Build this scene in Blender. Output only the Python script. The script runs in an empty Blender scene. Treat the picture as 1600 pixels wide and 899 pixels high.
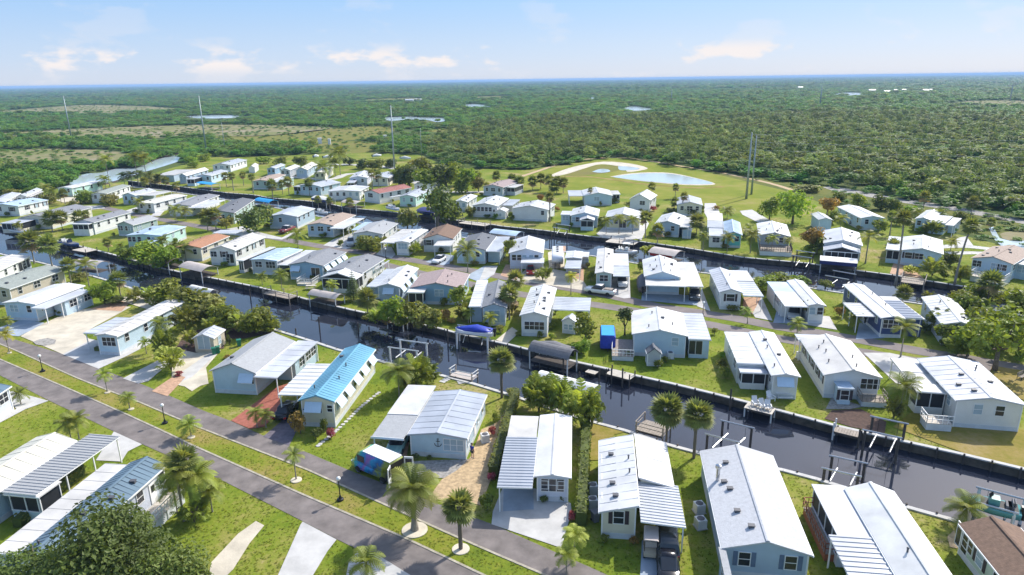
import bpy, math, random, os
from mathutils import Vector, Matrix
from mathutils.geometry import delaunay_2d_cdt
R = math.radians
scene = bpy.context.scene
C = scene.collection

# ---------------------------------------------------------------- camera
CAM_H, F_PX, PCX, PCY = 38.0, 1067.0, 800.0, 449.5
PITCH, ROLL = math.atan(325 / 1067.0), R(0.79)
cf = Vector((0, math.cos(PITCH), -math.sin(PITCH)))
_r = Vector((1, 0, 0)); _u = Vector((0, math.sin(PITCH), math.cos(PITCH)))
cr = _r * math.cos(ROLL) - _u * math.sin(ROLL)
cu = _u * math.cos(ROLL) + _r * math.sin(ROLL)
cam = bpy.data.cameras.new('camera'); camo = bpy.data.objects.new('camera', cam); C.objects.link(camo)
camo.matrix_world = Matrix(((cr.x, cu.x, -cf.x, 0), (cr.y, cu.y, -cf.y, 0), (cr.z, cu.z, -cf.z, CAM_H), (0, 0, 0, 1)))
cam.sensor_width = 36; cam.lens = 36 * F_PX / 1600.0
cam.clip_start = 0.5; cam.clip_end = 60000
scene.camera = camo

def P(x, y, z=0.0):
    "ground point (height z) seen at photograph pixel x, y"
    d = cf + cr * ((x - PCX) / F_PX) - cu * ((y - PCY) / F_PX)
    t = (z - CAM_H) / d.z
    return Vector((d.x * t, d.y * t, z))
def proj(p):
    q = Vector(p) - Vector((0, 0, CAM_H)); w = q.dot(cf)
    return PCX + F_PX * q.dot(cr) / w, PCY - F_PX * q.dot(cu) / w
def height_at(base, ypx):
    lo, hi = -2.0, 60.0
    for _ in range(40):
        m = (lo + hi) / 2
        if proj((base.x, base.y, m))[1] > ypx: lo = m
        else: hi = m
    return lo
def px_m(base):
    return (Vector(base) - Vector((0, 0, CAM_H))).dot(cf) / F_PX

# ---------------------------------------------------------------- sky, sun, exposure
SUN_EL, SUN_ROT = R(41), R(46)
EXPOSURE, SKY_S = 0.80, 0.15
SKY_K = 1.0 / (SKY_S * 2 ** EXPOSURE)      # sky radiance that shows as 1.0
w = bpy.data.worlds.new('World'); scene.world = w; w.use_nodes = True
nt = w.node_tree; nt.nodes.clear()
def N(nt, t, **k):
    n = nt.nodes.new(t)
    for a, b in k.items(): setattr(n, a, b)
    return n
out = N(nt, 'ShaderNodeOutputWorld'); bg = N(nt, 'ShaderNodeBackground')
sky = N(nt, 'ShaderNodeTexSky', sky_type='NISHITA'); sky.sun_disc = False
sky.sun_elevation = SUN_EL; sky.sun_rotation = SUN_ROT; sky.air_density = 1.0; sky.dust_density = 1.3; sky.ozone_density = 1.0
tc = N(nt, 'ShaderNodeTexCoord'); sep = N(nt, 'ShaderNodeSeparateXYZ'); nt.links.new(tc.outputs['Generated'], sep.inputs[0])
def math_node(nt, op, a, b=None, c=None, clamp=False):
    n = N(nt, 'ShaderNodeMath', operation=op); n.use_clamp = clamp
    for i, v in enumerate((a, b, c)):
        if v is None: continue
        if hasattr(v, 'links'): nt.links.new(v, n.inputs[i])
        else: n.inputs[i].default_value = v
    return n.outputs[0]
# cloud puffs near the horizon: noise stretched sideways, kept within a band of elevation
mp = N(nt, 'ShaderNodeMapping'); mp.inputs['Scale'].default_value = (4.6, 4.6, 11.0); mp.inputs['Location'].default_value = (3.3, 1.7, 0.0)
nt.links.new(tc.outputs['Generated'], mp.inputs[0])
no = N(nt, 'ShaderNodeTexNoise'); no.inputs['Scale'].default_value = 2.2; no.inputs['Detail'].default_value = 7; no.inputs['Roughness'].default_value = 0.55
nt.links.new(mp.outputs[0], no.inputs['Vector'])
mr = N(nt, 'ShaderNodeMapRange', interpolation_type='SMOOTHSTEP'); mr.inputs[1].default_value = 0.54; mr.inputs[2].default_value = 0.64
nt.links.new(no.outputs[0], mr.inputs[0])
band = N(nt, 'ShaderNodeValToRGB'); cr_ = band.color_ramp
cr_.elements[0].position = 0.0; cr_.elements[0].color = (.25, .25, .25, 1); cr_.elements[1].position = 1.0; cr_.elements[1].color = (.12, .12, .12, 1)
for p_, v_ in ((0.010, .30), (0.022, 1.0), (0.036, .95), (0.048, .2), (0.13, .14)):
    e = cr_.elements.new(p_); e.color = (v_, v_, v_, 1)
nt.links.new(sep.outputs['Z'], band.inputs[0])
mask = math_node(nt, 'MULTIPLY', mr.outputs[0], band.outputs[0], clamp=True)
# pale blue low over the horizon, whitening towards it
low = N(nt, 'ShaderNodeValToRGB'); lr = low.color_ramp; lr.elements[0].position = 0.0; lr.elements[0].color = (.70, .76, .88, 1); lr.elements[1].position = .115; lr.elements[1].color = (.30, .56, .945, 1)
e = lr.elements.new(.03); e.color = (.57, .71, .925, 1)
nt.links.new(sep.outputs['Z'], low.inputs[0])
lsc = N(nt, 'ShaderNodeVectorMath', operation='SCALE'); nt.links.new(low.outputs[0], lsc.inputs[0]); lsc.inputs['Scale'].default_value = SKY_K
veil = N(nt, 'ShaderNodeMapRange', interpolation_type='SMOOTHSTEP'); veil.inputs[1].default_value = 0.06; veil.inputs[2].default_value = 0.55; veil.inputs[3].default_value = 0.92; veil.inputs[4].default_value = 0.0
nt.links.new(sep.outputs['Z'], veil.inputs[0])
mx0 = N(nt, 'ShaderNodeMix', data_type='RGBA'); nt.links.new(veil.outputs[0], mx0.inputs[0]); nt.links.new(sky.outputs[0], mx0.inputs[6]); nt.links.new(lsc.outputs[0], mx0.inputs[7])
mx = N(nt, 'ShaderNodeMix', data_type='RGBA'); nt.links.new(mask, mx.inputs[0]); nt.links.new(mx0.outputs[2], mx.inputs[6]); mx.inputs[7].default_value = (.96 * SKY_K, .90 * SKY_K, .89 * SKY_K, 1)
nt.links.new(mx.outputs[2], bg.inputs[0]); bg.inputs[1].default_value = SKY_S
nt.links.new(bg.outputs[0], out.inputs[0])
sl = bpy.data.lights.new('sun', 'SUN'); sl.energy = 3.35; sl.angle = R(0.5); sl.color = (1.0, 0.95, 0.87)
so = bpy.data.objects.new('sun', sl); C.objects.link(so)
sund = Vector((math.sin(SUN_ROT) * math.cos(SUN_EL), math.cos(SUN_ROT) * math.cos(SUN_EL), math.sin(SUN_EL)))
so.rotation_euler = sund.to_track_quat('Z', 'Y').to_euler(); so.location = (0, 0, 60)
vs = scene.view_settings; vs.view_transform = 'Standard'; vs.look = 'None'; vs.gamma = 1; vs.exposure = EXPOSURE
scene.cycles.max_bounces = 6; scene.cycles.diffuse_bounces = 2; scene.cycles.glossy_bounces = 2
scene.cycles.transmission_bounces = 3; scene.cycles.transparent_max_bounces = 4; scene.cycles.volume_bounces = 0
scene.cycles.use_denoising = True

# ---------------------------------------------------------------- materials
MATS = {}
def mat(name, col, rough=0.6, var=0.12, scale=1.2, bump=0.0, bscale=None, metal=0.0, spec=0.4, coord='Object', col2=None, transl=0.0, objvar=0.0, wave=None, detail=4):
    if name in MATS: return MATS[name]
    m = bpy.data.materials.new(name); m.use_nodes = True; nt = m.node_tree
    b = nt.nodes['Principled BSDF']; b.inputs['Roughness'].default_value = rough; b.inputs['Metallic'].default_value = metal
    b.inputs['Specular IOR Level'].default_value = spec
    if coord == 'World': src = N(nt, 'ShaderNodeNewGeometry').outputs['Position']
    else: src = N(nt, 'ShaderNodeTexCoord').outputs['Object']
    n = N(nt, 'ShaderNodeTexNoise'); n.inputs['Scale'].default_value = scale; n.inputs['Detail'].default_value = detail; n.inputs['Roughness'].default_value = .6
    nt.links.new(src, n.inputs['Vector'])
    mr = N(nt, 'ShaderNodeMapRange'); mr.inputs[1].default_value = .3; mr.inputs[2].default_value = .7
    nt.links.new(n.outputs[0], mr.inputs[0])
    c2 = col2 if col2 else tuple(c * (1 - var * 1.6) for c in col); c1 = col if col2 else tuple(min(1, c * (1 + var * .6)) for c in col)
    mx = N(nt, 'ShaderNodeMix', data_type='RGBA'); nt.links.new(mr.outputs[0], mx.inputs[0])
    mx.inputs[6].default_value = (*c2, 1); mx.inputs[7].default_value = (*c1, 1)
    o = mx.outputs[2]
    if objvar:
        oi = N(nt, 'ShaderNodeObjectInfo'); hs = N(nt, 'ShaderNodeHueSaturation')
        v = N(nt, 'ShaderNodeMapRange'); v.inputs[3].default_value = 1 - objvar; v.inputs[4].default_value = 1 + objvar
        nt.links.new(oi.outputs['Random'], v.inputs[0]); nt.links.new(v.outputs[0], hs.inputs['Value'])
        h = N(nt, 'ShaderNodeMath', operation='MULTIPLY_ADD'); nt.links.new(oi.outputs['Random'], h.inputs[0]); h.inputs[1].default_value = 37.7; h.inputs[2].default_value = 0
        fr = N(nt, 'ShaderNodeMath', operation='FRACT'); nt.links.new(h.outputs[0], fr.inputs[0])
        hm = N(nt, 'ShaderNodeMapRange'); hm.inputs[3].default_value = .5 - objvar * .09; hm.inputs[4].default_value = .5 + objvar * .07
        nt.links.new(fr.outputs[0], hm.inputs[0]); nt.links.new(hm.outputs[0], hs.inputs['Hue'])
        nt.links.new(o, hs.inputs['Color']); o = hs.outputs[0]
    nt.links.new(o, b.inputs['Base Color'])
    if bump or wave:
        bp = N(nt, 'ShaderNodeBump'); bp.inputs['Strength'].default_value = bump or .4; bp.inputs['Distance'].default_value = .05
        if wave:
            wv = N(nt, 'ShaderNodeTexWave', wave_type='BANDS', bands_direction='Z', wave_profile='SAW'); wv.inputs['Scale'].default_value = wave
            nt.links.new(src, wv.inputs['Vector']); nt.links.new(wv.outputs[0], bp.inputs['Height'])
        else:
            n2 = N(nt, 'ShaderNodeTexNoise'); n2.inputs['Scale'].default_value = bscale or scale * 6; n2.inputs['Detail'].default_value = 3
            nt.links.new(src, n2.inputs['Vector']); nt.links.new(n2.outputs[0], bp.inputs['Height'])
        nt.links.new(bp.outputs[0], b.inputs['Normal'])
    if transl:
        t = N(nt, 'ShaderNodeBsdfTranslucent'); ms = N(nt, 'ShaderNodeMixShader'); ms.inputs[0].default_value = transl
        sc = N(nt, 'ShaderNodeMix', data_type='RGBA', blend_type='MULTIPLY'); sc.inputs[0].default_value = 1; nt.links.new(o, sc.inputs[6]); sc.inputs[7].default_value = (1.5, 1.45, .6, 1)
        nt.links.new(sc.outputs[2], t.inputs[0]); nt.links.new(b.outputs[0], ms.inputs[1]); nt.links.new(t.outputs[0], ms.inputs[2])
        nt.links.new(ms.outputs[0], nt.nodes['Material Output'].inputs[0])
    MATS[name] = m
    return m
M = MATS
W_ = dict(wave=6.0, bump=.35)
WALLS = {'white': (.78, .78, .77), 'paleblue': (.54, .68, .78), 'blue': (.30, .47, .62), 'cream': (.74, .70, .56), 'grey': (.50, .53, .56), 'mint': (.52, .74, .68),
         'lavender': (.68, .72, .82), 'navy': (.06, .09, .22), 'green': (.55, .66, .55), 'tan': (.60, .53, .42), 'teal': (.16, .55, .58), 'sage': (.42, .53, .50), 'yellow': (.76, .69, .45), 'brick': (.48, .22, .12), 'bluegrey': (.43, .54, .66)}
for k, c in WALLS.items(): mat('wall_' + k, c, .55, .05, .8, **W_)
ROOFS = {'bone': ((.61, .59, .555), .5), 'cloud': ((.54, .56, .60), .48), 'white': ((.66, .66, .66), .45), 'offwhite': ((.70, .70, .68), .4), 'lightgrey': ((.52, .54, .57), .4), 'silver': ((.42, .45, .50), .35), 'blue': ((.15, .38, .52), .4), 'paleblue': ((.50, .62, .74), .38),
         'steelblue': ((.13, .20, .26), .5), 'cream': ((.70, .67, .56), .45), 'red': ((.36, .14, .11), .6)}
for k, (c, r) in ROOFS.items(): mat('metal_' + k, c, r, .17, .28, bump=.06, bscale=3, detail=8)
SH = {'pale': (.50, .51, .53), 'grey': (.25, .26, .28), 'darkgrey': (.15, .16, .18), 'lightgrey': (.36, .37, .38), 'brown': (.20, .125, .085), 'tan': (.40, .31, .25), 'orange': (.42, .21, .12), 'greygreen': (.30, .33, .30), 'mauve': (.36, .28, .27)}
for k, c in SH.items(): mat('shingle_' + k, c, .85, .10 if k in ('pale', 'lightgrey') else .2, 3.2, bump=.5, bscale=9, detail=9)
mat('trim', (.82, .82, .81), .45, .03); mat('skirting', (.60, .63, .66), .6, .08, 1.5, bump=.2); mat('glass', (.025, .03, .038), .12, .1, .5, spec=.6)
mat('screen', (.022, .024, .03), .55, .2, 2); mat('glass_pale', (.35, .45, .52), .2, .1, .6); mat('shutter_dark', (.05, .035, .04), .6); mat('shutter_blue', (.12, .17, .26), .6); mat('shutter_tan', (.42, .36, .30), .6)
mat('awning', (.55, .68, .80), .5, .05); mat('vent', (.10, .10, .11), .5); mat('wood', (.34, .29, .24), .8, .2, 3, bump=.3); mat('wood_red', (.32, .11, .05), .7, .2, 3); mat('wood_dark', (.09, .075, .065), .85, .25, 3, bump=.4)
mat('wood_pale', (.55, .50, .43), .8, .15, 3, bump=.2); mat('concrete', (.52, .51, .49), .85, .14, .5, bump=.15, bscale=8, coord='World'); mat('concrete_blue', (.34, .40, .47), .85, .14, .5, bump=.15, coord='World')
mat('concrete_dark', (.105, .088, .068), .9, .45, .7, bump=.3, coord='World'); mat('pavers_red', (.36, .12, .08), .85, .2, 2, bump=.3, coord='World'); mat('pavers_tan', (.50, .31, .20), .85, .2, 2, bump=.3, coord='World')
mat('pavers_purple', (.16, .14, .17), .85, .2, 2, bump=.3, coord='World'); mat('gravel_tan', (.52, .38, .22), .95, .25, 2.5, bump=.5, bscale=20, coord='World'); mat('gravel_grey', (.36, .34, .31), .95, .3, 3, bump=.5, bscale=20, coord='World')
mat('sand', (.60, .54, .43), .95, .18, .4, bump=.3, bscale=6, coord='World'); mat('asphalt', (.205, .178, .166), .9, .26, .55, bump=.2, bscale=25, coord='World', detail=11); mat('asphalt_far', (.21, .18, .172), .9, .16, .35, coord='World')
mat('kerb', (.42, .38, .30), .9, .25, 1.5, coord='World'); mat('mulch', (.10, .06, .045), .95, .3, 3, bump=.4, coord='World')
mat('aluminium', (.62, .63, .64), .35, .05, metal=.6); mat('steel_pole', (.33, .38, .38), .5, .1, 2, metal=.3); mat('black_metal', (.012, .012, .014), .4); mat('globe', (.85, .85, .82), .25)
mat('trunk', (.19, .155, .12), .9, .3, 6, bump=.5); mat('trunk_pale', (.33, .29, .24), .9, .25, 5, bump=.4); mat('rubber', (.015, .015, .016), .7); mat('chrome', (.55, .56, .58), .2, .02, metal=.9)
mat('tarp_blue', (.02, .05, .42), .5, .2, 2); mat('tarp_azure', (.02, .33, .70), .5, .1, 2); mat('canvas_grey', (.16, .16, .17), .8, .15, 2); mat('canvas_navy', (.035, .045, .16), .7, .1, 2); mat('canvas_white', (.74, .74, .72), .7, .06, 1); mat('canvas_brown', (.17, .13, .11), .8, .15, 2); mat('canvas_tan', (.5, .44, .4), .7, .1, 1)
mat('hull_white', (.75, .76, .78), .25, .04); mat('hull_teal', (.10, .30, .30), .3, .05); mat('hull_navy', (.03, .05, .14), .25, .05); mat('bin_green', (.02, .18, .12), .5); mat('plastic_white', (.75, .75, .74), .4)
FK = 2.0
FOL = {'leaf_bigoak': ((.075, .105, .024), .3), 'leaf_oak': ((.070, .088, .022), .30), 'leaf_mid': ((.112, .132, .022), .34), 'leaf_bright': ((.145, .20, .025), .36), 'leaf_olive': ((.145, .142, .036), .30), 'leaf_brown': ((.20, .13, .035), .3), 'leaf_red': ((.22, .05, .06), .25),
       'leaf_palm': ((.125, .142, .028), .34), 'leaf_palm_light': ((.165, .20, .035), .36), 'leaf_sabal': ((.135, .150, .045), .3), 'leaf_yellow': ((.30, .28, .03), .35), 'leaf_dead': ((.22, .155, .085), .2), 'leaf_mangrove': ((.095, .165, .016), .36), 'leaf_pine': ((.105, .135, .036), .3), 'leaf_grove': ((.125, .165, .026), .34)}
for k, c, c2 in (('mangrove', (.175, .33, .05), (.09, .175, .042)), ('grove', (.245, .315, .085), (.13, .19, .06)), ('pine', (.21, .26, .10), (.12, .165, .07))): mat('leaf_' + k, c, .55, coord='World', scale=.035, detail=9, col2=c2, transl=.36, objvar=.28, spec=.2)
for k, (c, t) in FOL.items(): mat(k, tuple(min(.5, q * FK) for q in c), .55, .35, .9, transl=t, objvar=.22, spec=.25)

def ground_mat(name, cols, scale, bump=.3, bscale=4.0, fine=1.4):
    "cols: colour stops of a large noise; a finer noise breaks it up"
    m = bpy.data.materials.new(name); m.use_nodes = True; nt = m.node_tree; b = nt.nodes['Principled BSDF']
    b.inputs['Roughness'].default_value = .95; b.inputs['Specular IOR Level'].default_value = .1
    g = N(nt, 'ShaderNodeNewGeometry').outputs['Position']
    a = N(nt, 'ShaderNodeTexNoise'); a.inputs['Scale'].default_value = scale; a.inputs['Detail'].default_value = 6; a.inputs['Roughness'].default_value = .62; nt.links.new(g, a.inputs[0])
    f = N(nt, 'ShaderNodeTexNoise'); f.inputs['Scale'].default_value = fine; f.inputs['Detail'].default_value = 6; f.inputs['Roughness'].default_value = .7; nt.links.new(g, f.inputs[0])
    s = math_node(nt, 'MULTIPLY_ADD', f.outputs[0], .38, math_node(nt, 'MULTIPLY', a.outputs[0], .80))
    mr = N(nt, 'ShaderNodeMapRange'); mr.inputs[1].default_value = .40; mr.inputs[2].default_value = .76; nt.links.new(s, mr.inputs[0])
    rp = N(nt, 'ShaderNodeValToRGB'); e = rp.color_ramp.elements
    n = len(cols)
    e[0].color = (*cols[0], 1); e[1].color = (*cols[-1], 1)
    for i in range(1, n - 1):
        k = e.new(i / (n - 1)); k.color = (*cols[i], 1)
    nt.links.new(mr.outputs[0], rp.inputs[0]); nt.links.new(rp.outputs[0], b.inputs['Base Color'])
    bp = N(nt, 'ShaderNodeBump'); bp.inputs['Strength'].default_value = bump; bp.inputs['Distance'].default_value = .15
    n2 = N(nt, 'ShaderNodeTexNoise'); n2.inputs['Scale'].default_value = bscale; n2.inputs['Detail'].default_value = 4; nt.links.new(g, n2.inputs[0])
    nt.links.new(n2.outputs[0], bp.inputs['Height']); nt.links.new(bp.outputs[0], b.inputs['Normal'])
    MATS[name] = m; return m
ground_mat('lawn', [(.072, .115, .014), (.125, .180, .016), (.175, .215, .024), (.25, .24, .06), (.38, .30, .16)], .085)
ground_mat('median', [(.085, .125, .014), (.14, .185, .018), (.19, .215, .025), (.24, .21, .05), (.30, .23, .09)], .12)
ground_mat('dry_lawn', [(.13, .13, .02), (.20, .18, .03), (.27, .21, .06), (.33, .25, .11)], .15)
ground_mat('meadow', [(.12, .16, .014), (.175, .21, .018), (.23, .235, .035), (.29, .25, .09)], .05, fine=.3)
ground_mat('scrub', [(.055, .075, .018), (.085, .11, .022), (.14, .15, .03), (.19, .16, .06)], .04, fine=.4)
ground_mat('marsh_brown', [(.12, .155, .04), (.18, .19, .065), (.245, .215, .115), (.30, .26, .19)], .03, fine=.15)
ground_mat('marsh_gold', [(.09, .12, .02), (.15, .16, .03), (.19, .18, .04), (.17, .15, .05)], .02, fine=.12)
ground_mat('forest_floor', [(.05, .08, .018), (.075, .11, .025), (.10, .12, .035)], .01, fine=.05)
ground_mat('bank_mud', [(.05, .04, .03), (.09, .075, .055), (.14, .12, .09)], .8)
def water_mat(name, col, rough=.03, bump=.05, scale=.9):
    m = bpy.data.materials.new(name); m.use_nodes = True; nt = m.node_tree; b = nt.nodes['Principled BSDF']
    b.inputs['Base Color'].default_value = (*col, 1); b.inputs['Roughness'].default_value = rough; b.inputs['IOR'].default_value = 1.33; b.inputs['Specular IOR Level'].default_value = .9
    g = N(nt, 'ShaderNodeNewGeometry').outputs['Position']
    bp = N(nt, 'ShaderNodeBump'); bp.inputs['Strength'].default_value = bump; bp.inputs['Distance'].default_value = .1
    n2 = N(nt, 'ShaderNodeTexNoise'); n2.inputs['Scale'].default_value = scale; n2.inputs['Detail'].default_value = 3; nt.links.new(g, n2.inputs[0])
    nt.links.new(n2.outputs[0], bp.inputs['Height']); nt.links.new(bp.outputs[0], b.inputs['Normal'])
    MATS[name] = m
water_mat('canal_water', (.020, .024, .038), .02, .016); water_mat('pond_water', (.48, .56, .60), .12)

# ---------------------------------------------------------------- mesh helper
class MB:
    def __init__(s): s.v = []; s.f = []; s.m = []
    def add(s, vs, fs, mi=0):
        o = len(s.v); s.v += [tuple(v) for v in vs]; s.f += [tuple(i + o for i in f) for f in fs]; s.m += [mi] * len(fs); return s
    def box(s, x0, x1, y0, y1, z0, z1, mi=0):
        return s.add([(x0, y0, z0), (x1, y0, z0), (x1, y1, z0), (x0, y1, z0), (x0, y0, z1), (x1, y0, z1), (x1, y1, z1), (x0, y1, z1)],
                     [(3, 2, 1, 0), (4, 5, 6, 7), (0, 1, 5, 4), (1, 2, 6, 5), (2, 3, 7, 6), (3, 0, 4, 7)], mi)
    def prism_y(s, prof, y0, y1, mi=0):
        "closed profile of (x, z), counter-clockwise seen from -y, pushed along y"
        n = len(prof)
        vs = [(x, y0, z) for x, z in prof] + [(x, y1, z) for x, z in prof]
        fs = [tuple(range(n)), tuple(range(2 * n - 1, n - 1, -1))] + [(i, i + n, (i + 1) % n + n, (i + 1) % n) for i in range(n)]
        return s.add(vs, fs, mi)
    def prism_x(s, prof, x0, x1, mi=0):
        n = len(prof)
        vs = [(x0, y, z) for y, z in prof] + [(x1, y, z) for y, z in prof]
        fs = [tuple(range(n - 1, -1, -1)), tuple(range(n, 2 * n))] + [(i, (i + 1) % n, (i + 1) % n + n, i + n) for i in range(n)]
        return s.add(vs, fs, mi)
    def tube(s, a, b, r0, r1=None, n=8, mi=0, cap=True):
        a, b = Vector(a), Vector(b); r1 = r0 if r1 is None else r1
        d = (b - a).normalized(); u = d.orthogonal().normalized(); v = d.cross(u)
        vs = [a + (u * math.cos(t) + v * math.sin(t)) * r0 for t in [2 * math.pi * i / n for i in range(n)]] + [b + (u * math.cos(t) + v * math.sin(t)) * r1 for t in [2 * math.pi * i / n for i in range(n)]]
        fs = [(i, (i + 1) % n, (i + 1) % n + n, i + n) for i in range(n)]
        if cap: fs += [tuple(range(n - 1, -1, -1)), tuple(range(n, 2 * n))]
        return s.add(vs, fs, mi)
    def path(s, pts, rs, n=7, mi=0):
        pts = [Vector(p) for p in pts]; o = len(s.v); u = None
        for i, p in enumerate(pts):
            d = (pts[min(i + 1, len(pts) - 1)] - pts[max(i - 1, 0)]).normalized()
            u = d.orthogonal().normalized() if u is None else (u - d * u.dot(d)).normalized()
            v = d.cross(u); r = rs[i] if hasattr(rs, '__len__') else rs
            s.v += [tuple(p + (u * math.cos(2 * math.pi * k / n) + v * math.sin(2 * math.pi * k / n)) * r) for k in range(n)]
        for i in range(len(pts) - 1):
            for k in range(n):
                s.f.append((o + i * n + k, o + i * n + (k + 1) % n, o + (i + 1) * n + (k + 1) % n, o + (i + 1) * n + k)); s.m.append(mi)
        s.f.append(tuple(o + k for k in range(n - 1, -1, -1))); s.f.append(tuple(o + (len(pts) - 1) * n + k for k in range(n))); s.m += [mi, mi]
        return s
    def lathe(s, prof, n=16, cx=0, cy=0, mi=0):
        o = len(s.v)
        for r, z in prof: s.v += [(cx + r * math.cos(2 * math.pi * k / n), cy + r * math.sin(2 * math.pi * k / n), z) for k in range(n)]
        for i in range(len(prof) - 1):
            for k in range(n): s.f.append((o + i * n + k, o + i * n + (k + 1) % n, o + (i + 1) * n + (k + 1) % n, o + (i + 1) * n + k)); s.m.append(mi)
        s.f.append(tuple(o + k for k in range(n - 1, -1, -1))); s.f.append(tuple(o + (len(prof) - 1) * n + k for k in range(n))); s.m += [mi, mi]
        return s
    def loft(s, secs, mi=0, cap=True):
        "secs: list of closed rings with equal vertex count"
        o = len(s.v); n = len(secs[0])
        for r in secs: s.v += [tuple(p) for p in r]
        for i in range(len(secs) - 1):
            for k in range(n): s.f.append((o + i * n + k, o + i * n + (k + 1) % n, o + (i + 1) * n + (k + 1) % n, o + (i + 1) * n + k)); s.m.append(mi)
        if cap: s.f.append(tuple(o + k for k in range(n - 1, -1, -1))); s.f.append(tuple(o + (len(secs) - 1) * n + k for k in range(n))); s.m += [mi, mi]
        return s
    def mesh(s, name, mats, smooth=False):
        me = bpy.data.meshes.new(name); me.from_pydata(s.v, [], s.f)
        for m in (mats if isinstance(mats, (list, tuple)) else [mats]): me.materials.append(MATS[m] if isinstance(m, str) else m)
        if any(s.m): me.polygons.foreach_set('material_index', s.m)
        if smooth: me.polygons.foreach_set('use_smooth', [True] * len(s.f))
        me.update(); return me
    def build(s, name, mats, parent=None, smooth=False, loc=None, rz=0):
        return obj(name, s.mesh(name, mats, smooth), parent, loc, rz)
def obj(name, me, parent=None, loc=None, rz=0, sc=None):
    o = bpy.data.objects.new(name, me); C.objects.link(o)
    if parent is not None: o.parent = parent
    if loc is not None: o.location = loc
    if rz: o.rotation_euler = (0, 0, rz)
    if sc is not None: o.scale = sc
    return o
LABELS = {}
def tag(o, label=None, cat=None, group=None, kind=None):
    if label:
        o['label'] = label
    if cat: o['category'] = cat
    if group: o['group'] = group
    if kind: o['kind'] = kind
    return o
def thing(name, label, cat, loc=(0, 0, 0), rz=0, group=None):
    o = bpy.data.objects.new(name, None); C.objects.link(o); o.location = loc; o.rotation_euler = (0, 0, rz); o.empty_display_size = .3
    return tag(o, label, cat, group)
MESHC = {}
def cached(key, fn):
    if key not in MESHC: MESHC[key] = fn()
    return MESHC[key]
def catmull(pts, k=5):
    res = []; n = len(pts)
    for i in range(n - 1):
        p0, p1, p2, p3 = pts[max(i - 1, 0)], pts[i], pts[i + 1], pts[min(i + 2, n - 1)]
        for j in range(k):
            t = j / k
            res.append(tuple(.5 * ((2 * p1[a]) + (p2[a] - p0[a]) * t + (2 * p0[a] - 5 * p1[a] + 4 * p2[a] - p3[a]) * t * t + (3 * p1[a] - p0[a] - 3 * p2[a] + p3[a]) * t ** 3) for a in range(2)))
    res.append(tuple(pts[-1])); return res
def inpoly(x, y, poly):
    c = False; j = len(poly) - 1
    for i in range(len(poly)):
        xi, yi = poly[i][0], poly[i][1]; xj, yj = poly[j][0], poly[j][1]
        if (yi > y) != (yj > y) and x < (xj - xi) * (y - yi) / (yj - yi) + xi: c = not c
        j = i
    return c
def PW(pts, z=0.0): return [(P(x, y, z).x, P(x, y, z).y) for x, y in pts]

# ---------------------------------------------------------------- ground, water, roads
CN = [(-80, 340), (0, 354), (40, 364), (95, 379), (135, 388), (170, 397), (200, 405), (240, 417), (290, 428), (324, 434), (404, 450), (454, 462), (480, 469), (547, 485), (600, 496), (640, 504), (685, 514), (707, 520), (760, 532), (800, 541), (850, 554), (900, 567), (945, 577), (991, 588), (1050, 601), (1120, 618), (1213, 642), (1309, 668), (1411, 691), (1500, 711), (1600, 735), (1760, 776), (2150, 876)]
CS = [(-80, 378), (0, 397), (60, 410), (104, 421), (160, 436), (222, 456), (330, 486), (431, 516), (470, 528), (502, 538), (529, 547), (560, 555), (600, 566), (640, 575), (675, 583), (740, 600), (796, 617), (860, 638), (928, 660), (977, 673), (1043, 695), (1103, 711), (1160, 722), (1224, 735), (1277, 749), (1350, 772), (1422, 794), (1490, 813), (1600, 848), (1760, 900), (2150, 1030)]
DN = [(200, 283), (242, 288), (280, 292), (317, 297), (355, 302), (395, 305), (422, 310), (472, 314), (510, 318), (540, 325), (581, 329), (605, 331), (627, 334), (714, 345), (765, 351), (782, 354), (851, 361), (920, 370), (985, 376), (1020, 381), (1071, 388), (1160, 403), (1260, 412), (1335, 423), (1397, 431), (1444, 439), (1600, 463), (1760, 487), (2100, 540)]
DS = [(200, 292), (250, 297), (290, 303), (350, 312), (420, 323), (500, 339), (560, 349), (640, 361), (720, 371), (780, 381), (860, 391), (930, 401), (1000, 413), (1100, 427), (1200, 439), (1300, 456), (1400, 470), (1500, 484), (1600, 498), (1760, 520), (2100, 575)]
canal_main = PW(CN) + PW(CS[::-1]); canal_far = PW(DN) + PW(DS[::-1])
LAWN = PW([(-700, 420), (-60, 318), (110, 293), (200, 284), (260, 265), (330, 246), (420, 245), (560, 238), (660, 243), (700, 262), (820, 266), (900, 254), (960, 246), (1020, 254), (1130, 272), (1250, 296), (1420, 347), (1600, 392), (2000, 480)]) + [(420, -60), (-420, -60)]
def cdt_ground():
    outer = [(-24000, -250), (24000, -250), (24000, 24000), (-24000, 24000)]
    polys = [outer, LAWN, canal_main, canal_far]
    vs, fs = [], []
    for p in polys:
        fs.append([len(vs) + i for i in range(len(p))]); vs += [Vector(q) for q in p]
    v, e, f, *_ = delaunay_2d_cdt(vs, [], fs, 1, 1e-4)
    mb = MB(); mb.v = [(p.x, p.y, 0) for p in v]
    for t in f:
        cx = sum(v[i].x for i in t) / len(t); cy = sum(v[i].y for i in t) / len(t)
        if inpoly(cx, cy, canal_main) or inpoly(cx, cy, canal_far): continue
        mb.f.append(tuple(t)); mb.m.append(0 if inpoly(cx, cy, LAWN) else 1)
    me = mb.mesh('ground', ['lawn', 'forest_floor'])
    for p in me.polygons:
        if p.normal.z < 0: p.flip()
    return me
def setting(o, kind='structure'):
    o['kind'] = kind; return o
setting(obj('ground', cdt_ground()))
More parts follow.
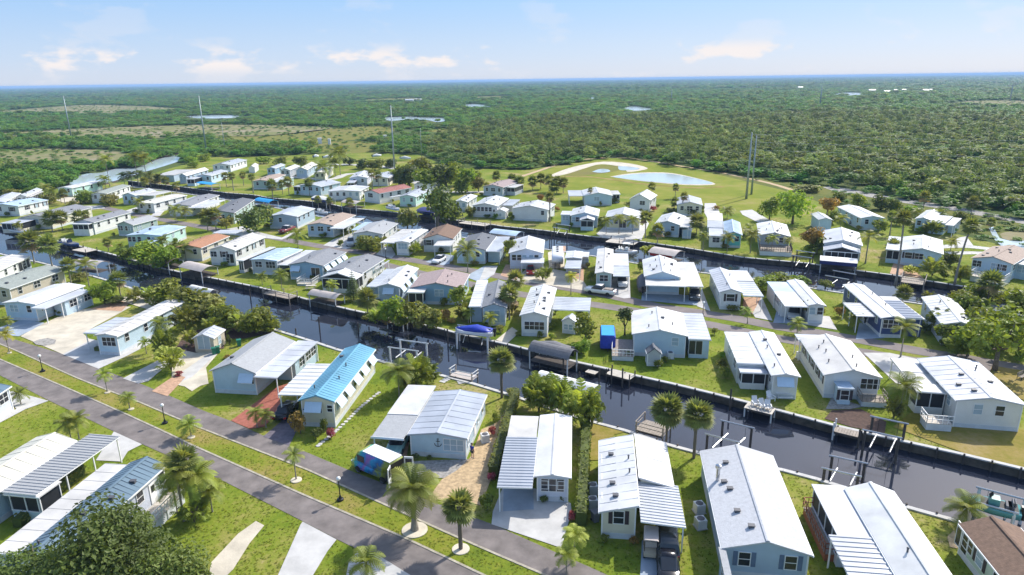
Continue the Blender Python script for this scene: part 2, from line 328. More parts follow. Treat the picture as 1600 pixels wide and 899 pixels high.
def sheet_w(name, m, pts, z=.03, kind='structure', parent=None):
    me = bpy.data.meshes.new(name); me.from_pydata([(x, y, z) for x, y in pts], [], [tuple(range(len(pts)))]); me.materials.append(MATS[m]); me.update()
    if me.polygons[0].normal.z < 0: me.flip_normals()
    o = obj(name, me, parent)
    if kind: o['kind'] = kind
    return o
def sheet(name, m, px, z=.03, smooth=0, **k):
    if smooth: px = catmull(list(px) + [px[0]], smooth)[:-1]
    return sheet_w(name, m, PW(px), z, **k)
sheet_w('canal_bed', 'bank_mud', [(-900, -100), (900, -100), (900, 700), (-900, 700)], -2.6)
for nm, poly in (('canal_water', canal_main), ('canal_water', canal_far)):
    sheet_w(nm, 'canal_water', poly, -.95)
def road_line(name, m, px, wd, z=.03):
    pts = [Vector((x, y, 0)) for x, y in PW(catmull(px, 3))]; L, Rr = [], []
    for i, p in enumerate(pts):
        d = (pts[min(i + 1, len(pts) - 1)] - pts[max(i - 1, 0)]).normalized(); n = Vector((-d.y, d.x, 0)) * wd / 2
        L.append((*(p + n).xy, z)); Rr.append((*(p - n).xy, z))
    mb = MB(); n = len(pts); mb.v = L + Rr; mb.f = [(i + n, i + n + 1, i + 1, i) for i in range(n - 1)]; mb.m = [0] * (n - 1)
    return setting(mb.build(name, m))
# sea walls: a concrete face with a pale cap and a row of pile heads, one thing for each bank
def seawall(px, label, side, capm='concrete'):
    pts = [Vector((x, y, 0)) for x, y in PW(px)]
    o = thing('seawall', label, 'seawall', pts[0])
    f, cap, post = MB(), MB(), MB(); acc = 0
    for a, b in zip(pts, pts[1:]):
        d = (b - a).normalized(); n = Vector((-d.y, d.x, 0)) * side      # towards the water
        L = (b - a).length; q = [a - pts[0], b - pts[0]]
        f.add([q[0] + n * .02 + Vector((0, 0, -2.5)), q[1] + n * .02 + Vector((0, 0, -2.5)), q[1] + n * .02, q[0] + n * .02, q[0] - n * .25 + Vector((0, 0, -2.5)), q[1] - n * .25 + Vector((0, 0, -2.5)), q[1] - n * .25, q[0] - n * .25],
              [(0, 1, 2, 3), (4, 7, 6, 5), (3, 2, 6, 7)])
        cap.add([q[0] + n * .12, q[1] + n * .12, q[1] - n * .38, q[0] - n * .38] + [v + Vector((0, 0, .14)) for v in (q[0] + n * .12, q[1] + n * .12, q[1] - n * .38, q[0] - n * .38)],
                [(4, 5, 6, 7), (0, 1, 5, 4), (1, 2, 6, 5), (2, 3, 7, 6), (3, 0, 4, 7), (0, 3, 2, 1)])
        s = (2.4 - acc) % 2.4
        while s < L:
            p = q[0] + d * s + n * .12
            post.tube(p + Vector((0, 0, -2.4)), p + Vector((0, 0, .3)), .10, n=6); s += 2.4
        acc = (acc + L) % 2.4
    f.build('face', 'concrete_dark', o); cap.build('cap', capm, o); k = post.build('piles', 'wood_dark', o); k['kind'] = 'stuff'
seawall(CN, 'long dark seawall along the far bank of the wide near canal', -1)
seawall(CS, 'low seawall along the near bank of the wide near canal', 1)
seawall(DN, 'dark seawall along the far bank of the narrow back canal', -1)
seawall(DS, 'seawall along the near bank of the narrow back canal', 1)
# lagoon and ponds
lag = [(108, 290), (113, 279), (135, 272), (160, 270), (182, 264), (215, 262), (245, 250), (275, 243), (287, 244), (282, 251), (266, 257), (240, 265), (222, 270), (200, 277), (165, 286)]
sheet('lagoon_bank', 'bank_mud', [(x + (x - 190) * .06, y + (y - 270) * .2) for x, y in lag], .03, 3); sheet('lagoon_water', 'pond_water', lag, .08, 3)
sheet('meadow', 'meadow', [(800, 290), (840, 270), (900, 257), (960, 249), (1010, 254), (1130, 275), (1210, 292), (1250, 312), (1200, 332), (1100, 322), (950, 299), (880, 303)], .02, 3)
sheet('scrub_field', 'scrub', [(1100, 268), (1230, 284), (1300, 292), (1430, 318), (1640, 356), (1640, 402), (1540, 372), (1420, 352), (1300, 322), (1240, 302), (1180, 287)], .03, 3)
sheet('sand_bank', 'sand', [(858, 275), (880, 266), (905, 259), (943, 253), (985, 256), (1012, 263), (1000, 267), (980, 269), (975, 262), (940, 257), (915, 263), (890, 271), (868, 276)], .06, 3)
sheet('pond_marsh', 'marsh_gold', [(880, 275), (905, 264), (935, 258.5), (968, 260), (968, 266), (945, 271), (925, 273), (905, 276)], .05, 3)
sheet('pond_water', 'pond_water', [(925, 269), (938, 264.5), (950, 265.5), (953, 268.5), (940, 270.5)], .10, 3); sheet('pond_water', 'pond_water', [(966, 260), (985, 261), (1000, 264), (985, 266.5), (968, 266)], .10, 3)
pond = [(957, 277), (980, 273.5), (1012, 271.2), (1049, 272.2), (1088, 279.5), (1114, 286.5), (1098, 288.5), (1066, 288), (1030, 285.3), (994, 282)]
sheet('pond_rim', 'sand', [(x + (x - 1035) * .05, y + (y - 280) * .16) for x, y in pond], .06, 3); sheet('pond_water', 'pond_water', pond, .10, 3)
sheet('service_track', 'gravel_grey', [(1285, 293), (1300, 291), (1400, 309), (1480, 321), (1640, 351), (1640, 358), (1480, 328), (1390, 314), (1300, 298)], .06)
sheet('basin_water', 'pond_water', [(1545, 357), (1552, 355), (1562, 373), (1578, 377), (1640, 376), (1640, 402), (1590, 392), (1565, 386), (1553, 374)], .08); sheet('mud_flat', 'marsh_brown', [(1562, 366), (1580, 362), (1640, 360), (1640, 375), (1575, 376)], .07, 3)
road_line('path', 'gravel_tan', [(815, 276), (838, 268.5), (870, 258), (905, 250.5), (960, 246.5), (1010, 251), (1070, 261), (1130, 271), (1200, 286), (1240, 298)], 2.2, .05)
road_line('path', 'dry_lawn', [(862, 278), (905, 276), (950, 280), (990, 286), (1040, 291), (1090, 294), (1130, 292)], 3.0, .045)
# open marsh between the trees
MARSH = [('marsh_brown', [(-60, 179), (60, 169), (150, 164), (260, 168), (288, 172), (200, 176), (60, 178)]), ('marsh_brown', [(-60, 212), (60, 205), (180, 199), (330, 195), (460, 197), (520, 201), (430, 212), (330, 214), (200, 216), (90, 214)]),
         ('marsh_gold', [(330, 214), (430, 211), (520, 201), (612, 198), (600, 212), (520, 222), (430, 226), (380, 224)]), ('marsh_brown', [(-60, 250), (-60, 239), (60, 233), (140, 234), (205, 241), (180, 252), (110, 256), (30, 258)]),
         ('marsh_gold', [(470, 233), (520, 222), (590, 222), (585, 236), (530, 240)]), ('marsh_gold', [(660, 205), (700, 200), (745, 203), (720, 210)]), ('marsh_brown', [(1160, 177), (1230, 174), (1275, 176), (1240, 180)]), ('marsh_brown', [(1470, 163), (1540, 157), (1640, 160), (1640, 167), (1540, 166)]),
         ('marsh_gold', [(560, 156), (640, 153), (660, 156), (600, 159)]), ('marsh_gold', [(720, 152), (790, 150), (800, 153), (760, 155)])]
for m_, p_ in MARSH: sheet('marsh', m_, p_, .04, 3)
LAKES = [[(284, 184), (300, 181.5), (340, 180), (369, 180.5), (370, 184), (330, 185.5)], [(596, 185), (606, 183.5), (640, 182.5), (660, 184), (697, 184.5), (697, 189), (682, 191), (668, 188), (640, 187), (610, 189)],
         [(722, 165), (740, 162.5), (768, 165), (760, 167.5), (726, 167)], [(970, 171), (985, 166.5), (1000, 167.5), (1020, 171), (1000, 173), (972, 173)], [(1298, 148), (1320, 145), (1350, 146), (1340, 149), (1302, 149.5)], [(918, 154.5), (924, 151.5), (932, 153), (926, 155)]]
for p_ in LAKES: sheet('lake_water', 'pond_water', p_, .10, 3)
# roads
RN_U = [(-60, 535), (0, 562), (120, 613.5), (200, 649), (263, 678), (300, 696), (477, 775), (632, 841), (700, 873), (742, 893), (900, 966), (1010, 1017)]
RN_L = [(-60, 560), (0, 587), (78, 627), (176, 673.6), (341, 748), (473, 815), (526, 843), (632, 895), (720, 940), (800, 980), (900, 1030)]
RF_U = [(-60, 497), (0, 524), (96, 553), (154, 576), (222, 601), (263, 618), (320, 643), (360, 658), (409, 680), (481, 708), (545, 735), (668, 782), (770, 820), (860, 860), (920, 886), (1040, 940), (1150, 990)]
RF_L = [(-60, 513), (0, 538), (22, 547), (120, 591), (165, 609), (218, 629), (274, 653), (320, 672), (481, 735), (541, 762), (632, 803), (694, 831), (781, 869), (849, 898), (960, 950), (1070, 1002)]
sheet('road', 'asphalt', RN_U + RN_L[::-1], .03); sheet('road', 'asphalt', RF_U + RF_L[::-1], .03)
sheet('median_lawn', 'median', RF_L + RN_U[::-1], .02)
def ribbon(name, m, px, wd, z0=.0, z1=.07):
    pts = [Vector((x, y, 0)) for x, y in PW(px)]; mb = MB()
    for a, b in zip(pts, pts[1:]):
        d = (b - a).normalized(); n = Vector((-d.y, d.x, 0)) * wd / 2
        mb.add([a + n + Vector((0, 0, z1)), a - n + Vector((0, 0, z1)), b - n + Vector((0, 0, z1)), b + n + Vector((0, 0, z1)), a + n, a - n, b - n, b + n], [(0, 1, 2, 3), (0, 4, 5, 1), (1, 5, 6, 2), (2, 6, 7, 3), (3, 7, 4, 0)])
    return setting(mb.build(name, m))
ribbon('kerb', 'kerb', RN_U, .22); ribbon('kerb', 'kerb', RF_L, .22)
S2U = [(150, 322), (200, 333), (250, 343), (300, 352), (360, 363), (415, 370), (440, 374), (500, 385), (560, 394), (620, 403), (680, 413), (740, 424), (795, 435), (850, 446), (889, 451), (956, 463), (1022, 478), (1067, 485), (1149, 498), (1216, 511), (1282, 521), (1345, 532), (1436, 549), (1510, 561), (1640, 584)]
S2L = [(560, 402), (609, 416), (656, 427), (720, 441), (780, 454), (850, 466), (925, 476), (987, 485), (1050, 497), (1111, 508), (1216, 529), (1349, 551), (1420, 563), (1480, 571), (1560, 578)]
road_line('road', 'asphalt_far', S2U, 3.2, .035); road_line('road', 'asphalt_far', S2L, 3.0, .03)
road_line('road', 'concrete', [(430, 273), (480, 279), (520, 280), (545, 272), (600, 272), (650, 285), (700, 300), (760, 300)], 4.0, .03); road_line('road', 'concrete', [(500, 257), (560, 258), (610, 262), (640, 270)], 5, .03)
road_line('road', 'concrete', [(1440, 388), (1500, 385), (1560, 391), (1640, 401)], 3, .04); road_line('road', 'concrete', [(1480, 396), (1540, 396), (1600, 405)], 2.6, .035)
# drives, patios, paths
DRIVES = [('concrete', [(768, 820), (770, 800), (785, 764), (836, 764), (892, 787), (893, 800), (877, 857)], 1), ('concrete_blue', [(786, 800), (787, 762), (833, 762), (834, 797)], 2),
 ('pavers_tan', [(600, 718), (632, 695), (640, 690), (634, 722), (610, 730)], 1), ('gravel_grey', [(628, 722), (735, 718), (700, 748), (640, 746)], 1), ('gravel_tan', [(735, 715), (745, 690), (752, 672), (778, 660), (790, 640), (800, 645), (770, 742), (752, 790), (690, 782), (668, 782), (690, 750), (715, 735)], 1),
 ('pavers_red', [(361, 658), (433, 605), (450, 600), (474, 592), (436, 618), (440, 640), (412, 668), (391, 671)], 1), ('pavers_purple', [(411, 683), (448, 652), (466, 658), (466, 668), (452, 697)], 1),
 ('sand', [(270, 556), (300, 545), (345, 548), (322, 575), (326, 600), (300, 607), (268, 600)], 1), ('sand', [(282, 600), (322, 598), (300, 612)], 1.5), ('pavers_tan', [(237, 612), (275, 586), (290, 590), (262, 620)], 2), ('concrete', [(244, 607), (290, 578), (330, 550), (345, 548), (300, 590), (268, 604)], 1.5),
 ('concrete', [(192, 592), (225, 575), (262, 556), (275, 560), (232, 596), (216, 600)], 1), ('concrete', [(95, 553), (140, 530), (190, 540), (235, 528), (240, 535), (200, 556), (154, 577)], 1),
 ('sand', [(32, 526), (60, 510), (110, 487), (170, 478), (205, 480), (150, 510), (130, 522), (142, 532), (98, 554)], 1), ('pavers_tan', [(138, 484), (178, 471), (215, 464), (200, 477), (190, 487)], 2), ('gravel_grey', [(52, 535), (62, 531), (75, 529), (88, 532), (86, 538), (70, 541), (56, 539)], 3),
 ('concrete_blue', [(0, 512), (35, 500), (70, 505), (52, 515), (30, 526), (0, 524)], 1), ('concrete', [(-20, 655), (26, 640), (0, 610), (20, 612), (76, 627), (40, 640), (-20, 672)], 1), ('concrete', [(150, 720), (178, 675), (222, 695), (200, 706), (190, 722)], 1),
 ('concrete', [(436, 899), (432, 905), (470, 820), (473, 816), (526, 844), (512, 862), (486, 905), (480, 930), (420, 930)], 1), ('concrete', [(545, 880), (562, 858), (590, 868), (650, 905), (600, 925), (540, 905)], 1), ('sand', [(330, 880), (372, 835), (400, 815), (413, 822), (390, 850), (365, 890), (350, 905), (326, 905)], 1),
 ('concrete_blue', [(1000, 905), (1003, 845), (1055, 845), (1062, 905)], 1), ('concrete_blue', [(726, 433), (757, 416), (775, 416), (770, 430), (755, 443)], 1), ('concrete', [(748, 441), (758, 417), (778, 416), (772, 430)], 2), ('concrete_blue', [(665, 410), (690, 397), (710, 400), (705, 412), (692, 415)], 1), ('concrete', [(588, 398), (600, 385), (612, 387), (618, 398), (612, 404)], 1),
 ('pavers_tan', [(782, 431), (790, 414), (820, 414), (812, 428), (806, 438)], 1), ('sand', [(806, 438), (830, 412), (860, 420), (885, 425), (912, 440), (922, 456), (890, 451), (850, 445)], 1), ('sand', [(858, 420), (856, 395), (882, 385), (882, 420)], 1.5), ('pavers_tan', [(884, 430), (886, 418), (912, 418), (912, 440)], 2), ('pavers_tan', [(866, 395), (872, 385), (884, 385), (884, 395)], 2),
 ('concrete', [(950, 461), (958, 432), (984, 432), (985, 466), (975, 467)], 1), ('concrete_blue', [(1002, 470), (1004, 452), (1072, 462), (1090, 460), (1092, 478)], 1), ('concrete', [(1089, 479), (1096, 450), (1110, 487)], 1), ('pavers_tan', [(1160, 492), (1162, 465), (1190, 465), (1184, 490)], 1), ('concrete', [(1176, 490), (1190, 464), (1207, 502), (1180, 497)], 2), ('concrete_blue', [(1208, 505), (1214, 484), (1255, 482), (1258, 508)], 1),
 ('concrete', [(1258, 508), (1258, 492), (1296, 495), (1308, 516)], 1), ('concrete_blue', [(1337, 531), (1345, 495), (1372, 495), (1382, 529)], 1), ('concrete', [(1349, 552), (1390, 552), (1434, 562), (1434, 612), (1400, 600)], 1), ('gravel_grey', [(1330, 640), (1290, 640), (1300, 620), (1350, 636)], 1), ('mulch', [(1288, 655), (1300, 642), (1345, 640), (1385, 660), (1382, 678), (1330, 668)], 1), ('dry_lawn', [(1395, 668), (1430, 640), (1470, 665), (1600, 672), (1660, 740), (1550, 725)], 1),
 ('dry_lawn', [(1540, 605), (1550, 572), (1600, 580), (1640, 590), (1640, 640)], 1), ('dry_lawn', [(925, 662), (912, 720), (935, 720), (960, 680), (975, 676)], 1), ('gravel_tan', [(1480, 840), (1490, 830), (1500, 845), (1496, 858), (1484, 856)], 1), ('concrete', [(345, 366), (330, 362), (380, 354), (400, 362), (440, 372), (462, 361), (470, 364), (440, 375)], 1), ('concrete', [(505, 384), (520, 375), (550, 365), (555, 385), (540, 390)], 1), 
 ('concrete', [(1496, 386), (1494, 372), (1510, 370), (1522, 386)], 1), ('concrete', [(1160, 336), (1156, 330), (1175, 328), (1215, 352), (1200, 356)], 1), ('concrete', [(1100, 332), (1101, 318), (1118, 318), (1130, 345), (1108, 346)], 1), ('concrete', [(932, 366), (946, 352), (1003, 352), (1004, 372), (985, 375), (940, 372)], 1), ('concrete', [(990, 372), (1010, 345), (1014, 350), (1002, 376)], 2), ('pavers_tan', [(1390, 428), (1396, 412), (1420, 416), (1444, 436)], 1), ('concrete', [(180, 335), (220, 322), (228, 326), (190, 340)], 1), ('concrete', [(235, 338), (255, 322), (262, 324), (250, 338)], 1), ('sand', [(85, 313), (95, 308), (118, 309), (122, 315), (100, 317)], 2), ('concrete', [(80, 330), (110, 322), (160, 322), (165, 326), (100, 332)], 1),
 ('mulch', [(275, 545), (290, 520), (340, 510), (380, 515), (430, 520), (380, 530), (352, 530), (350, 545), (305, 552)], 1), ('sand', [(180, 468), (232, 455), (255, 463), (290, 482), (280, 500)], 1), ('sand', [(775, 532), (800, 512), (812, 520), (792, 538)], 1)]
for i, (m_, p_, lv) in enumerate(DRIVES):
    n_ = {'lawn': 'lawn_patch', 'dry_lawn': 'lawn_patch', 'sand': 'sand_patch', 'mulch': 'mulch_bed'}.get(m_, 'gravel_patch' if 'gravel' in m_ else 'patio' if 'pavers' in m_ else 'driveway')
    sheet(n_, m_, p_, .035 + .012 * lv + .0004 * i)
road_line('path', 'concrete', [(690, 598), (700, 592), (712, 588), (722, 600)], .9, .06)
# stepping stones beside the blue-roofed home
stones = catmull([(497, 697), (514, 683), (527, 672), (545, 655), (560, 640), (575, 627), (592, 614)], 4)
for x, y in stones:
    p = P(x, y); mb = MB(); mb.lathe([(.26, .0), (.27, .05), (.22, .07)], 7)
    s_ = mb.build('stepping_stone', 'concrete', None, loc=(p.x, p.y, .0)); setting(s_)
for x, y, r_ in ((648, 829, 1.15), (720, 859, .75), (463, 751, .55), (168, 614, .35), (205, 640, .35), (299, 684, .4), (15, 552, .3)):
    p = P(x, y); mb = MB(); mb.lathe([(r_, .0), (r_, .09), (r_ * .8, .11)], 18); setting(mb.build('sand_ring', 'sand', loc=(p.x, p.y, 0)))

# ---------------------------------------------------------------- homes
FOOT = []; HOMES = []      # (short name, world position) used when neighbours are described
def corner3(d, z, frame=None):
    "unproject the given corners; each entry nl, nr, fl, fr is a pixel pair, z a dict of heights"
    return {k: P(*d[k], z[k]) for k in d}
def rect_frame(d, z):
    p = corner3(d, z)
    if 'nl' in p and 'nr' in p: wv = p['nr'] - p['nl']
    else: wv = p['fr'] - p['fl']
    if 'nr' in p and 'fr' in p: lv = p['fr'] - p['nr']
    else: lv = p['fl'] - p['nl']
    lv.z = wv.z = 0
    y = lv.normalized(); x = Vector((y.y, -y.x, 0)); W = wv.dot(x); L = lv.length
    if 'nl' in p and 'nr' in p:
        c = (p['nl'] + p['nr']) / 2 + y * L / 2
        if 'nr' in p and 'fr' in p: c = (p['nr'] + p['fr']) / 2 - x * W / 2
        elif 'fl' in p: c = (p['nl'] + p['fl']) / 2 + x * W / 2
    else:
        side = ('nr', 'fr', -1) if 'nr' in p else ('nl', 'fl', 1)
        c = (p[side[0]] + p[side[1]]) / 2 + x * side[2] * W / 2
    c.z = 0
    return c, math.atan2(x.y, x.x), abs(W), L
def local_rect(d, z, c, a):
    p = corner3(d, z); ca, sa = math.cos(-a), math.sin(-a)
    q = {k: ((v.x - c.x) * ca - (v.y - c.y) * sa, (v.x - c.x) * sa + (v.y - c.y) * ca) for k, v in p.items()}
    av = lambda ks, i: sum(q[k][i] for k in ks if k in q) / max(1, len([k for k in ks if k in q]))
    return av(('nl', 'fl'), 0), av(('nr', 'fr'), 0), av(('nl', 'nr'), 1), av(('fl', 'fr'), 1)
def win_meshes(w_, h_, k):
    def fr():
        mb = MB(); t = .055
        mb.box(-w_ / 2 - t, w_ / 2 + t, -.06, .02, -h_ / 2 - t, -h_ / 2); mb.box(-w_ / 2 - t, w_ / 2 + t, -.06, .02, h_ / 2, h_ / 2 + t)
        mb.box(-w_ / 2 - t, -w_ / 2, -.06, .02, -h_ / 2, h_ / 2); mb.box(w_ / 2, w_ / 2 + t, -.06, .02, -h_ / 2, h_ / 2)
        for i in range(1, k): x = -w_ / 2 + w_ * i / k; mb.box(x - .03, x + .03, -.055, .015, -h_ / 2, h_ / 2)
        if k < 2 or h_ < 1.5: mb.box(-w_ / 2, w_ / 2, -.05, .01, -.025, .025)
        return mb.mesh('window', 'trim')
    def pn(): return MB().box(-w_ / 2, w_ / 2, -.03, .0, -h_ / 2, h_ / 2).mesh('pane', 'glass')
    return cached(('wf', w_, h_, k), fr), cached(('wp', w_, h_, k), pn)
WT = {'s': (.85, 1.15, 1), 'q': (.6, .8, 1), 'b': (1.5, 1.15, 2), 'p': (2.1, 1.3, 3), 'h': (.9, 1.2, 1), 'H': (1.3, 1.2, 1), 't': (.85, 1.2, 1), 'a': (1.7, 1.2, 1), 'g': (1.8, 2.0, 2), 'r': (3.0, 1.25, 4), 'm': (.85, 1.2, 1)}
AZ = {'n': 0.0, 'r': math.pi / 2, 'f': math.pi, 'l': -math.pi / 2}
def put_window(root, x, y, zc, face, kind, ztop):
    "kind: see WT; h/H/t/m carry shutters (dark, dark, blue, maroon), a carries a propped awning"
    if kind == 'd' or kind == 'D':
        me = cached('door', lambda: MB().box(-.45, .45, -.06, .02, 0, 2.03).mesh('door', 'trim' if kind == 'd' else 'trim'))
        o = obj('door', me, root, (x, y, .55), AZ[face])
        obj('handle', cached('handle', lambda: MB().box(.32, .38, -.1, -.06, .95, 1.1).mesh('handle', 'chrome')), o)
        obj('pane', cached('doorpane', lambda: MB().box(-.25, .25, -.075, -.062, 1.1, 1.8).mesh('pane', 'glass')), o); return
    w_, h_, k = WT[kind]
    if kind == 'g': zc = .6 + h_ / 2
    fm, pm = win_meshes(w_, h_, k)
    o = obj('window', fm, root, (x, y, zc), AZ[face]); obj('pane', pm if (int(x * 7.3 + y * 3.1) % 5) else cached(('wpp', w_, h_), lambda: MB().box(-w_ / 2, w_ / 2, -.03, .0, -h_ / 2, h_ / 2).mesh('pane', 'glass_pale')), o)
    if kind in 'hHtm':
        sm = {'h': 'shutter_dark', 'H': 'shutter_dark', 't': 'shutter_blue', 'm': 'shutter_dark'}[kind]
        for s in (-1, 1):
            def sh(): return MB().box(-.17, .17, -.05, .0, -h_ / 2 - .05, h_ / 2 + .05).mesh('shutter', sm)
            obj('shutter', cached(('sh', h_, sm), sh), o, (s * (w_ / 2 + .27), 0, 0))
    if kind == 'a':
        def aw():
            mb = MB(); mb.add([(-w_ / 2 - .15, -.05, h_ / 2 + .12), (w_ / 2 + .15, -.05, h_ / 2 + .12), (w_ / 2 + .15, -.75, -h_ / 2 + .35), (-w_ / 2 - .15, -.75, -h_ / 2 + .35)] +
                              [(-w_ / 2 - .15, -.02, h_ / 2 + .16), (w_ / 2 + .15, -.02, h_ / 2 + .16), (w_ / 2 + .15, -.74, -h_ / 2 + .39), (-w_ / 2 - .15, -.74, -h_ / 2 + .39)], [(0, 3, 2, 1), (4, 5, 6, 7), (0, 1, 5, 4), (1, 2, 6, 5), (2, 3, 7, 6), (3, 0, 4, 7)])
            return mb.mesh('awning', 'awning')
        obj('awning', cached(('aw', w_, h_), aw), o)
def rib_roof(mb, x0, x1, y0, y1, za, zb, step, axis, mi=0, hgt=.028, wd=.05):
    "standing ribs on a roof plane that goes from height za at x0 to zb at x1"
    zz = lambda x: za + (zb - za) * (x - x0) / (x1 - x0)
    if axis == 'x':          # ribs run across (eave to ridge)
        n = max(2, int((y1 - y0) / step))
        for i in range(n + 1):
            y = y0 + (y1 - y0) * i / n; a, b = (y - wd / 2, y + wd / 2) if 0 < i < n else ((y, y + wd) if i == 0 else (y - wd, y))
            mb.add([(x0, a, za), (x1, a, zb), (x1, b, zb), (x0, b, za), (x0, a, za + hgt), (x1, a, zb + hgt), (x1, b, zb + hgt), (x0, b, za + hgt)], [(4, 5, 6, 7), (0, 1, 5, 4), (1, 2, 6, 5), (2, 3, 7, 6), (3, 0, 4, 7)], mi)
    else:
        n = max(2, int(abs(x1 - x0) / step))
        for i in range(n + 1):
            x = x0 + (x1 - x0) * i / n; a, b = (x - wd / 2, x + wd / 2) if 0 < i < n else ((x, x + wd) if i == 0 else (x - wd, x))
            mb.add([(a, y0, zz(a)), (b, y0, zz(b)), (b, y1, zz(b)), (a, y1, zz(a)), (a, y0, zz(a) + hgt), (b, y0, zz(b) + hgt), (b, y1, zz(b) + hgt), (a, y1, zz(a) + hgt)], [(4, 5, 6, 7), (0, 1, 5, 4), (1, 2, 6, 5), (2, 3, 7, 6), (3, 0, 4, 7)], mi)
def gable_roof(root, x0, x1, y0, y1, zl, zr, rise, rm, axis='x', step=1.15, oh=.0, name='roof', ridge=True, yc=None):
    xm = (x0 + x1) / 2; zm = (zl + zr) / 2 + rise; t = .13
    mb = MB()
    mb.prism_y([(x0, zl - t), (xm, zm - t), (x1, zr - t), (x1, zr), (xm, zm), (x0, zl)], y0, y1)
    if rm.startswith('metal') and step:
        rib_roof(mb, x0 + .02, xm - .08, y0 + .02, y1 - .02, zl, zm, step, axis); rib_roof(mb, xm + .08, x1 - .02, y0 + .02, y1 - .02, zm, zr, step, axis)
    o = mb.build(name, rm, root)
    if ridge:
        c = MB(); c.prism_y([(xm - .16, zm - .006), (xm + .16, zm - .005), (xm + .14, zm + .035), (xm, zm + .075), (xm - .14, zm + .035)], y0 + .03, y1 - .03); c.build('ridge_cap', rm if not rm.startswith('metal_blue') else rm, o)
    g = MB()
    for x, z, s in ((x0, zl, -1), (x1, zr, 1)): g.box(x - .012 if s < 0 else x + .003, x - .003 if s < 0 else x + .012, y0 - .01, y1 + .01, z - .2, z - .02) if False else g.box(min(x, x + s * .06) + (.002 * s), max(x, x + s * .06) + (.002 * s), y0, y1, z - .17, z - .03)
    g.build('gutter', 'trim', o)
    return o
def flat_roof(root, x0, x1, y0, y1, z, rm, axis='x', step=.9, slope=0.0, name='carport_roof', panels=False, skin2=None):
    za, zb = z + max(0, -slope), z + max(0, slope); t = .11
    mb = MB(); mb.prism_y([(x0, za - t), (x1, zb - t), (x1, zb), (x0, za)], y0, y1)
    if panels:
        o = mb.build(name, 'trim', root)
        L = (y1 - y0) if axis == 'x' else (x1 - x0); n = max(3, int(L / panels)); pw = L / n
        def pm():
            m = MB(); h = .07
            prof = [(0, .012), (pw * .54, .012), (pw * .60, h), (pw * .93, h), (pw * .985, .012)]
            prof2 = [(u_, v_ - .01) for u_, v_ in prof[::-1]]
            if axis == 'x':
                m.prism_x([(u_, v_) for u_, v_ in prof2 + prof], 0, x1 - x0)
            else: m.prism_y([(u_, v_) for u_, v_ in prof2 + prof], 0, y1 - y0)
            return m.mesh('roof_panel', rm)
        me = pm()
        for i in range(n):
            k = obj('roof_panel', me, o, (x0, y0 + pw * i, za + .003) if axis == 'x' else (x0 + pw * i, y0, za + (zb - za) * (pw * i) / L + .003))
            if axis == 'x': k.rotation_euler = (0, -math.atan2(zb - za, x1 - x0), 0)
            else: k.rotation_euler = (0, 0, 0)
        return o
    if step: rib_roof(mb, x0 + .02, x1 - .02, y0 + .02, y1 - .02, za, zb, step, axis, hgt=.026)
    o = mb.build(name, rm, root)
    e = MB(); e.box(x0 - .05, x1 + .05, y0 - .055, y0 - .003, min(za, zb) - .15, max(za, zb) - .01); e.build('fascia', 'trim', o)
    return o
def vents(root, x0, x1, y0, y1, zl, zr, rise, n, rnd, big=False):
    xm = (x0 + x1) / 2; zm = (zl + zr) / 2 + rise
    def v1(): return MB().tube((0, 0, -.1), (0, 0, .32), .075, n=8).lathe([(.11, .32), (.11, .36), (.03, .42)], 8).mesh('roof_vent', 'vent')
    def v2(): return MB().box(-.22, .22, -.16, .16, -.1, .16).box(-.26, .26, -.2, .2, .16, .22).mesh('roof_vent', 'vent')
    for i in range(n):
        y = y0 + (y1 - y0) * (.12 + .76 * (i + rnd.random() * .6) / max(1, n)); s = rnd.choice((-1, 1)); t = .15 + .55 * rnd.random()
        x = xm + s * t * (x1 - x0) / 2; z = zm + (( zr if s > 0 else zl) - zm) * t
        obj('roof_vent', cached('v1', v1) if rnd.random() < .5 else cached('v2', v2), root, (x, y, z), rnd.random() * .2)
SCR = 0
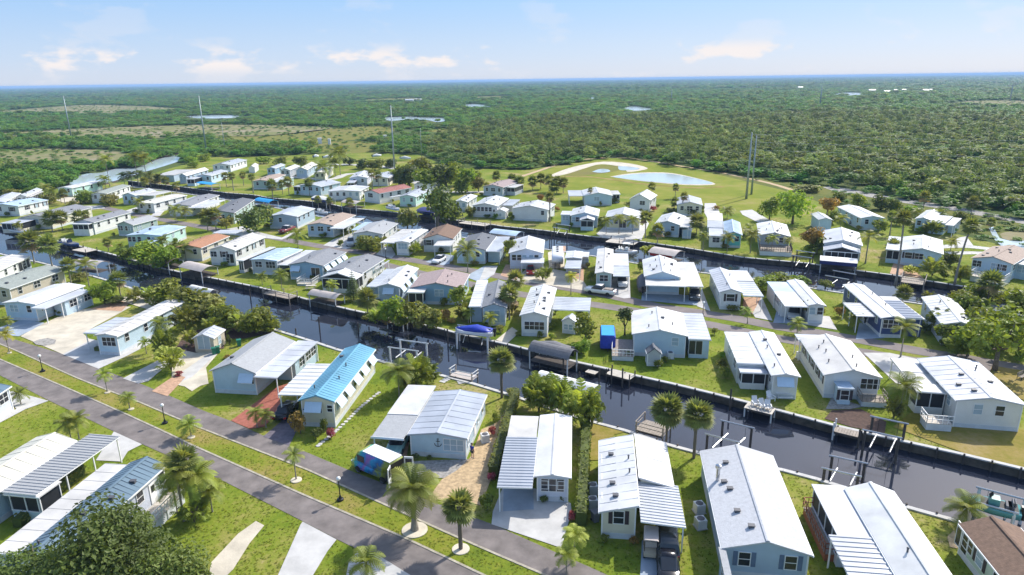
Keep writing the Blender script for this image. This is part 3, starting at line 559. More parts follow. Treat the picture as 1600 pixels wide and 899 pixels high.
def home(label, short, main, z=3.15, rise=.7, wall='white', roof='metal_white', extra=(), win=None, vent=3, step=1.15, axis='x', zl=None, zr=None, skirt=True, name='mobile_home', cat='home', group=None, oh=.28, wallb=None, ridge=True, nowin='', steps=None):
    "one home: walls, roof, skirting, windows, and its attached carports, porches and rooms"
    zl = z if zl is None else zl; zr = z if zr is None else zr
    Z = {'nl': zl, 'fl': zl, 'nr': zr, 'fr': zr}
    c, a, W, L = rect_frame(main, Z)
    rnd = random.Random(label)
    if roof == 'metal_white': roof = rnd.choice(('metal_white', 'metal_white', 'metal_bone', 'metal_cloud'))
    root = thing(name, label, cat, c, a, group); HOMES.append((short, c.copy(), root)); FOOT.append((c.x, c.y, math.cos(a), math.sin(a), W / 2, L / 2))
    x0, x1, y0, y1 = -W / 2, W / 2, -L / 2, L / 2
    wm = 'wall_' + wall
    def body(par, x0, x1, y0, y1, zl, zr, rise, wm, nm='wall', ins=oh):
        xm = (x0 + x1) / 2; zm = (zl + zr) / 2 + rise
        prof = [(x0 + ins, 0), (x1 - ins, 0), (x1 - ins, zr - .12), (xm, zm - .14), (x0 + ins, zl - .12)]
        o = MB().prism_y(prof, y0 + ins, y1 - ins).build(nm, wm, par)
        if skirt:
            s = MB().box(x0 + ins - .02, x1 - ins + .02, y0 + ins - .02, y1 - ins + .02, 0, .55).build('skirting', 'skirting', o)
            s2 = MB()
            for xx in (x0 + ins, x1 - ins):
                for yy in (y0 + ins, y1 - ins): s2.box(xx - .06, xx + .06, yy - .06, yy + .06, .02, (zl if xx < xm else zr) - .15)
            s2.build('corner_trim', 'trim', o)['kind'] = 'stuff'
        return o
    body(root, x0, x1, y0, y1, zl, zr, rise, wm)
    gable_roof(root, x0, x1, y0, y1, zl, zr, rise, roof, axis, step, ridge=ridge)
    vents(root, x0, x1, y0, y1, zl, zr, rise, vent, rnd)
    wn = dict(win or {})
    if 'n' not in wn: wn['n'] = [(.28, 's'), (.72, 's')] if W < 7 else [(.2, 's'), (.5, 'b'), (.8, 's')]
    for f in 'rl':
        if f not in wn:
            n = max(2, int(L / 3.6)); wn[f] = [((i + .5 + rnd.uniform(-.1, .1)) / n, 's' if rnd.random() < .75 else 'b') for i in range(n)]
    if 'f' not in wn: wn['f'] = [(.3, 's'), (.7, 's')]
    def windows(par, x0, x1, y0, y1, ins, lst, face, zc):
        for e in lst:
            t, k = e[0], e[1]; zz = e[2] if len(e) > 2 else zc
            if face == 'n': p = (x0 + (x1 - x0) * t, y0 + ins - .005)
            elif face == 'f': p = (x0 + (x1 - x0) * t, y1 - ins + .005)
            elif face == 'r': p = (x1 - ins + .005, y0 + (y1 - y0) * t)
            else: p = (x0 + ins - .005, y0 + (y1 - y0) * t)
            put_window(par, p[0], p[1], zz, face, k, z)
    for f, lst in wn.items():
        if f not in nowin: windows(root, x0, x1, y0, y1, oh, lst, f, z - 1.0)
    for ex in extra:
        kind, d, ez = ex[0], ex[1], ex[2]; o_ = dict(ex[3]) if len(ex) > 3 else {}
        Zx = ez if isinstance(ez, dict) else {k: ez for k in ('nl', 'nr', 'fl', 'fr')}
        ez = sum(Zx.values()) / 4
        X0, X1, Y0, Y1 = local_rect(d, Zx, c, a)
        if X1 < X0: X0, X1 = X1, X0
        X0 += o_.get('dx0', 0); X1 += o_.get('dx1', 0)
        if kind in ('porch', 'awning_roof', 'room', 'deck') and X1 > X0 and (min(X1, x1) - max(X0, x0)) / (X1 - X0) > .6 and (Y0 + Y1) / 2 < 0 and Y0 < y0 + 4:
            dl = max(Y1 - Y0, 1.5 if kind == 'awning_roof' else 1.9); Y1 = y0 + oh - .04; Y0 = Y1 - dl          # stands against the front wall
            ez = min(ez, min(zl, zr) - .06)
        erm = o_.get('roof', roof); erm = rnd.choice(('metal_white', 'metal_bone', 'metal_cloud')) if erm == 'metal_white' else erm; slope = o_.get('slope', 0.0); ax = o_.get('axis', 'x'); st = o_.get('step', 1.0)
        left = (X0 + X1) / 2 < 0
        if kind == 'carport' and Y0 < y1 - .5 and Y1 > y0 + .5:
            if not left and -.9 < X0 - x1 < 1.4: X0 = x1 + .065
            if left and -.9 < x0 - X1 < 1.4: X1 = x0 - .065
        if kind == 'carport':
            # keep a hair apart from the main eave
            fr_ = flat_roof(root, X0, X1, Y0, Y1, ez, erm, ax, st, slope, panels=o_.get('panels', 0))
            if 'far' in o_:
                m2, t2 = o_['far']; yb = Y0 + (Y1 - Y0) * t2
                k_ = MB().prism_y([(X0 - .01, ez + max(0, -slope) + .01), (X1 + .01, ez + max(0, slope) + .01), (X1 + .01, ez + max(0, slope) + .075), (X0 - .01, ez + max(0, -slope) + .075)], yb, Y1 + .01); k_.build('roof_sheet', m2, fr_)
            npost = max(2, int((Y1 - Y0) / 3.2) + 1); xo = X0 + .2 if o_.get('posts', 'l' if left else 'r') == 'l' else X1 - .2
            zpost = (ez + max(0, -slope) if xo < (X0 + X1) / 2 else ez + max(0, slope)) - .1
            pm = cached(('post', round(zpost, 2)), lambda: MB().box(-.055, .055, -.055, .055, 0, zpost).mesh('post', 'trim'))
            for i in range(npost): obj('post', pm, root, (xo, Y0 + .25 + (Y1 - Y0 - .5) * i / (npost - 1), 0))
            obj('post', pm, root, ((X1 - .25) if xo < (X0 + X1) / 2 else (X0 + .25), Y0 + .25, 0)) if o_.get('inner', 0) else None
            if o_.get('room'):      # closed storage or screen room filling the far part
                yb = Y0 + (Y1 - Y0) * o_['room']; xi0, xi1 = (X0 + .35, min(X1, x0 + oh) - .02 if left else X1) if left else (max(X0, x1 - oh) + .02, X1 - .35)
                bo = MB().box(xi0, xi1, yb, Y1 - .2, 0, ez - .13).build('wall', wm, root)
                for t in (.3, .6, .85):
                    put_window(root, xi0 - .005 if left else xi1 + .005, yb + (Y1 - .2 - yb) * t, ez - 1.0, 'l' if left else 'r', 'b', ez)
            if o_.get('wall_out'):
                xo2 = X0 + .25 if left else X1 - .25
                MB().box(xo2 - .04, xo2 + .04, Y0 + .6, Y1 - .3, .05, 1.1).build('side_wall', wm, root)
        elif kind == 'porch':
            flat_roof(root, X0, X1, Y0, Y1, ez, erm, ax, st, slope, name='porch_roof') if not o_.get('gable') else gable_roof(root, X0, X1, Y0, Y1, ez, ez, o_['gable'], erm, 'x', st, name='porch_roof')
            i_ = .22; fx0, fx1, fy0, fy1 = X0 + i_, X1 - i_, Y0 + i_, Y1 - .05; zt = ez + min(0, slope) - .13 if slope < 0 else ez - .13
            lo = o_.get('low', 1.05)
            MB().box(fx0, fx1, fy0, fy1, 0, lo).build('wall', wm, root)
            scr = MB().box(fx0 + .06, fx1 - .06, fy0 + .06, fy1 - .02, lo + .002, zt).build('screen', 'screen', root)
            if o_.get('gable'): 
                xm = (X0 + X1) / 2; MB().prism_y([(fx0, zt + .002), (fx1, zt + .002), (xm, ez + o_['gable'] - .15)], fy0 + .08, fy1).build('gable_screen', o_.get('gm', 'screen'), scr)
            bar = cached(('bar', round(zt - lo, 2)), lambda: MB().box(-.045, .045, -.045, .045, 0, zt - lo).mesh('mullion', 'trim'))
            n = max(2, int((fx1 - fx0) / 1.25))
            for i in range(n + 1): obj('mullion', bar, scr, (fx0 + .05 + (fx1 - fx0 - .1) * i / n, fy0 + .035, lo + .001))
            xs = fx0 + .035 if left else fx1 - .035; n = max(1, int((fy1 - fy0) / 1.5))
            if n < 12:
                for i in range(1, n + 1): obj('mullion', bar, scr, (xs, fy0 + (fy1 - fy0 - .05) * i / n, lo + .001))
            h_ = MB(); h_.box(fx0 + .02, fx1 - .02, fy0 + .0, fy0 + .04, zt - .16, zt); h_.box(xs - .03, xs + .03, fy0 + .04, fy1, zt - .16, zt); h_.build('header', 'trim', scr)
            if o_.get('sill', 1):
                s_ = MB(); s_.box(fx0 - .03, fx1 + .03, fy0 - .03, fy0 + .09, lo - .03, lo + .03); s_.build('sill', 'trim', scr)
        elif kind == 'room':
            wm2 = 'wall_' + o_.get('wall', wall)
            b2 = MB().box(X0 + .2, X1 - .2, Y0 + .2, Y1 - .05, 0, ez - .12).build('wall', wm2, root)
            if o_.get('gable'): 
                gable_roof(root, X0, X1, Y0, Y1, ez, ez, o_['gable'], erm, 'x', st, name='room_roof')
                MB().prism_y([(X0 + .2, ez - .119), (X1 - .2, ez - .119), ((X0 + X1) / 2, ez + o_['gable'] - .15)], Y0 + .2, Y1 - .05).build('gable_wall', wm2, root)
            else: flat_roof(root, X0, X1, Y0, Y1, ez, erm, ax, st, slope, name='room_roof')
            for f, lst in o_.get('win', {'n': [(.5, 'b')]}).items(): windows(root, X0, X1, Y0, Y1, .2, lst, f, ez - 1.0)
        elif kind == 'shed_roof':     # a half roof rising to the ridge over its own walls
            za, zb = Zx['nl'], Zx['nr']
            MB().prism_y([(X0 + .2, 0), (X1 - .2, 0), (X1 - .2, zb - .13), (X0 + .2, za - .13)], Y0 + .2, Y1 - .2).build('wall', wm, root)
            mb = MB(); mb.prism_y([(X0, za - .12), (X1, zb - .12), (X1, zb), (X0, za)], Y0, Y1); rib_roof(mb, X0 + .02, X1 - .02, Y0 + .02, Y1 - .02, za, zb, 1.15, 'x'); mb.build('roof', erm, root)
        elif kind == 'awning_roof':
            flat_roof(root, X0, X1, Y0, Y1, ez, erm, ax, st, slope, name='entry_roof')
            pm = cached(('post', round(ez - .12, 2)), lambda: MB().box(-.055, .055, -.055, .055, 0, ez - .12).mesh('post', 'trim'))
            for xx in (X0 + .2, X1 - .2): obj('post', pm, root, (xx, Y0 + .2, 0))
        elif kind == 'deck':
            h_ = o_.get('h', .6); rail = o_.get('rail', 'trim')
            dk = MB(); n = max(3, int((Y1 - Y0) / .3))
            for i in range(n): dk.box(X0, X1, Y0 + (Y1 - Y0) * i / n, Y0 + (Y1 - Y0) * (i + .93) / n, h_ - .05, h_)
            d_ = dk.build('deck', o_.get('mat', 'wood'), root); d_['kind'] = 'stuff'
            MB().box(X0 + .05, X1 - .05, Y0 + .05, Y1 - .05, .0, h_ - .06).build('deck_skirt', o_.get('skirt', 'skirting'), root)
            rl = MB(); sides = o_.get('sides', 'nlr')
            segs = {'n': ((X0, Y0), (X1, Y0)), 'l': ((X0, Y0), (X0, Y1)), 'r': ((X1, Y0), (X1, Y1)), 'f': ((X0, Y1), (X1, Y1))}
            for s in sides:
                (ax_, ay_), (bx_, by_) = segs[s]
                for zz in (.5, .98):
                    rl.tube((ax_, ay_, h_ + zz), (bx_, by_, h_ + zz), .045, n=4)
                n = max(2, int(math.hypot(bx_ - ax_, by_ - ay_) / .45))
                for i in range(n + 1): rl.tube((ax_ + (bx_ - ax_) * i / n, ay_ + (by_ - ay_) * i / n, h_), (ax_ + (bx_ - ax_) * i / n, ay_ + (by_ - ay_) * i / n, h_ + .98), .03 if i % 3 else .05, n=4)
            rl.build('railing', rail, root)
    return root
D = dict
mw, ow, lg, sv = 'metal_white', 'metal_offwhite', 'metal_lightgrey', 'metal_silver'
# -- between the near road and the wide canal
hA = home('grey metal-roofed white home with a dark anchor ornament on its gable', 'anchor home', D(nl=(634, 682.5), nr=(730, 686), fr=(761, 616.5)), z=2.6, rise=.42, wall='paleblue', roof='metal_silver', vent=0, step=1.2,
     extra=[('carport', D(nl=(583, 687), nr=(636, 683), fl=(633, 602)), 2.6, D(roof='shingle_lightgrey', step=.0, far=('metal_white', .40), slope=.1))], win=D(n=[(.76, 'p')], r=[(.15, 's'), (.45, 'd'), (.62, 's'), (.85, 's')], l=[]))
hB = home('white home with tan-shuttered bay windows and a grey ribbed carport on its left', 'white home with the ribbed carport', D(nl=(834.5, 746.6), nr=(892, 747), fr=(893, 650)), z=2.8, rise=.25, wall='lavender', roof=mw, vent=0, step=0,
     extra=[('room', D(nl=(793, 683), nr=(838, 683), fr=(842, 650), fl=(798, 650)), 2.85, D(step=0, win=D(l=[(.4, 'b')]))), ('carport', D(nl=(774, 763.6), nr=(836, 761.7), fl=(793, 683.5)), 2.75, D(roof='metal_silver', panels=.5, slope=.05))], win=D(n=[(.28, 'q'), (.5, 'p'), (.74, 'q')], r=[(.2, 's'), (.5, 'd'), (.7, 's')], l=[]))
hC = home('cream home with maroon shutters and a long white metal roof', 'maroon-shuttered home', D(nl=(936, 801), nr=(999, 790), fl=(936, 688)), zl=2.7, zr=3.55, rise=.02, wall='cream', roof=mw, vent=5, step=1.2, ridge=False,
     extra=[('shed_roof', D(nl=(998, 748), nr=(1054.6, 761.7), fr=(1041, 692)), D(nl=3.55, fl=3.55, nr=2.7, fr=2.7)), ('carport', D(nl=(1004, 814.5), nr=(1071.5, 830.7), fr=(1060, 764)), D(nl=2.9, fl=2.9, nr=2.4, fr=2.4), D(roof='metal_lightgrey', panels=.42, slope=-.3))],
     win=D(n=[(.5, 'm')], l=[(.2, 's'), (.45, 's'), (.7, 'b')], r=[]))
hD = home('large pale grey shingle-roofed home with a metal chimney and blue shutters', 'chimney home', D(nl=(1128, 860), nr=(1271, 869), fr=(1207, 711.5)), z=2.75, rise=.95, wall='bluegrey', roof='shingle_pale', vent=5, step=0,
     extra=[('room', D(nl=(1124, 856), nr=(1135, 856), fl=(1104, 762)), 2.95, D(roof='shingle_lightgrey', step=0, win=D(l=[(.2, 's'), (.5, 's'), (.8, 's')])))], win=D(n=[(.27, 't'), (.78, 't')], l=[(.75, 's')]))
hE = home('long white-roofed home with a dark screened porch and red-brown deck', 'red-decked home', D(fl=(1317, 757), fr=(1396, 767), nr=(1530, 960)), z=3.15, rise=.75, wall='lavender', roof=ow, vent=1, step=0,
     extra=[('porch', D(fl=(1270, 759), fr=(1320, 757), nl=(1309, 840)), 2.95, D(roof=mw, low=.9, step=0)), ('carport', D(fl=(1296, 839), fr=(1368, 838), nr=(1440, 960)), 2.95, D(roof='metal_silver', panels=.55)),
            ('deck', D(fl=(1254, 797), fr=(1268, 792), nl=(1290, 868)), .6, D(rail='wood_red', skirt='wood_red', sides='nlf', h=.75))])
hF = home('pale green home with a brown shingle roof at the right corner', 'brown-roofed corner home', D(fl=(1498, 818), fr=(1602, 833), nl=(1600, 946)), z=2.7, rise=.9, wall='green', roof='shingle_brown', vent=0, step=0, win=D(l=[(.95, 'g'), (.86, 'b'), (.66, 'h'), (.4, 's')]))
hG = home('cream-fronted home with a bright blue ribbed metal roof', 'blue metal-roofed home', D(nl=(465.8, 625.7), nr=(522.5, 628), fr=(587, 545.6)), z=3.4, rise=.7, wall='cream', roof='metal_blue', vent=4, step=.55,
     extra=[('carport', D(nl=(432.4, 617), nr=(470, 618), fl=(482.5, 568.5)), 3.2, D(roof='metal_offwhite', panels=1.1, axis='x', slope=.05))], win=D(n=[(.40, 'a'), (.83, 'q')], r=[(.12, 'a'), (.3, 'a'), (.5, 'a'), (.68, 'a'), (.88, 'a')]))
hH = home('pale blue home with skylights in its grey shingle roof and a red drive', 'skylight home', D(nl=(323.4, 582.3), nr=(399, 583.4), fr=(461, 533)), z=3.15, rise=1.2, wall='paleblue', roof='shingle_lightgrey', vent=1, step=0,
     extra=[('carport', D(nl=(398, 588), nr=(433.5, 591), fr=(496, 533.4)), 2.95, D(roof='metal_white', room=.45, step=1.6))], win=D(n=[(.78, 'a')], r=[], l=[(.2, 's'), (.5, 's'), (.8, 's')]))
home('small beige garage with a white roll-up door and metal roof', 'beige garage', D(nl=(303, 526.7), nr=(333.4, 529), fr=(352, 514.5)), z=2.3, rise=.6, wall='tan', roof='metal_lightgrey', vent=0, step=.8, skirt=False, name='garage', cat='garage', win=D(n=[(.5, 'g')], r=[(.5, 's')], l=[], f=[]), oh=.15)
home('long low white home with a flat carport beside the sandy lot', 'low white home by the sandy lot', D(nl=(148, 523.5), nr=(182.5, 525.8), fr=(289, 471)), z=3.15, rise=.3, wall='paleblue', roof=mw, vent=0, step=1.5, extra=[('carport', D(nl=(131, 520), nr=(150, 521), fl=(181, 495.7)), 2.8, D(roof='metal_lightgrey', step=1.2))], win=D(n=[(.55, 'p')]))
home('wide white flat-roofed home with an open white carport at its corner', 'wide white home', D(nl=(2, 473.5), nr=(54.5, 475.7), fr=(133, 446)), z=3.15, rise=.35, wall='paleblue', roof=mw, vent=0, step=0, extra=[('carport', D(nl=(43, 482), nr=(71, 482), fr=(144.6, 453.5)), 2.8, D(roof=mw, room=.42, step=0, slope=-.08))], win=D(n=[(.3, 'b'), (.75, 's')]))
home('cream home under a grey-green shingle roof near the canal', 'grey-green roofed home', D(fl=(50, 419), fr=(102, 421), nr=(14.5, 452)), z=3.15, rise=.8, wall='tan', roof='shingle_greygreen', vent=4, step=0)
home('white-roofed home with a brick-coloured porch at the left edge', 'brick-porch home', D(fl=(8, 396), fr=(47, 400), nr=(-18, 431)), z=3.15, rise=.5, wall='white', roof=mw, vent=0, step=1.5, extra=[('porch', D(fl=(36, 401), fr=(50, 402), nr=(24, 411)), 2.95, D(low=.9, roof=mw))])
# -- near side of the near road
home('pale lavender home cut by the left edge beside the near road', 'left-edge home', D(fl=(-24, 600), fr=(18, 603), nr=(-42, 642)), z=3.15, rise=.5, wall='lavender', roof='metal_steelblue', vent=0)
home('cream-roofed home with a blue-and-white striped carport roof', 'striped-carport home', D(fl=(57, 683), fr=(120, 688), nr=(-15, 776)), z=3.15, rise=.7, wall='paleblue', roof='metal_cream', vent=1, step=1.2,
     extra=[('carport', D(fl=(132, 677), fr=(181, 682.5), nr=(62, 775)), 2.95, D(roof='shingle_lightgrey', panels=.46, room=-1 if False else 0)), ('porch', D(nl=(5, 772), nr=(62, 777), fr=(95, 752)), 2.8, D(roof=mw, low=1.0, step=0))])
home('white home with a half white, half steel-blue metal roof and rear deck', 'steel-blue roofed home', D(fl=(203, 723), fr=(261, 726), nr=(60, 905)), z=3.2, rise=.75, wall='lavender', roof='metal_steelblue', vent=5, step=.55,
     extra=[('carport', D(fl=(151, 726), fr=(206, 724), nl=(-2, 864)), 2.95, D(roof=mw, step=1.4, room=.01)), ('deck', D(fr=(262, 770), nr=(222, 826), nl=(210, 815)), .9, D(h=1.0, sides='nr', mat='wood_pale', dx0=.2, dx1=1.2))], win=D(r=[(.95, 's'), (.86, 'd'), (.75, 's'), (.6, 'd'), (.4, 's')], l=[]))
# -- far bank of the wide canal, left to right
home('white home with red-shuttered windows and pale blue metal roof', 'red-shuttered home', D(nl=(-6, 319), nr=(28, 322.5), fr=(75.5, 312.5)), rise=.6, wall='white', roof='metal_paleblue', win=D(n=[(.3, 'H'), (.75, 'H')], r=[(.3, 'h'), (.6, 'h'), (.88, 'h')]))
home('cream home with a grey roof behind dark waterside palms', 'grey-roofed home behind palms', D(nl=(39, 338), nr=(80, 341), fr=(144, 324)), rise=.9, wall='cream', roof='shingle_grey', step=0, extra=[('porch', D(nl=(39, 339), nr=(72, 341), fr=(80, 334)), 2.8, D(roof=mw))])
home('white home with a grey roof and tall screened canal porch', 'tall-porch home', D(nl=(128, 344), nr=(146, 348), fr=(205, 331.5)), z=3.3, rise=.7, wall='white', roof='shingle_grey', step=0, extra=[('porch', D(nl=(126, 346), nr=(144, 349), fr=(153, 346)), 3.2, D(roof=mw, low=1.7))])
home('sage green canal home with a light grey shingle roof', 'sage green home', D(nl=(155, 357.5), nr=(207.5, 352), fr=(247, 341.5)), rise=.9, wall='sage', roof='shingle_lightgrey', step=0, win=D(n=[(.12, 's'), (.25, 's'), (.55, 's'), (.7, 's'), (.85, 's')]))
home('mint home with a low pale blue roof and screened front', 'mint home', D(nl=(196, 368), nr=(252, 368.5), fr=(291, 354)), rise=.35, wall='mint', roof='metal_paleblue', step=1.2, win=D(n=[(.08, 's'), (.2, 's'), (.35, 's'), (.62, 's'), (.75, 's')]), extra=[('awning_roof', D(nl=(220, 380), nr=(250, 377), fr=(258, 369)), 2.2)])
home('home with an orange-brown shingle roof and white rear carport', 'orange-roofed home', D(nl=(288, 381), nr=(314, 387.5), fr=(359, 369)), rise=.6, wall='cream', roof='shingle_orange', step=0, extra=[('carport', D(nl=(339, 361.5), nr=(362, 368), fr=(378, 360)), 2.95, D(roof=mw))])
home('two-level white home with a peaked white metal roof on the canal', 'peaked white canal home', D(nl=(324, 391), nr=(367, 391.5), fr=(415, 370)), z=3.5, rise=.9, wall='white', roof=mw, vent=4, win=D(n=[(.15, 'b'), (.55, 'h'), (.75, 'g'), (.6, 'b', 1.1)], r=[(.15, 'h'), (.4, 's'), (.62, 'h'), (.88, 'h')]))
home('flat-roofed white home with a brown screened lanai on its left', 'brown lanai home', D(nl=(387, 407), nr=(433, 408), fr=(473, 390)), rise=.25, wall='grey', roof='metal_paleblue', vent=0, step=1.4, extra=[('porch', D(nl=(368, 407.5), nr=(388, 407), fr=(425, 386)), 2.8, D(roof='metal_offwhite', low=.6))], win=D(n=[(.28, 'b'), (.72, 'p')]))
home('blue-fronted home with a white picket porch and grey roof', 'picket-porch home', D(nl=(451, 413), nr=(505, 415.6), fr=(541, 394)), rise=.75, wall='blue', roof='shingle_grey', step=0, extra=[('carport', D(nl=(427.5, 415), nr=(452, 413), fl=(481, 391)), 2.4, D(roof=mw)), ('deck', D(nl=(468, 441), nr=(492, 444), fr=(500, 434)), .4, D(h=.4, mat='wood_pale'))], win=D(n=[(.2, 'a'), (.75, 'g')], r=[(.15, 'a'), (.4, 'a'), (.65, 'a'), (.88, 'a')]))
home('grey-roofed home fronted by a white gabled screen room', 'gabled screen-room home', D(nl=(516, 421), nr=(566, 427), fr=(602, 404)), rise=.8, wall='white', roof='shingle_grey', step=0, extra=[('porch', D(nl=(500, 433.5), nr=(556, 436), fr=(568, 428)), 2.95, D(roof=mw, gable=1.0, low=.8)), ('carport', D(nl=(581, 420), nr=(592, 421), fr=(605, 407)), 2.4, D(roof=mw))])
home('white-roofed home with a grey side carport among shrubs', 'white roof among shrubs', D(nl=(590, 446), nr=(625, 449), fr=(654, 419)), rise=.6, wall='bluegrey', roof=mw, step=1.2, extra=[('carport', D(nl=(568, 449), nr=(591, 447), fl=(606, 420)), 2.8, D(roof='metal_lightgrey', room=.1))], win=D(n=[(.5, 'a')], r=[(.15, 'a'), (.4, 'a'), (.7, 'a')]))
home('bright blue gabled home with a tan shingle roof and screened porch', 'bright blue gabled home', D(nl=(641, 449), nr=(722, 450.5), fr=(734, 428)), rise=.95, wall='blue', roof='shingle_mauve', step=0, extra=[('porch', D(nl=(639, 452), nr=(664, 452), fr=(672, 446)), 2.95, D(roof='metal_offwhite', low=.9))], win=D(n=[(.55, 'b'), (.86, 'g')]))
home('grey home with a white carport roof and small front gable', 'small-gabled grey home', D(nl=(752, 480), nr=(791.5, 481), fr=(797, 443)), rise=.7, wall='bluegrey', roof='shingle_grey', step=0, extra=[('carport', D(nl=(727, 478), nr=(754, 480), fl=(750, 438)), 2.95, D(roof='metal_white', room=.05, step=1.3))], win=D(n=[(.5, 'g')]))
home('slim white home with a large shuttered front window and ribbed silver roof', 'large-windowed white home', D(nl=(812, 493.4), nr=(857, 494.5), fr=(869.6, 450)), z=3.45, rise=.6, wall='white', roof='metal_offwhite', vent=8, step=1.2, extra=[('carport', D(nl=(861, 484.5), nr=(922, 484.5), fr=(923.5, 465.6)), 2.95, D(roof='metal_lightgrey', axis='y', far=None) if False else D(roof='metal_lightgrey', step=.8))], win=D(n=[(.5, 'r', 1.75)], r=[(.3, 's'), (.6, 's')]))
home('tiny white gabled shed between the large-windowed home and bushes', 'tiny white shed', D(nl=(875.6, 503.4), nr=(899, 503.4), fr=(904.6, 497)), z=2.1, rise=.6, wall='white', roof='metal_lightgrey', vent=0, step=.8, name='shed', cat='shed', win=D(n=[(.3, 'q'), (.65, 'q')], r=[], l=[], f=[]), oh=.12)
home('wide grey-roofed white home with four skylights and a right sunroom', 'four-skylight home', D(nl=(988, 523.5), nr=(1075, 525.7), fr=(1066, 489)), z=3.4, rise=.8, wall='paleblue', roof='metal_offwhite', vent=4, step=0, extra=[('room', D(nl=(1075, 527), nr=(1113.8, 533.5), fr=(1096, 490)), 2.95, D(roof=mw, step=1.2, win=D(n=[(.35, 'g')], r=[(.3, 'b'), (.7, 'b')]))), ('deck', D(nl=(956, 556), nr=(990, 560), fr=(990, 532)), .6, D(h=.7, sides='nl'))], win=D(n=[(.78, 's')]))
home('small grey barn-roofed shed with double doors against a blue wall', 'grey barn shed', D(nl=(1011, 553), nr=(1034, 553), fr=(1031, 545)), z=1.9, rise=.8, wall='grey', roof='shingle_darkgrey', vent=0, step=0, name='shed', cat='shed', win=D(n=[], r=[], l=[], f=[]), oh=.12)
home('white flat-roofed home with a sunroom and blue awning above lawn chairs', 'blue-awning home', D(fl=(1171, 519), fr=(1209, 520), nr=(1251, 589)), rise=.3, wall='white', roof=mw, vent=4, step=0, extra=[('room', D(fl=(1131, 519), fr=(1172, 519), nl=(1152, 567)), 2.95, D(roof=ow, step=1.4, win=D(l=[(.2, 'b'), (.6, 'b')]))), ('porch', D(nl=(1156, 582.5), nr=(1200, 582.5), fl=(1152, 568)), 2.4, D(roof=mw, low=.8, step=1.2))], win=D(n=[(.5, 'a')]))
home('bright white double-wide with maroon windows and a small blue entry porch', 'maroon-windowed white home', D(nl=(1288, 586), nr=(1388.5, 602), fl=(1250, 529)), rise=.85, wall='white', roof=mw, vent=6, step=0, extra=[('room', D(nl=(1305, 599), nr=(1331, 603), fr=(1327, 596)), 2.3, D(roof='metal_paleblue', step=.5, wall='paleblue', win=D(n=[(.5, 'h')]))), ('carport', D(fl=(1240, 520), fr=(1304, 526), nr=(1310, 536)), 2.95, D(roof='metal_lightgrey')), ('deck', D(nl=(1346, 628), nr=(1386, 632), fr=(1380, 620)), .6, D(h=.7, mat='wood', rail='wood'))], win=D(n=[(.82, 'p')], l=[(.15, 'h'), (.3, 'h'), (.5, 'h'), (.68, 'h'), (.86, 'h')]))
home('largest bright white home with a white-railed screened porch and stairs', 'white-railed porch home', D(nl=(1494, 626), nr=(1604, 633), fl=(1433.5, 560)), z=3.4, rise=.6, wall='white', roof=mw, vent=6, step=1.3, extra=[('carport', D(nl=(1434, 611), nr=(1488, 614), fl=(1390, 560)), 2.8, D(roof='metal_offwhite', step=1.2, far=('metal_lightgrey', .55))), ('porch', D(nl=(1432, 612), nr=(1482, 614), fl=(1422, 598)), 2.95, D(roof='metal_offwhite', low=.9)), ('deck', D(nl=(1448, 662), nr=(1486, 664), fr=(1480, 652)), .9, D(h=.95, mat='wood_pale', sides='nl'))], win=D(n=[(.35, 's'), (.66, 's')]))
# -- between the back street and the back canal
home('pale blue home with a light grey roof by the left bend', 'left-bend home', D(nl=(181, 307), nr=(210.6, 305.6), fr=(244, 298)), rise=.8, wall='paleblue', roof='metal_lightgrey', extra=[('carport', D(nl=(222.5, 304), nr=(240, 307), fr=(265, 299)), 2.95, D(roof=mw))])
home('open carport home under a pinkish tan flat roof', 'tan flat-roofed home', D(nl=(229, 313), nr=(240, 318), fr=(292.5, 305)), rise=.05, wall='white', roof='metal_cream', vent=1, step=1.6, extra=[('carport', D(nl=(224, 315), nr=(232, 317), fl=(270, 303)), 2.8, D(roof='metal_cream'))])
home('home with a white left roof, grey middle and white right carport', 'grey-and-white striped-roof home', D(nl=(268, 321), nr=(299, 322), fr=(343, 305)), rise=.5, wall='white', roof='shingle_grey', step=0, extra=[('carport', D(nl=(295, 322.5), nr=(313, 327.5), fr=(355, 312.5)), 2.95, D(roof=mw)), ('room', D(nl=(254, 322), nr=(270, 322), fl=(310, 307)), 2.95, D(roof=mw))])
home('grey-green home hidden behind a broad oak by the back street', 'home behind the broad oak', D(nl=(336, 328), nr=(366, 333), fr=(398, 312)), rise=.7, wall='sage', roof='shingle_darkgrey', step=0)
home('slate blue home with a grey-white roof and truck in its drive', 'slate blue home', D(nl=(425, 335.6), nr=(464, 338.7), fr=(492.5, 325.6)), z=3.45, rise=.7, wall='bluegrey', roof='metal_lightgrey', step=0, vent=0, win=D(n=[(.4, 's')], r=[(.15, 's'), (.4, 's'), (.65, 's')]))
home('blue home with a pinkish tan roof and white carport awning', 'pink-tan roofed home', D(nl=(480, 350.6), nr=(521, 352.5), fr=(556, 336)), rise=.6, wall='bluegrey', roof='shingle_tan', step=0, extra=[('carport', D(nl=(519, 355.6), nr=(536, 358.7), fr=(567.5, 341)), 2.95, D(roof='metal_offwhite'))])
home('grey-roofed home behind a big leafy shrub and parked silver car', 'grey roof behind the big shrub', D(nl=(552.5, 363.7), nr=(597.5, 366), fr=(622, 349)), rise=.7, wall='white', roof='shingle_lightgrey', step=0, extra=[('carport', D(nl=(547, 359), nr=(560, 360), fl=(572, 347)), 2.95, D(roof='metal_paleblue'))])
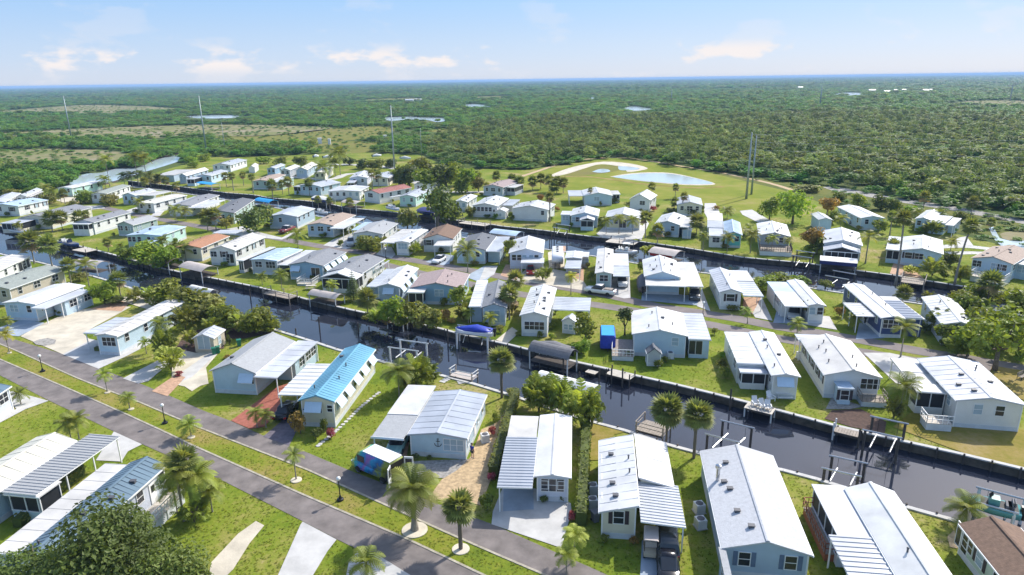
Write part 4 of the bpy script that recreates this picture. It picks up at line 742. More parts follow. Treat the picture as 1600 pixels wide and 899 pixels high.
home('white home with a broad flat white roof over its left carport', 'broad flat-roofed white home', D(nl=(616, 379), nr=(639, 379), fr=(669, 359)), rise=.2, wall='white', roof=mw, vent=2, step=1.5, extra=[('carport', D(nl=(595, 379.5), nr=(617, 379.3), fl=(627, 358)), 2.95, D(roof=mw, step=1.5))], win=D(n=[(.5, 'p')]))
home('tall white home with a brown shingle roof and white entry canopy', 'brown-shingled white home', D(nl=(657, 375.6), nr=(708, 373.5), fr=(722, 357)), z=3.2, rise=1.1, wall='white', roof='shingle_brown', step=0, extra=[('awning_roof', D(nl=(677, 384), nr=(703, 388), fr=(709, 377)), 2.9, D(roof=mw))], win=D(n=[(.2, 'H')], r=[(.2, 's'), (.45, 's'), (.7, 's')]))
home('pale blue home with a dark grey shingle roof behind a street palm', 'dark-roofed home behind the street palm', D(nl=(712.5, 389), nr=(759, 391), fr=(776, 369)), rise=.8, wall='paleblue', roof='shingle_darkgrey', step=0, extra=[('carport', D(nl=(759, 393), nr=(781, 393), fr=(797.5, 370)), 2.95, D(roof='metal_lightgrey', room=.15))])
home('mauve-sided home with a steep white metal roof and sunroom front', 'steep white-roofed home', D(nl=(796, 392), nr=(849, 396), fr=(851, 375)), z=3.45, rise=1.0, wall='lavender', roof=mw, step=1.2, vent=2, extra=[('awning_roof', D(nl=(816, 399), nr=(850, 403), fr=(852, 394)), 2.4)], win=D(n=[(.15, 's'), (.3, 's'), (.45, 's'), (.65, 's'), (.8, 's')]))
home('narrow white carport home beside the parked camper', 'narrow home beside the camper', D(nl=(883, 403), nr=(909, 404), fr=(911, 393)), rise=.15, wall='tan', roof=mw, vent=0, step=1.2, extra=[('carport', D(nl=(882, 418.5), nr=(908, 420), fr=(909, 404)), 2.8, D(roof='metal_lightgrey')), ('room', D(nl=(908, 401), nr=(920, 402), fr=(921, 394)), 2.4)])
home('sage-fronted white-roofed home behind a parked white pickup', 'home behind the white pickup', D(nl=(930, 427), nr=(957.5, 427.5), fl=(934, 389)), z=3.45, rise=.3, wall='sage', roof=mw, vent=4, step=0, extra=[('carport', D(nl=(957.5, 431), nr=(984, 432), fr=(981, 397)), 2.95, D(roof='metal_lightgrey', far=('metal_white', .42), room=.5))], win=D(n=[(.5, 'b')]))
home('large white home with ten roof vents and a deep front canopy', 'deep-canopy home', D(nl=(1007, 432), nr=(1066, 440), fl=(1004, 405.6)), z=3.45, rise=1.0, wall='paleblue', roof=mw, vent=9, step=0, extra=[('porch', D(nl=(1009, 439), nr=(1072, 446), fl=(1007, 433)), 2.9, D(roof=mw, gable=1.0, low=.15, gm='wall_paleblue')) if False else ('carport', D(nl=(1071, 446), nr=(1100, 449), fr=(1084, 410)), 2.8, D(roof=mw, step=0)), ('awning_roof', D(nl=(1009, 441), nr=(1072, 447), fl=(1007, 433)), 2.95, D(roof=mw, step=0))], win=D(n=[(.78, 's')]))
home('small white home with dark shutters and a grey flat carport roof', 'dark-shuttered small home', D(nl=(1124.5, 456.7), nr=(1162, 460), fl=(1108, 422)), rise=.6, wall='white', roof=mw, vent=2, extra=[('carport', D(nl=(1163, 462), nr=(1193.5, 463), fl=(1141, 423)), 2.8, D(roof='metal_lightgrey', far=('metal_white', .55), step=1.2))], win=D(n=[(.5, 'H')]))
home('white home with a broad front canopy behind a round street tree', 'home behind the round street tree', D(fl=(1231, 440), fr=(1254, 439), nr=(1291, 478)), rise=.3, wall='white', roof=mw, vent=0, step=0, extra=[('room', D(fl=(1198, 441), fr=(1232, 440), nl=(1210, 455)), 2.95, D(roof='metal_paleblue', step=0)), ('carport', D(nl=(1225, 480), nr=(1256, 478), fl=(1211, 455)), 2.95, D(roof='metal_offwhite', room=.4))])
home('navy blue home with dark solar strips on its white roof', 'navy blue home', D(nl=(1377, 497), nr=(1415, 498), fl=(1317, 444.5)), z=3.2, rise=.3, wall='navy', roof=mw, vent=2, step=0, extra=[('room', D(nl=(1416, 498), nr=(1444.7, 498), fl=(1374, 463)), 2.95, D(roof=mw, step=0, win=D(n=[]))), ('carport', D(fl=(1384, 470), fr=(1405, 470), nr=(1443, 497), nl=(1420, 497)), 3.06, D(roof='shutter_blue', panels=1.1, posts='r')), ('carport', D(nl=(1340, 494.5), nr=(1372, 494.5), fl=(1315.6, 473.4)), 2.8, D(roof='metal_offwhite', panels=.9))], win=D(n=[(.45, 'p')]))
home('white home almost hidden behind the big street tree', 'home behind the big street tree', D(nl=(1472, 507), nr=(1530, 512), fl=(1440, 464)), rise=.6, wall='lavender', roof=ow)
# -- beyond the back canal
home('dark blue gabled home with a long white roof at the lagoon', 'dark blue gabled home', D(nl=(272, 277), nr=(291, 275), fr=(326, 265)), rise=.9, wall='bluegrey', roof='metal_offwhite', extra=[('room', D(nl=(241, 274), nr=(273, 274), fr=(302, 265)), 2.8, D(roof=mw))])
home('sky blue waterside home behind a blue boat cover', 'sky blue waterside home', D(nl=(307.5, 275), nr=(330, 275), fr=(357, 267)), rise=.5, wall='paleblue', roof='metal_lightgrey', extra=[('porch', D(nl=(305, 276), nr=(318, 277), fr=(324, 273)), 2.8, D(roof=mw))])
home('long white home at the mangrove edge beyond the lagoon', 'white home at the mangrove edge', D(nl=(336, 257), nr=(360, 258), fr=(386, 250)), rise=.7, wall='white', roof='metal_lightgrey')
home('little white shed on the lawn before the mangroves', 'little white lawn shed', D(nl=(387, 263), nr=(398, 262), fr=(404, 257.5)), z=2.4, rise=.8, wall='white', roof=mw, vent=0, name='shed', cat='shed', win=D(n=[], r=[], l=[], f=[]), oh=.15)
home('small blue-fronted home at the edge of the mangroves', 'small blue-fronted home', D(nl=(418, 263), nr=(430, 263.5), fr=(446, 257.5)), rise=.6, wall='blue', roof='metal_lightgrey')
home('white home in the middle of the back row by the mangroves', 'middle back-row home', D(nl=(440, 265), nr=(453, 266), fr=(469, 259.5)), rise=.7, wall='grey', roof=ow)
home('grey-fronted gabled home with long white side wall in the back row', 'long-sided back-row home', D(nl=(465, 264), nr=(480, 265.5), fr=(496.5, 256.5)), z=3.45, rise=1.0, wall='bluegrey', roof='metal_cream', win=D(n=[(.5, 'b')]))
home('cream block home with a dark base near the tall palms', 'cream block home', D(nl=(494, 268), nr=(508, 270), fr=(521, 261)), rise=.3, wall='cream', roof='metal_cream', vent=0)
home('waterside home with a brown roof and white right half', 'half-brown roofed home', D(nl=(400, 281), nr=(421, 283), fr=(447, 273)), rise=.4, wall='sage', roof='shingle_tan', step=0, extra=[('room', D(nl=(420, 284), nr=(436, 285), fr=(463, 277)), 2.95, D(roof=ow))])
home('white waterside home with dark porch steps and pale grey roof', 'dark-stepped waterside home', D(nl=(462, 291), nr=(501, 292), fr=(533, 285)), z=3.45, rise=.8, wall='paleblue', roof='metal_lightgrey', extra=[('porch', D(nl=(459, 291), nr=(476, 293), fr=(483, 288)), 2.9, D(roof=mw, low=1.3))])
home('white flat-roofed waterside home with a row of five windows', 'five-windowed waterside home', D(nl=(515, 297.5), nr=(562, 299), fr=(577, 291)), rise=.3, wall='white', roof=mw, vent=0, win=D(n=[(.1, 's'), (.3, 's'), (.5, 's'), (.7, 's'), (.9, 's')]))
home('gabled white home with a purple-grey porch below the power pole', 'purple-porch home', D(nl=(545, 279), nr=(574, 278), fr=(583, 269)), rise=.7, wall='lavender', roof=mw, extra=[('porch', D(nl=(547, 281), nr=(560, 281), fr=(562, 277)), 2.4, D(roof=mw))])
home('grey-roofed home right at the foot of the tall power pole', 'home at the power pole foot', D(nl=(583, 277), nr=(606, 278), fr=(618, 270)), rise=.5, wall='cream', roof='metal_lightgrey', extra=[('porch', D(nl=(600, 279), nr=(612, 278), fr=(618, 271)), 2.8, D(roof=ow))])
home('long white home with a red-brown roof on the back canal', 'red-brown roofed home', D(nl=(565, 300), nr=(592.5, 302.5), fr=(644, 293)), z=3.45, rise=.8, wall='white', roof='metal_red', vent=0, extra=[('awning_roof', D(nl=(608, 308), nr=(615, 309), fr=(624, 305)), 2.4, D(roof=mw))], win=D(n=[(.4, 'p')], r=[(.1, 's'), (.35, 's'), (.6, 'b'), (.85, 'b')]))
home('white home half hidden by the dark oak on the back canal', 'home half hidden by the dark oak', D(nl=(647, 288), nr=(672, 289), fr=(692, 280)), rise=.5, wall='white', roof=mw)
home('pale green home just left of the dark canal oak', 'pale green home by the oak', D(nl=(626, 306), nr=(650, 308), fr=(672, 297)), rise=.6, wall='mint', roof='metal_lightgrey')
home('grey-white home right of the dark canal oak', 'grey-white home right of the oak', D(nl=(708, 316), nr=(730, 316), fr=(746, 306)), rise=.5, wall='white', roof=ow)
home('grey home with a mauve-brown roof beside the palm grove', 'mauve-roofed home', D(nl=(755, 291), nr=(786, 293), fr=(811, 284)), rise=.8, wall='grey', roof='shingle_mauve', step=0, extra=[('porch', D(nl=(789, 293), nr=(812, 293), fr=(813, 288)), 2.8, D(roof=mw, low=1.2))])
home('white canal home with a row of porch windows and blue skirting', 'blue-skirted home', D(nl=(735.6, 322.5), nr=(777.5, 322.5), fr=(795, 310)), z=3.4, rise=.8, wall='white', roof=ow, vent=5, extra=[('carport', D(nl=(781, 321), nr=(801, 321), fr=(813, 312)), 2.95, D(roof='metal_lightgrey', room=.2))], win=D(n=[(.08, 's'), (.25, 's'), (.4, 's'), (.55, 's'), (.7, 's'), (.85, 'd')]))
home('little white utility shed beside the blue-skirted home', 'little utility shed', D(nl=(775, 329), nr=(790, 331), fr=(795, 327)), z=2.2, rise=.6, wall='white', roof=mw, vent=0, name='shed', cat='shed', win=D(n=[(.5, 'q')], r=[(.3, 'q')], l=[], f=[]), oh=.12)
home('white home with a wide dark screen room facing the back canal', 'wide screen-room home', D(nl=(804, 323), nr=(856, 328), fr=(868, 319)), z=3.45, rise=1.0, wall='white', roof=mw, vent=3, extra=[('porch', D(nl=(802, 326), nr=(837, 328), fr=(839, 323)), 2.9, D(roof=mw, low=.8, gable=.7))], win=D(n=[(.85, 's')]))
home('pale blue gabled home with side carports below the pond meadow', 'pale blue meadow home', D(nl=(912, 305.6), nr=(957.5, 306), fr=(952, 297)), rise=1.0, wall='paleblue', roof='metal_offwhite', extra=[('carport', D(nl=(889, 306.5), nr=(912, 306), fr=(909, 297.5)), 2.95, D(roof=mw, inner=0)), ('porch', D(nl=(957, 304.5), nr=(969, 303), fr=(966, 298)), 2.8, D(roof=mw, low=1.4))], win=D(n=[(.45, 'b')]))
home('light blue home with a grey roof and double dark screen windows', 'double-screen light blue home', D(nl=(892, 335), nr=(935, 338), fr=(937, 327)), rise=.95, wall='paleblue', roof='metal_offwhite', extra=[('porch', D(nl=(907, 341), nr=(929, 342), fr=(930, 337)), 2.8, D(roof=mw, gable=.6, low=1.0)), ('room', D(nl=(875.6, 335.6), nr=(891, 335.6), fr=(894, 330)), 2.95)], win=D(n=[(.12, 's'), (.25, 's')]))
home('yellow home with a hipped white roof behind canal palms', 'yellow home', D(nl=(945, 341), nr=(1001, 342), fr=(1003, 331)), rise=1.2, wall='yellow', roof=mw, vent=0, win=D(n=[(.18, 's'), (.32, 's'), (.5, 'g'), (.72, 'g')]))
home('tall narrow white home with a steep curved gable on the meadow', 'tall narrow white home', D(nl=(985, 310), nr=(1016, 313), fr=(1027, 305)), z=3.6, rise=1.6, wall='white', roof='metal_offwhite', vent=0, win=D(n=[(.62, 'b')]))
home('grey-blue home with a white side roof and leaning palms', 'grey-blue home with the white side roof', D(nl=(1022.5, 350), nr=(1062.5, 352), fr=(1072, 338)), rise=.9, wall='bluegrey', roof=ow, vent=3, extra=[('carport', D(nl=(1062, 354), nr=(1080, 356), fr=(1082, 340)), 2.95, D(roof=mw, room=.3))], win=D(n=[(.72, 's')]))
home('tiny grey-blue garden shed by the white side roof', 'tiny garden shed', D(nl=(1066, 361), nr=(1080.6, 361), fr=(1081, 357)), z=2.0, rise=.5, wall='bluegrey', roof='metal_lightgrey', vent=0, name='shed', cat='shed', win=D(n=[], r=[], l=[], f=[]), oh=.12)
home('beige gabled home behind round bushes on the meadow edge', 'beige meadow-edge home', D(nl=(1058, 319), nr=(1098, 321), fr=(1095, 310)), rise=.9, wall='cream', roof='metal_lightgrey', vent=0)
home('teal and white home with a pale blue roof and white ridge', 'teal home', D(nl=(1132, 366), nr=(1160, 367.5), fr=(1156, 347.5)), rise=.7, wall='teal', roof='metal_paleblue', step=.6, vent=0, extra=[('room', D(nl=(1107.5, 369), nr=(1131, 368.5), fr=(1130, 355)), 2.8, D(roof=mw, wall='white')), ('carport', D(nl=(1105, 356), nr=(1129, 355), fr=(1129, 334)), 2.95, D(roof='metal_lightgrey', far=('metal_cream', .45)))])
home('grey home with a white roof dotted by vents and raised deck', 'vent-dotted home', D(nl=(1185.6, 367.5), nr=(1235, 368), fl=(1182.5, 349)), rise=.8, wall='grey', roof=mw, vent=9, step=0, extra=[('deck', D(nl=(1186, 386), nr=(1234, 388), fr=(1232, 378)), .8, D(h=1.0, rail='wood_dark', mat='wood', skirt='wall_white'))])
home('white home with a tall triangular glass front on the back canal', 'glass-fronted home', D(nl=(1287, 380), nr=(1347.5, 382.5), fl=(1286, 360)), z=3.4, rise=1.0, wall='white', roof=mw, vent=3, step=0, extra=[('porch', D(nl=(1287, 385), nr=(1342, 387), fr=(1341, 381)), 2.8, D(roof=mw, gable=.95, low=.7))])
home('small plain blue home with a pale roof behind the glass-fronted home', 'small plain blue home', D(nl=(1279.5, 343.5), nr=(1299, 342), fl=(1267, 334)), rise=.5, wall='paleblue', roof=ow, vent=0, win=D(n=[], l=[]))
home('white home with a long carport canopy by the scrub field', 'long-canopy home', D(nl=(1345, 341), nr=(1372, 336), fl=(1308, 323)), rise=.6, wall='paleblue', roof=mw, vent=0, step=0)
home('white home with a wide ribbed roof behind canal shrubs at right', 'wide ribbed-roof home', D(nl=(1407.5, 391), nr=(1474, 396), fl=(1411, 370)), rise=.8, wall='paleblue', roof='metal_offwhite', vent=4, extra=[('porch', D(nl=(1383, 390), nr=(1408, 391), fl=(1390, 369)), 2.95, D(roof=mw, low=.9))], win=D(n=[(.2, 'H'), (.45, 'b')]))
home('white-roofed home with an open carport below the service track', 'home below the service track', D(nl=(1428, 343), nr=(1455, 344.5), fr=(1472, 331)), rise=.5, wall='paleblue', roof=ow, vent=0, extra=[('carport', D(nl=(1477, 351), nr=(1497.5, 354), fr=(1496, 340.6)), 2.95, D(roof=mw, room=.5)), ('room', D(nl=(1452, 346), nr=(1480, 350), fr=(1486, 338)), 2.95, D(roof=mw))])
home('pale blue home with a pinkish brown roof and canal deck at right', 'pink-brown roofed home', D(nl=(1517.5, 403), nr=(1585, 412.5), fl=(1552, 385)), z=3.45, rise=.9, wall='paleblue', roof='shingle_tan', step=0, vent=6, extra=[('deck', D(nl=(1519, 430), nr=(1574, 440), fr=(1580, 431)), .9, D(h=1.1, mat='wood_pale')), ('room', D(nl=(1584, 413), nr=(1622, 416), fr=(1620, 402)), 2.95, D(roof=ow))], win=D(n=[(.15, 'b'), (.6, 'b'), (.75, 'b')]))
# -- far left by the lagoon
home('white home with a dark screened side behind the red-shuttered home', 'dark-screened lagoon home', D(nl=(29, 306), nr=(41, 307), fr=(66, 296)), rise=.6, wall='white', roof='metal_lightgrey', extra=[('porch', D(nl=(40, 308), nr=(48, 308), fr=(68, 299)), 2.8, D(roof=mw, low=.9))])
home('long white home on the lagoon shore behind young palms', 'lagoon shore home', D(nl=(98, 292), nr=(112, 294), fr=(160, 284)), rise=.3, wall='mint', roof=mw, vent=0)
home('green-roofed home by the left bend of the back street', 'green-roofed home', D(nl=(152, 300), nr=(166, 303), fr=(204, 290)), rise=.5, wall='white', roof='shingle_greygreen', step=0, vent=0)
home('small white home at the far left edge among trees', 'far-left edge home', D(nl=(-14, 314), nr=(7, 316), fr=(33, 302)), rise=.5, wall='white', roof=mw, vent=0)

# ---------------------------------------------------------------- plants
def leafquad(mb, p, n, s, rnd, asp=.62, mi=0):
    n = n.normalized(); u = n.orthogonal().normalized(); a = rnd.random() * 6.28; v = n.cross(u)
    d = u * math.cos(a) + v * math.sin(a); e = n.cross(d)
    mb.add([p - d * s * .5, p + e * s * asp * .5 + n * s * .06, p + d * s * .5 - n * s * .10, p - e * s * asp * .5 + n * s * .06], [(0, 1, 2, 3)], mi)
def crown_mesh(name, m, seed, n=420, leaf=.24, lobes=9, flat=.75, dense=.0, low=-.6):
    "leaf clumps spread through several lobes of a crown of about unit radius, centre at the origin"
    rnd = random.Random(seed); mb = MB(); L = []
    for i in range(lobes):
        while True:
            v = Vector((rnd.uniform(-1, 1), rnd.uniform(-1, 1), rnd.uniform(low, 1)))
            if .25 < v.length < .8: break
        L.append((Vector((v.x * .78, v.y * .78, v.z * flat * .78)), rnd.uniform(.28, .48)))
    L.append((Vector((0, 0, 0)), .5))
    for i in range(n):
        c, r = L[rnd.randrange(len(L))]
        d = Vector((rnd.gauss(0, 1), rnd.gauss(0, 1), rnd.gauss(.25, 1))).normalized()
        p = c + d * r * (rnd.random() ** .4 if rnd.random() < .35 else rnd.uniform(.86, 1.08))
        nn = d + Vector((rnd.gauss(0, .55), rnd.gauss(0, .55), rnd.gauss(.35, .55)))
        leafquad(mb, p, nn, leaf * rnd.uniform(.6, 1.25), rnd)
    return mb.mesh(name, m)
def frond(mb, e0, droop, az, L=1.0, n=10, wl=.30, mi=0, base=Vector((0, 0, 0)), twist=0.0, rw=.014):
    "pinnate frond: a bending rib with leaflets on both sides"
    ca, sa = math.cos(az), math.sin(az); p = Vector(base); pts = [p.copy()]; dirs = []
    st = L / n
    for i in range(n):
        e = e0 - droop * (i / n) ** 1.35; d = Vector((ca * math.cos(e), sa * math.cos(e), math.sin(e))); dirs.append(d); p = p + d * st; pts.append(p.copy())
    side = Vector((-sa, ca, 0))
    for i in range(n):
        a, b = pts[i], pts[i + 1]; r0 = rw * (1 - i / n) + .003; r1 = rw * (1 - (i + 1) / n) + .003
        mb.add([a - side * r0, a + side * r0, b + side * r1, b - side * r1], [(0, 1, 2, 3)], mi)
        if i < 1: continue
        t = i / n; ll = wl * (.45 + 1.15 * math.sin(math.pi * min(1, t * .92 + .06))) * L; up = side.cross(dirs[i])
        if up.z < 0: up = -up
        for s in (-1, 1):
            o = a + dirs[i] * st * .15; tip = o + (side * s * .80 + dirs[i] * .62 - Vector((0, 0, .36)) + up * .1).normalized() * ll
            mb.add([o, o + dirs[i] * st * .92, tip + dirs[i] * st * .34, tip], [(0, 1, 2, 3)] if s > 0 else [(3, 2, 1, 0)], mi)
def fan(mb, el, az, R_=1.0, k=9, mi=0, base=Vector((0, 0, 0)), spread=2.1):
    d = Vector((math.cos(az) * math.cos(el), math.sin(az) * math.cos(el), math.sin(el))); side = Vector((-math.sin(az), math.cos(az), 0)); up = side.cross(d)
    if up.z < 0: up = -up
    h = base + d * R_ * .33
    mb.add([base - side * .01, base + side * .01, h + side * .008, h - side * .008], [(0, 1, 2, 3)], mi)
    for i in range(k):
        a = spread * (i / (k - 1) - .5) * 1.1; q = (d * math.cos(a) + side * math.sin(a) - Vector((0, 0, .22 + .25 * abs(a) / 2))).normalized(); w_ = side * math.cos(a) - d * math.sin(a)
        l = R_ * .70 * (1 - .18 * abs(a))
        mid = h + q * l * .55 + up * .02
        mb.add([h, mid - w_ * R_ * .08, h + q * l, mid + w_ * R_ * .08], [(0, 1, 2, 3)], mi)
def sabal_crown(seed, m='leaf_sabal', n=27):
    def f():
        rnd = random.Random(seed); mb = MB()
        for i in range(n):
            el = R(86) - R(134) * (i / n) ** 1.05 + rnd.uniform(-.15, .15); fan(mb, el, i * 2.4 + rnd.uniform(-.2, .2), rnd.uniform(.88, 1.08), 8, mi=1 if i > n - 6 and seed % 2 else 0)
        return mb.mesh('crown', [m, 'leaf_dead'])
    return cached(('sabal', seed, m, n), f)
def feather_crown(seed, m='leaf_palm', n=18, droop=1.5):
    def f():
        rnd = random.Random(seed); mb = MB()
        for i in range(n):
            t = i / n; frond(mb, R(78) - R(95) * t + rnd.uniform(-.12, .12), droop * rnd.uniform(.8, 1.15), i * 2.399 + rnd.uniform(-.2, .2), rnd.uniform(.85, 1.12), 9, .26)
        return mb.mesh('crown', m)
    return cached(('feather', seed, m, n, droop), f)
def trunk_mesh(kind, seed):
    def f():
        rnd = random.Random(seed); mb = MB(); c = rnd.uniform(-1, 1); pts, rs = [], []
        for i in range(9):
            t = i / 8; pts.append((0, 0, t)); rs.append((1.35 - .5 * min(1, t * 4) * 1 if kind != 'boot' else 1.0 + .12 * (i % 2) + .25 * (t > .8)))
        mb.path(pts, [r for r in rs], 8); return mb.mesh('trunk', 'trunk_pale' if kind == 'pale' else 'trunk', True)
    return cached(('trunk', kind, seed), f)
PLANTS = []
def plant(root, phrase, base, group=None): PLANTS.append((root, phrase, base.copy(), group))
prnd = random.Random(7)
def palm(kind, bx, by, cy, r, cx=None, m=None, phrase=None, fronds=0, tr=None):
    "kind S fan palm, F feather palm; base pixel, crown-centre pixel, crown radius in pixels"
    b = P(bx, by); k = px_m(b); h = max(.5, height_at(b, cy)); Rm = r * k * 1.12
    top = Vector((0, 0, h))
    if cx is not None:
        # lean: put the crown on the same depth plane as the base
        side = (cx - proj((b.x, b.y, h))[0]) * k; top.x += side
    name = 'fan_palm' if kind == 'S' else 'feather_palm'
    o = thing(name, None, 'palm tree', b, prnd.random() * 6.28 if cx is None else 0)
    tr_ = tr or (.16 if kind == 'S' else .12) * min(1.3, max(.6, h / 5)); lean = top.xy.length > .25
    if lean:
        mb = MB(); pts = [(top.x * t * t * .9 + top.x * t * .1, top.y * t, h * t) for t in [i / 9 for i in range(10)]]; mb.path(pts, [tr_ * (1.3 - .5 * min(1, i / 3)) for i in range(10)], 8); mb.build('trunk', 'trunk_pale', o, True)
    else: obj('trunk', trunk_mesh('boot' if kind == 'S' and r > 20 else 'pale', 1), o, sc=(tr_, tr_, h))
    if fronds:
        for i in range(fronds):
            t = i / fronds
            if kind == 'F':
                q = (int(t * 4), i % 2)
                def fm():
                    mb = MB(); frond(mb, R(76) - R(100) * (q[0] + .5) / 4 + .1 * q[1], 1.25 + .2 * q[1], 0, 1.0, 13, .25, rw=.02); return mb.mesh('frond', m or 'leaf_palm')
                obj('frond', cached(('frond', q, m), fm), o, top, i * 2.399 + prnd.uniform(-.2, .2), (Rm * prnd.uniform(.9, 1.1),) * 3)
            else:
                q = int(t * 6)
                def fm2():
                    mb = MB(); fan(mb, R(78) - R(125) * (q + .5) / 6, 0, 1.0, 10); return mb.mesh('frond', m or 'leaf_sabal')
                obj('frond', cached(('fanfrond', q, m), fm2), o, top, i * 2.399 + prnd.uniform(-.2, .2), (Rm * prnd.uniform(.9, 1.1),) * 3)
    else:
        me = sabal_crown(prnd.randrange(4), m or 'leaf_sabal') if kind == 'S' else feather_crown(prnd.randrange(4), m or 'leaf_palm')
        obj('crown', me, o, top, prnd.random() * 6.28, (Rm,) * 3)
    sz = 'tall slender' if h > 8 else 'mid-sized' if h > 4 else 'small'
    if lean: sz += ' leaning'
    plant(o, phrase or f"{sz} {'fan' if kind == 'S' else 'feather'} palm", b)
    return o
def areca(bx, by, ty, r, m='leaf_palm', phrase=None, n=84):
    "clump palm: many arching fronds from several stems"
    b = P(bx, by); k = px_m(b); h = height_at(b, ty); Rm = r * k
    o = thing('clump_palm', None, 'palm tree', b)
    def f(seed):
        rnd = random.Random(seed); mb = MB()
        for i in range(n):
            a = rnd.random() * 6.28; q = rnd.random() ** .6; bs = Vector((math.cos(a) * q * .55, math.sin(a) * q * .55, rnd.uniform(.10, .62) * (1.1 - .5 * q)))
            frond(mb, R(rnd.uniform(35, 80)), rnd.uniform(1.0, 1.9), a + rnd.uniform(-.9, .9), rnd.uniform(.42, .62), 7, .27, base=bs)
        return mb.mesh('crown', m)
    st = MB(); rnd = random.Random(int(bx))
    for i in range(7): a = i * 2.4; st.tube((0, 0, 0), (math.cos(a) * Rm * .35, math.sin(a) * Rm * .35, h * .55), .05, .03, 5)
    t_ = st.build('stems', 'trunk', o); t_['kind'] = 'stuff'
    s_ = prnd.randrange(4)
    obj('crown', cached(('areca', s_, m, n), lambda: f(s_)), o, (0, 0, 0), prnd.random() * 6.28, (Rm * 1.15, Rm * 1.15, h))
    plant(o, phrase or ('large clumping palm' if r > 22 else 'clumping palm'), b); return o
def tree(bx, by, ty, r, m='leaf_mid', cx=None, phrase=None, n=680, leaf=.25, flat=None, lobes=11):
    b = P(bx, by); k = px_m(b); h = height_at(b, ty); Rm = r * k
    o = thing('tree', None, 'tree', b); cz = min(Rm * 1.0, h * .54); cc = Vector(((cx - bx) * k if cx else 0, 0, h - cz))
    s_ = prnd.randrange(5)
    mb = MB(); t0 = max(.09, h * .028); fork = Vector((cc.x * .3, 0, h * .30)); mb.path([(0, 0, 0), (cc.x * .08, 0, h * .15), fork], [t0 * 1.35, t0, t0 * .9], 7)
    for i in range(5):
        a = i * 1.256 + prnd.random(); e = cc + Vector((math.cos(a) * Rm * .55, math.sin(a) * Rm * .55, cz * prnd.uniform(-.1, .5))); m_ = (fork + e) / 2 + Vector((0, 0, -.1 * h))
        mb.path([fork, m_, e], [t0 * .62, t0 * .42, t0 * .15], 5)
    mb.build('trunk', 'trunk', o, True)
    obj('crown', cached(('crown', s_, m, n, leaf, lobes), lambda: crown_mesh('crown', m, s_, n, leaf, lobes, 1.0)), o, cc, prnd.random() * 6.28, (Rm * 1.2, Rm * 1.2, cz * 1.15))
    plant(o, phrase or {'leaf_oak': 'dark broadleaf tree', 'leaf_bright': 'bright green tree', 'leaf_brown': 'brown-tinged tree', 'leaf_olive': 'olive green tree'}.get(m, 'leafy green tree'), b); return o
def bush(bx, by, r, hpx=None, m='leaf_mid', phrase=None, ry=None):
    b = P(bx, by); k = px_m(b); Rm = r * k; h = (hpx or r * 1.2) * k * 1.1
    o = thing('bush', None, 'bush', b); s_ = prnd.randrange(4)
    st = MB(); st.tube((0, 0, 0), (0, 0, h * .4), .06, n=5); st.build('stem', 'trunk', o)
    obj('foliage', cached(('bush', s_, m), lambda: crown_mesh('foliage', m, 50 + s_, 400, .27, 7, .8, low=-.2)), o, (0, 0, h * .42), prnd.random() * 6.28, (Rm * 1.15, (ry * k if ry else Rm) * 1.15, h * .62))
    plant(o, phrase or {'leaf_bright': 'bright green bush', 'leaf_red': 'red-leaved bush', 'leaf_yellow': 'yellow-green bush', 'leaf_brown': 'brownish bush', 'leaf_oak': 'dark green bush'}.get(m, 'rounded green bush'), b); return o
def hedge(px, h, wd, label, m='leaf_mid', dens=26):
    pts = [Vector((x, y, 0)) for x, y in PW(px)]; mb = MB(); rnd = random.Random(3); core = MB()
    o = thing('hedge', label, 'hedge', pts[0])
    for a, b in zip(pts, pts[1:]):
        d = b - a; L = d.length; d.normalize(); n = Vector((-d.y, d.x, 0)); q = a - pts[0]; e = b - pts[0]
        w2 = wd * .40; core.add([q + n * w2, q - n * w2, e - n * w2, e + n * w2] + [v + Vector((0, 0, h * .9)) for v in (q + n * w2, q - n * w2, e - n * w2, e + n * w2)], [(4, 5, 6, 7), (0, 1, 5, 4), (1, 2, 6, 5), (2, 3, 7, 6), (3, 0, 4, 7)])
        for i in range(int(L * dens * (wd + 2 * h) / 3)):
            t = rnd.random() * L; u = rnd.uniform(-wd / 2 - h, wd / 2 + h)
            if abs(u) < wd / 2: p = q + d * t + n * u + Vector((0, 0, h * rnd.uniform(.93, 1.06))); nn = Vector((0, 0, 1))
            else: s = 1 if u > 0 else -1; p = q + d * t + n * s * wd / 2 * rnd.uniform(.9, 1.1) + Vector((0, 0, (abs(u) - wd / 2))); nn = n * s
            leafquad(mb, p, nn + Vector((rnd.gauss(0, .5), rnd.gauss(0, .5), rnd.gauss(.2, .4))), rnd.uniform(.22, .42), rnd)
    core.build('branches', 'leaf_oak', o); k = mb.build('foliage', m, o); k['kind'] = 'stuff'
# palms along the median and near road
palm('F', 648, 829, 764, 40, fronds=34, tr=.30, phrase='big date palm with a thick dark trunk on the median sand ring')
palm('S', 720, 859, 792, 28, fronds=28, tr=.17, phrase='dark fan palm on a sand ring at the near end of the median')
palm('F', 463, 750, 711, 17, fronds=14, m='leaf_palm_light', phrase='small pale palm with a straight trunk on the middle of the median')
palm('F', 168, 613, 586, 13, m='leaf_palm_light', phrase='thin young palm on the median beside the far road edge')
palm('F', 203, 639, 622, 13, m='leaf_palm_light', phrase='short twin-stemmed palm on the grassy median'); palm('F', 299, 683, 664, 17, m='leaf_palm_light', phrase='short bushy palm on the median near the striped-carport home')
palm('F', 15, 552, 523, 13, m='leaf_yellow', phrase='yellowish palm on the median at the left edge'); palm('F', 13, 514, 501, 10)
palm('F', 112, 690, 662, 19, fronds=16); palm('F', 124, 686, 656, 20, fronds=16); palm('F', 33, 632, 616, 15, phrase='low spreading palm beside the left-edge home')
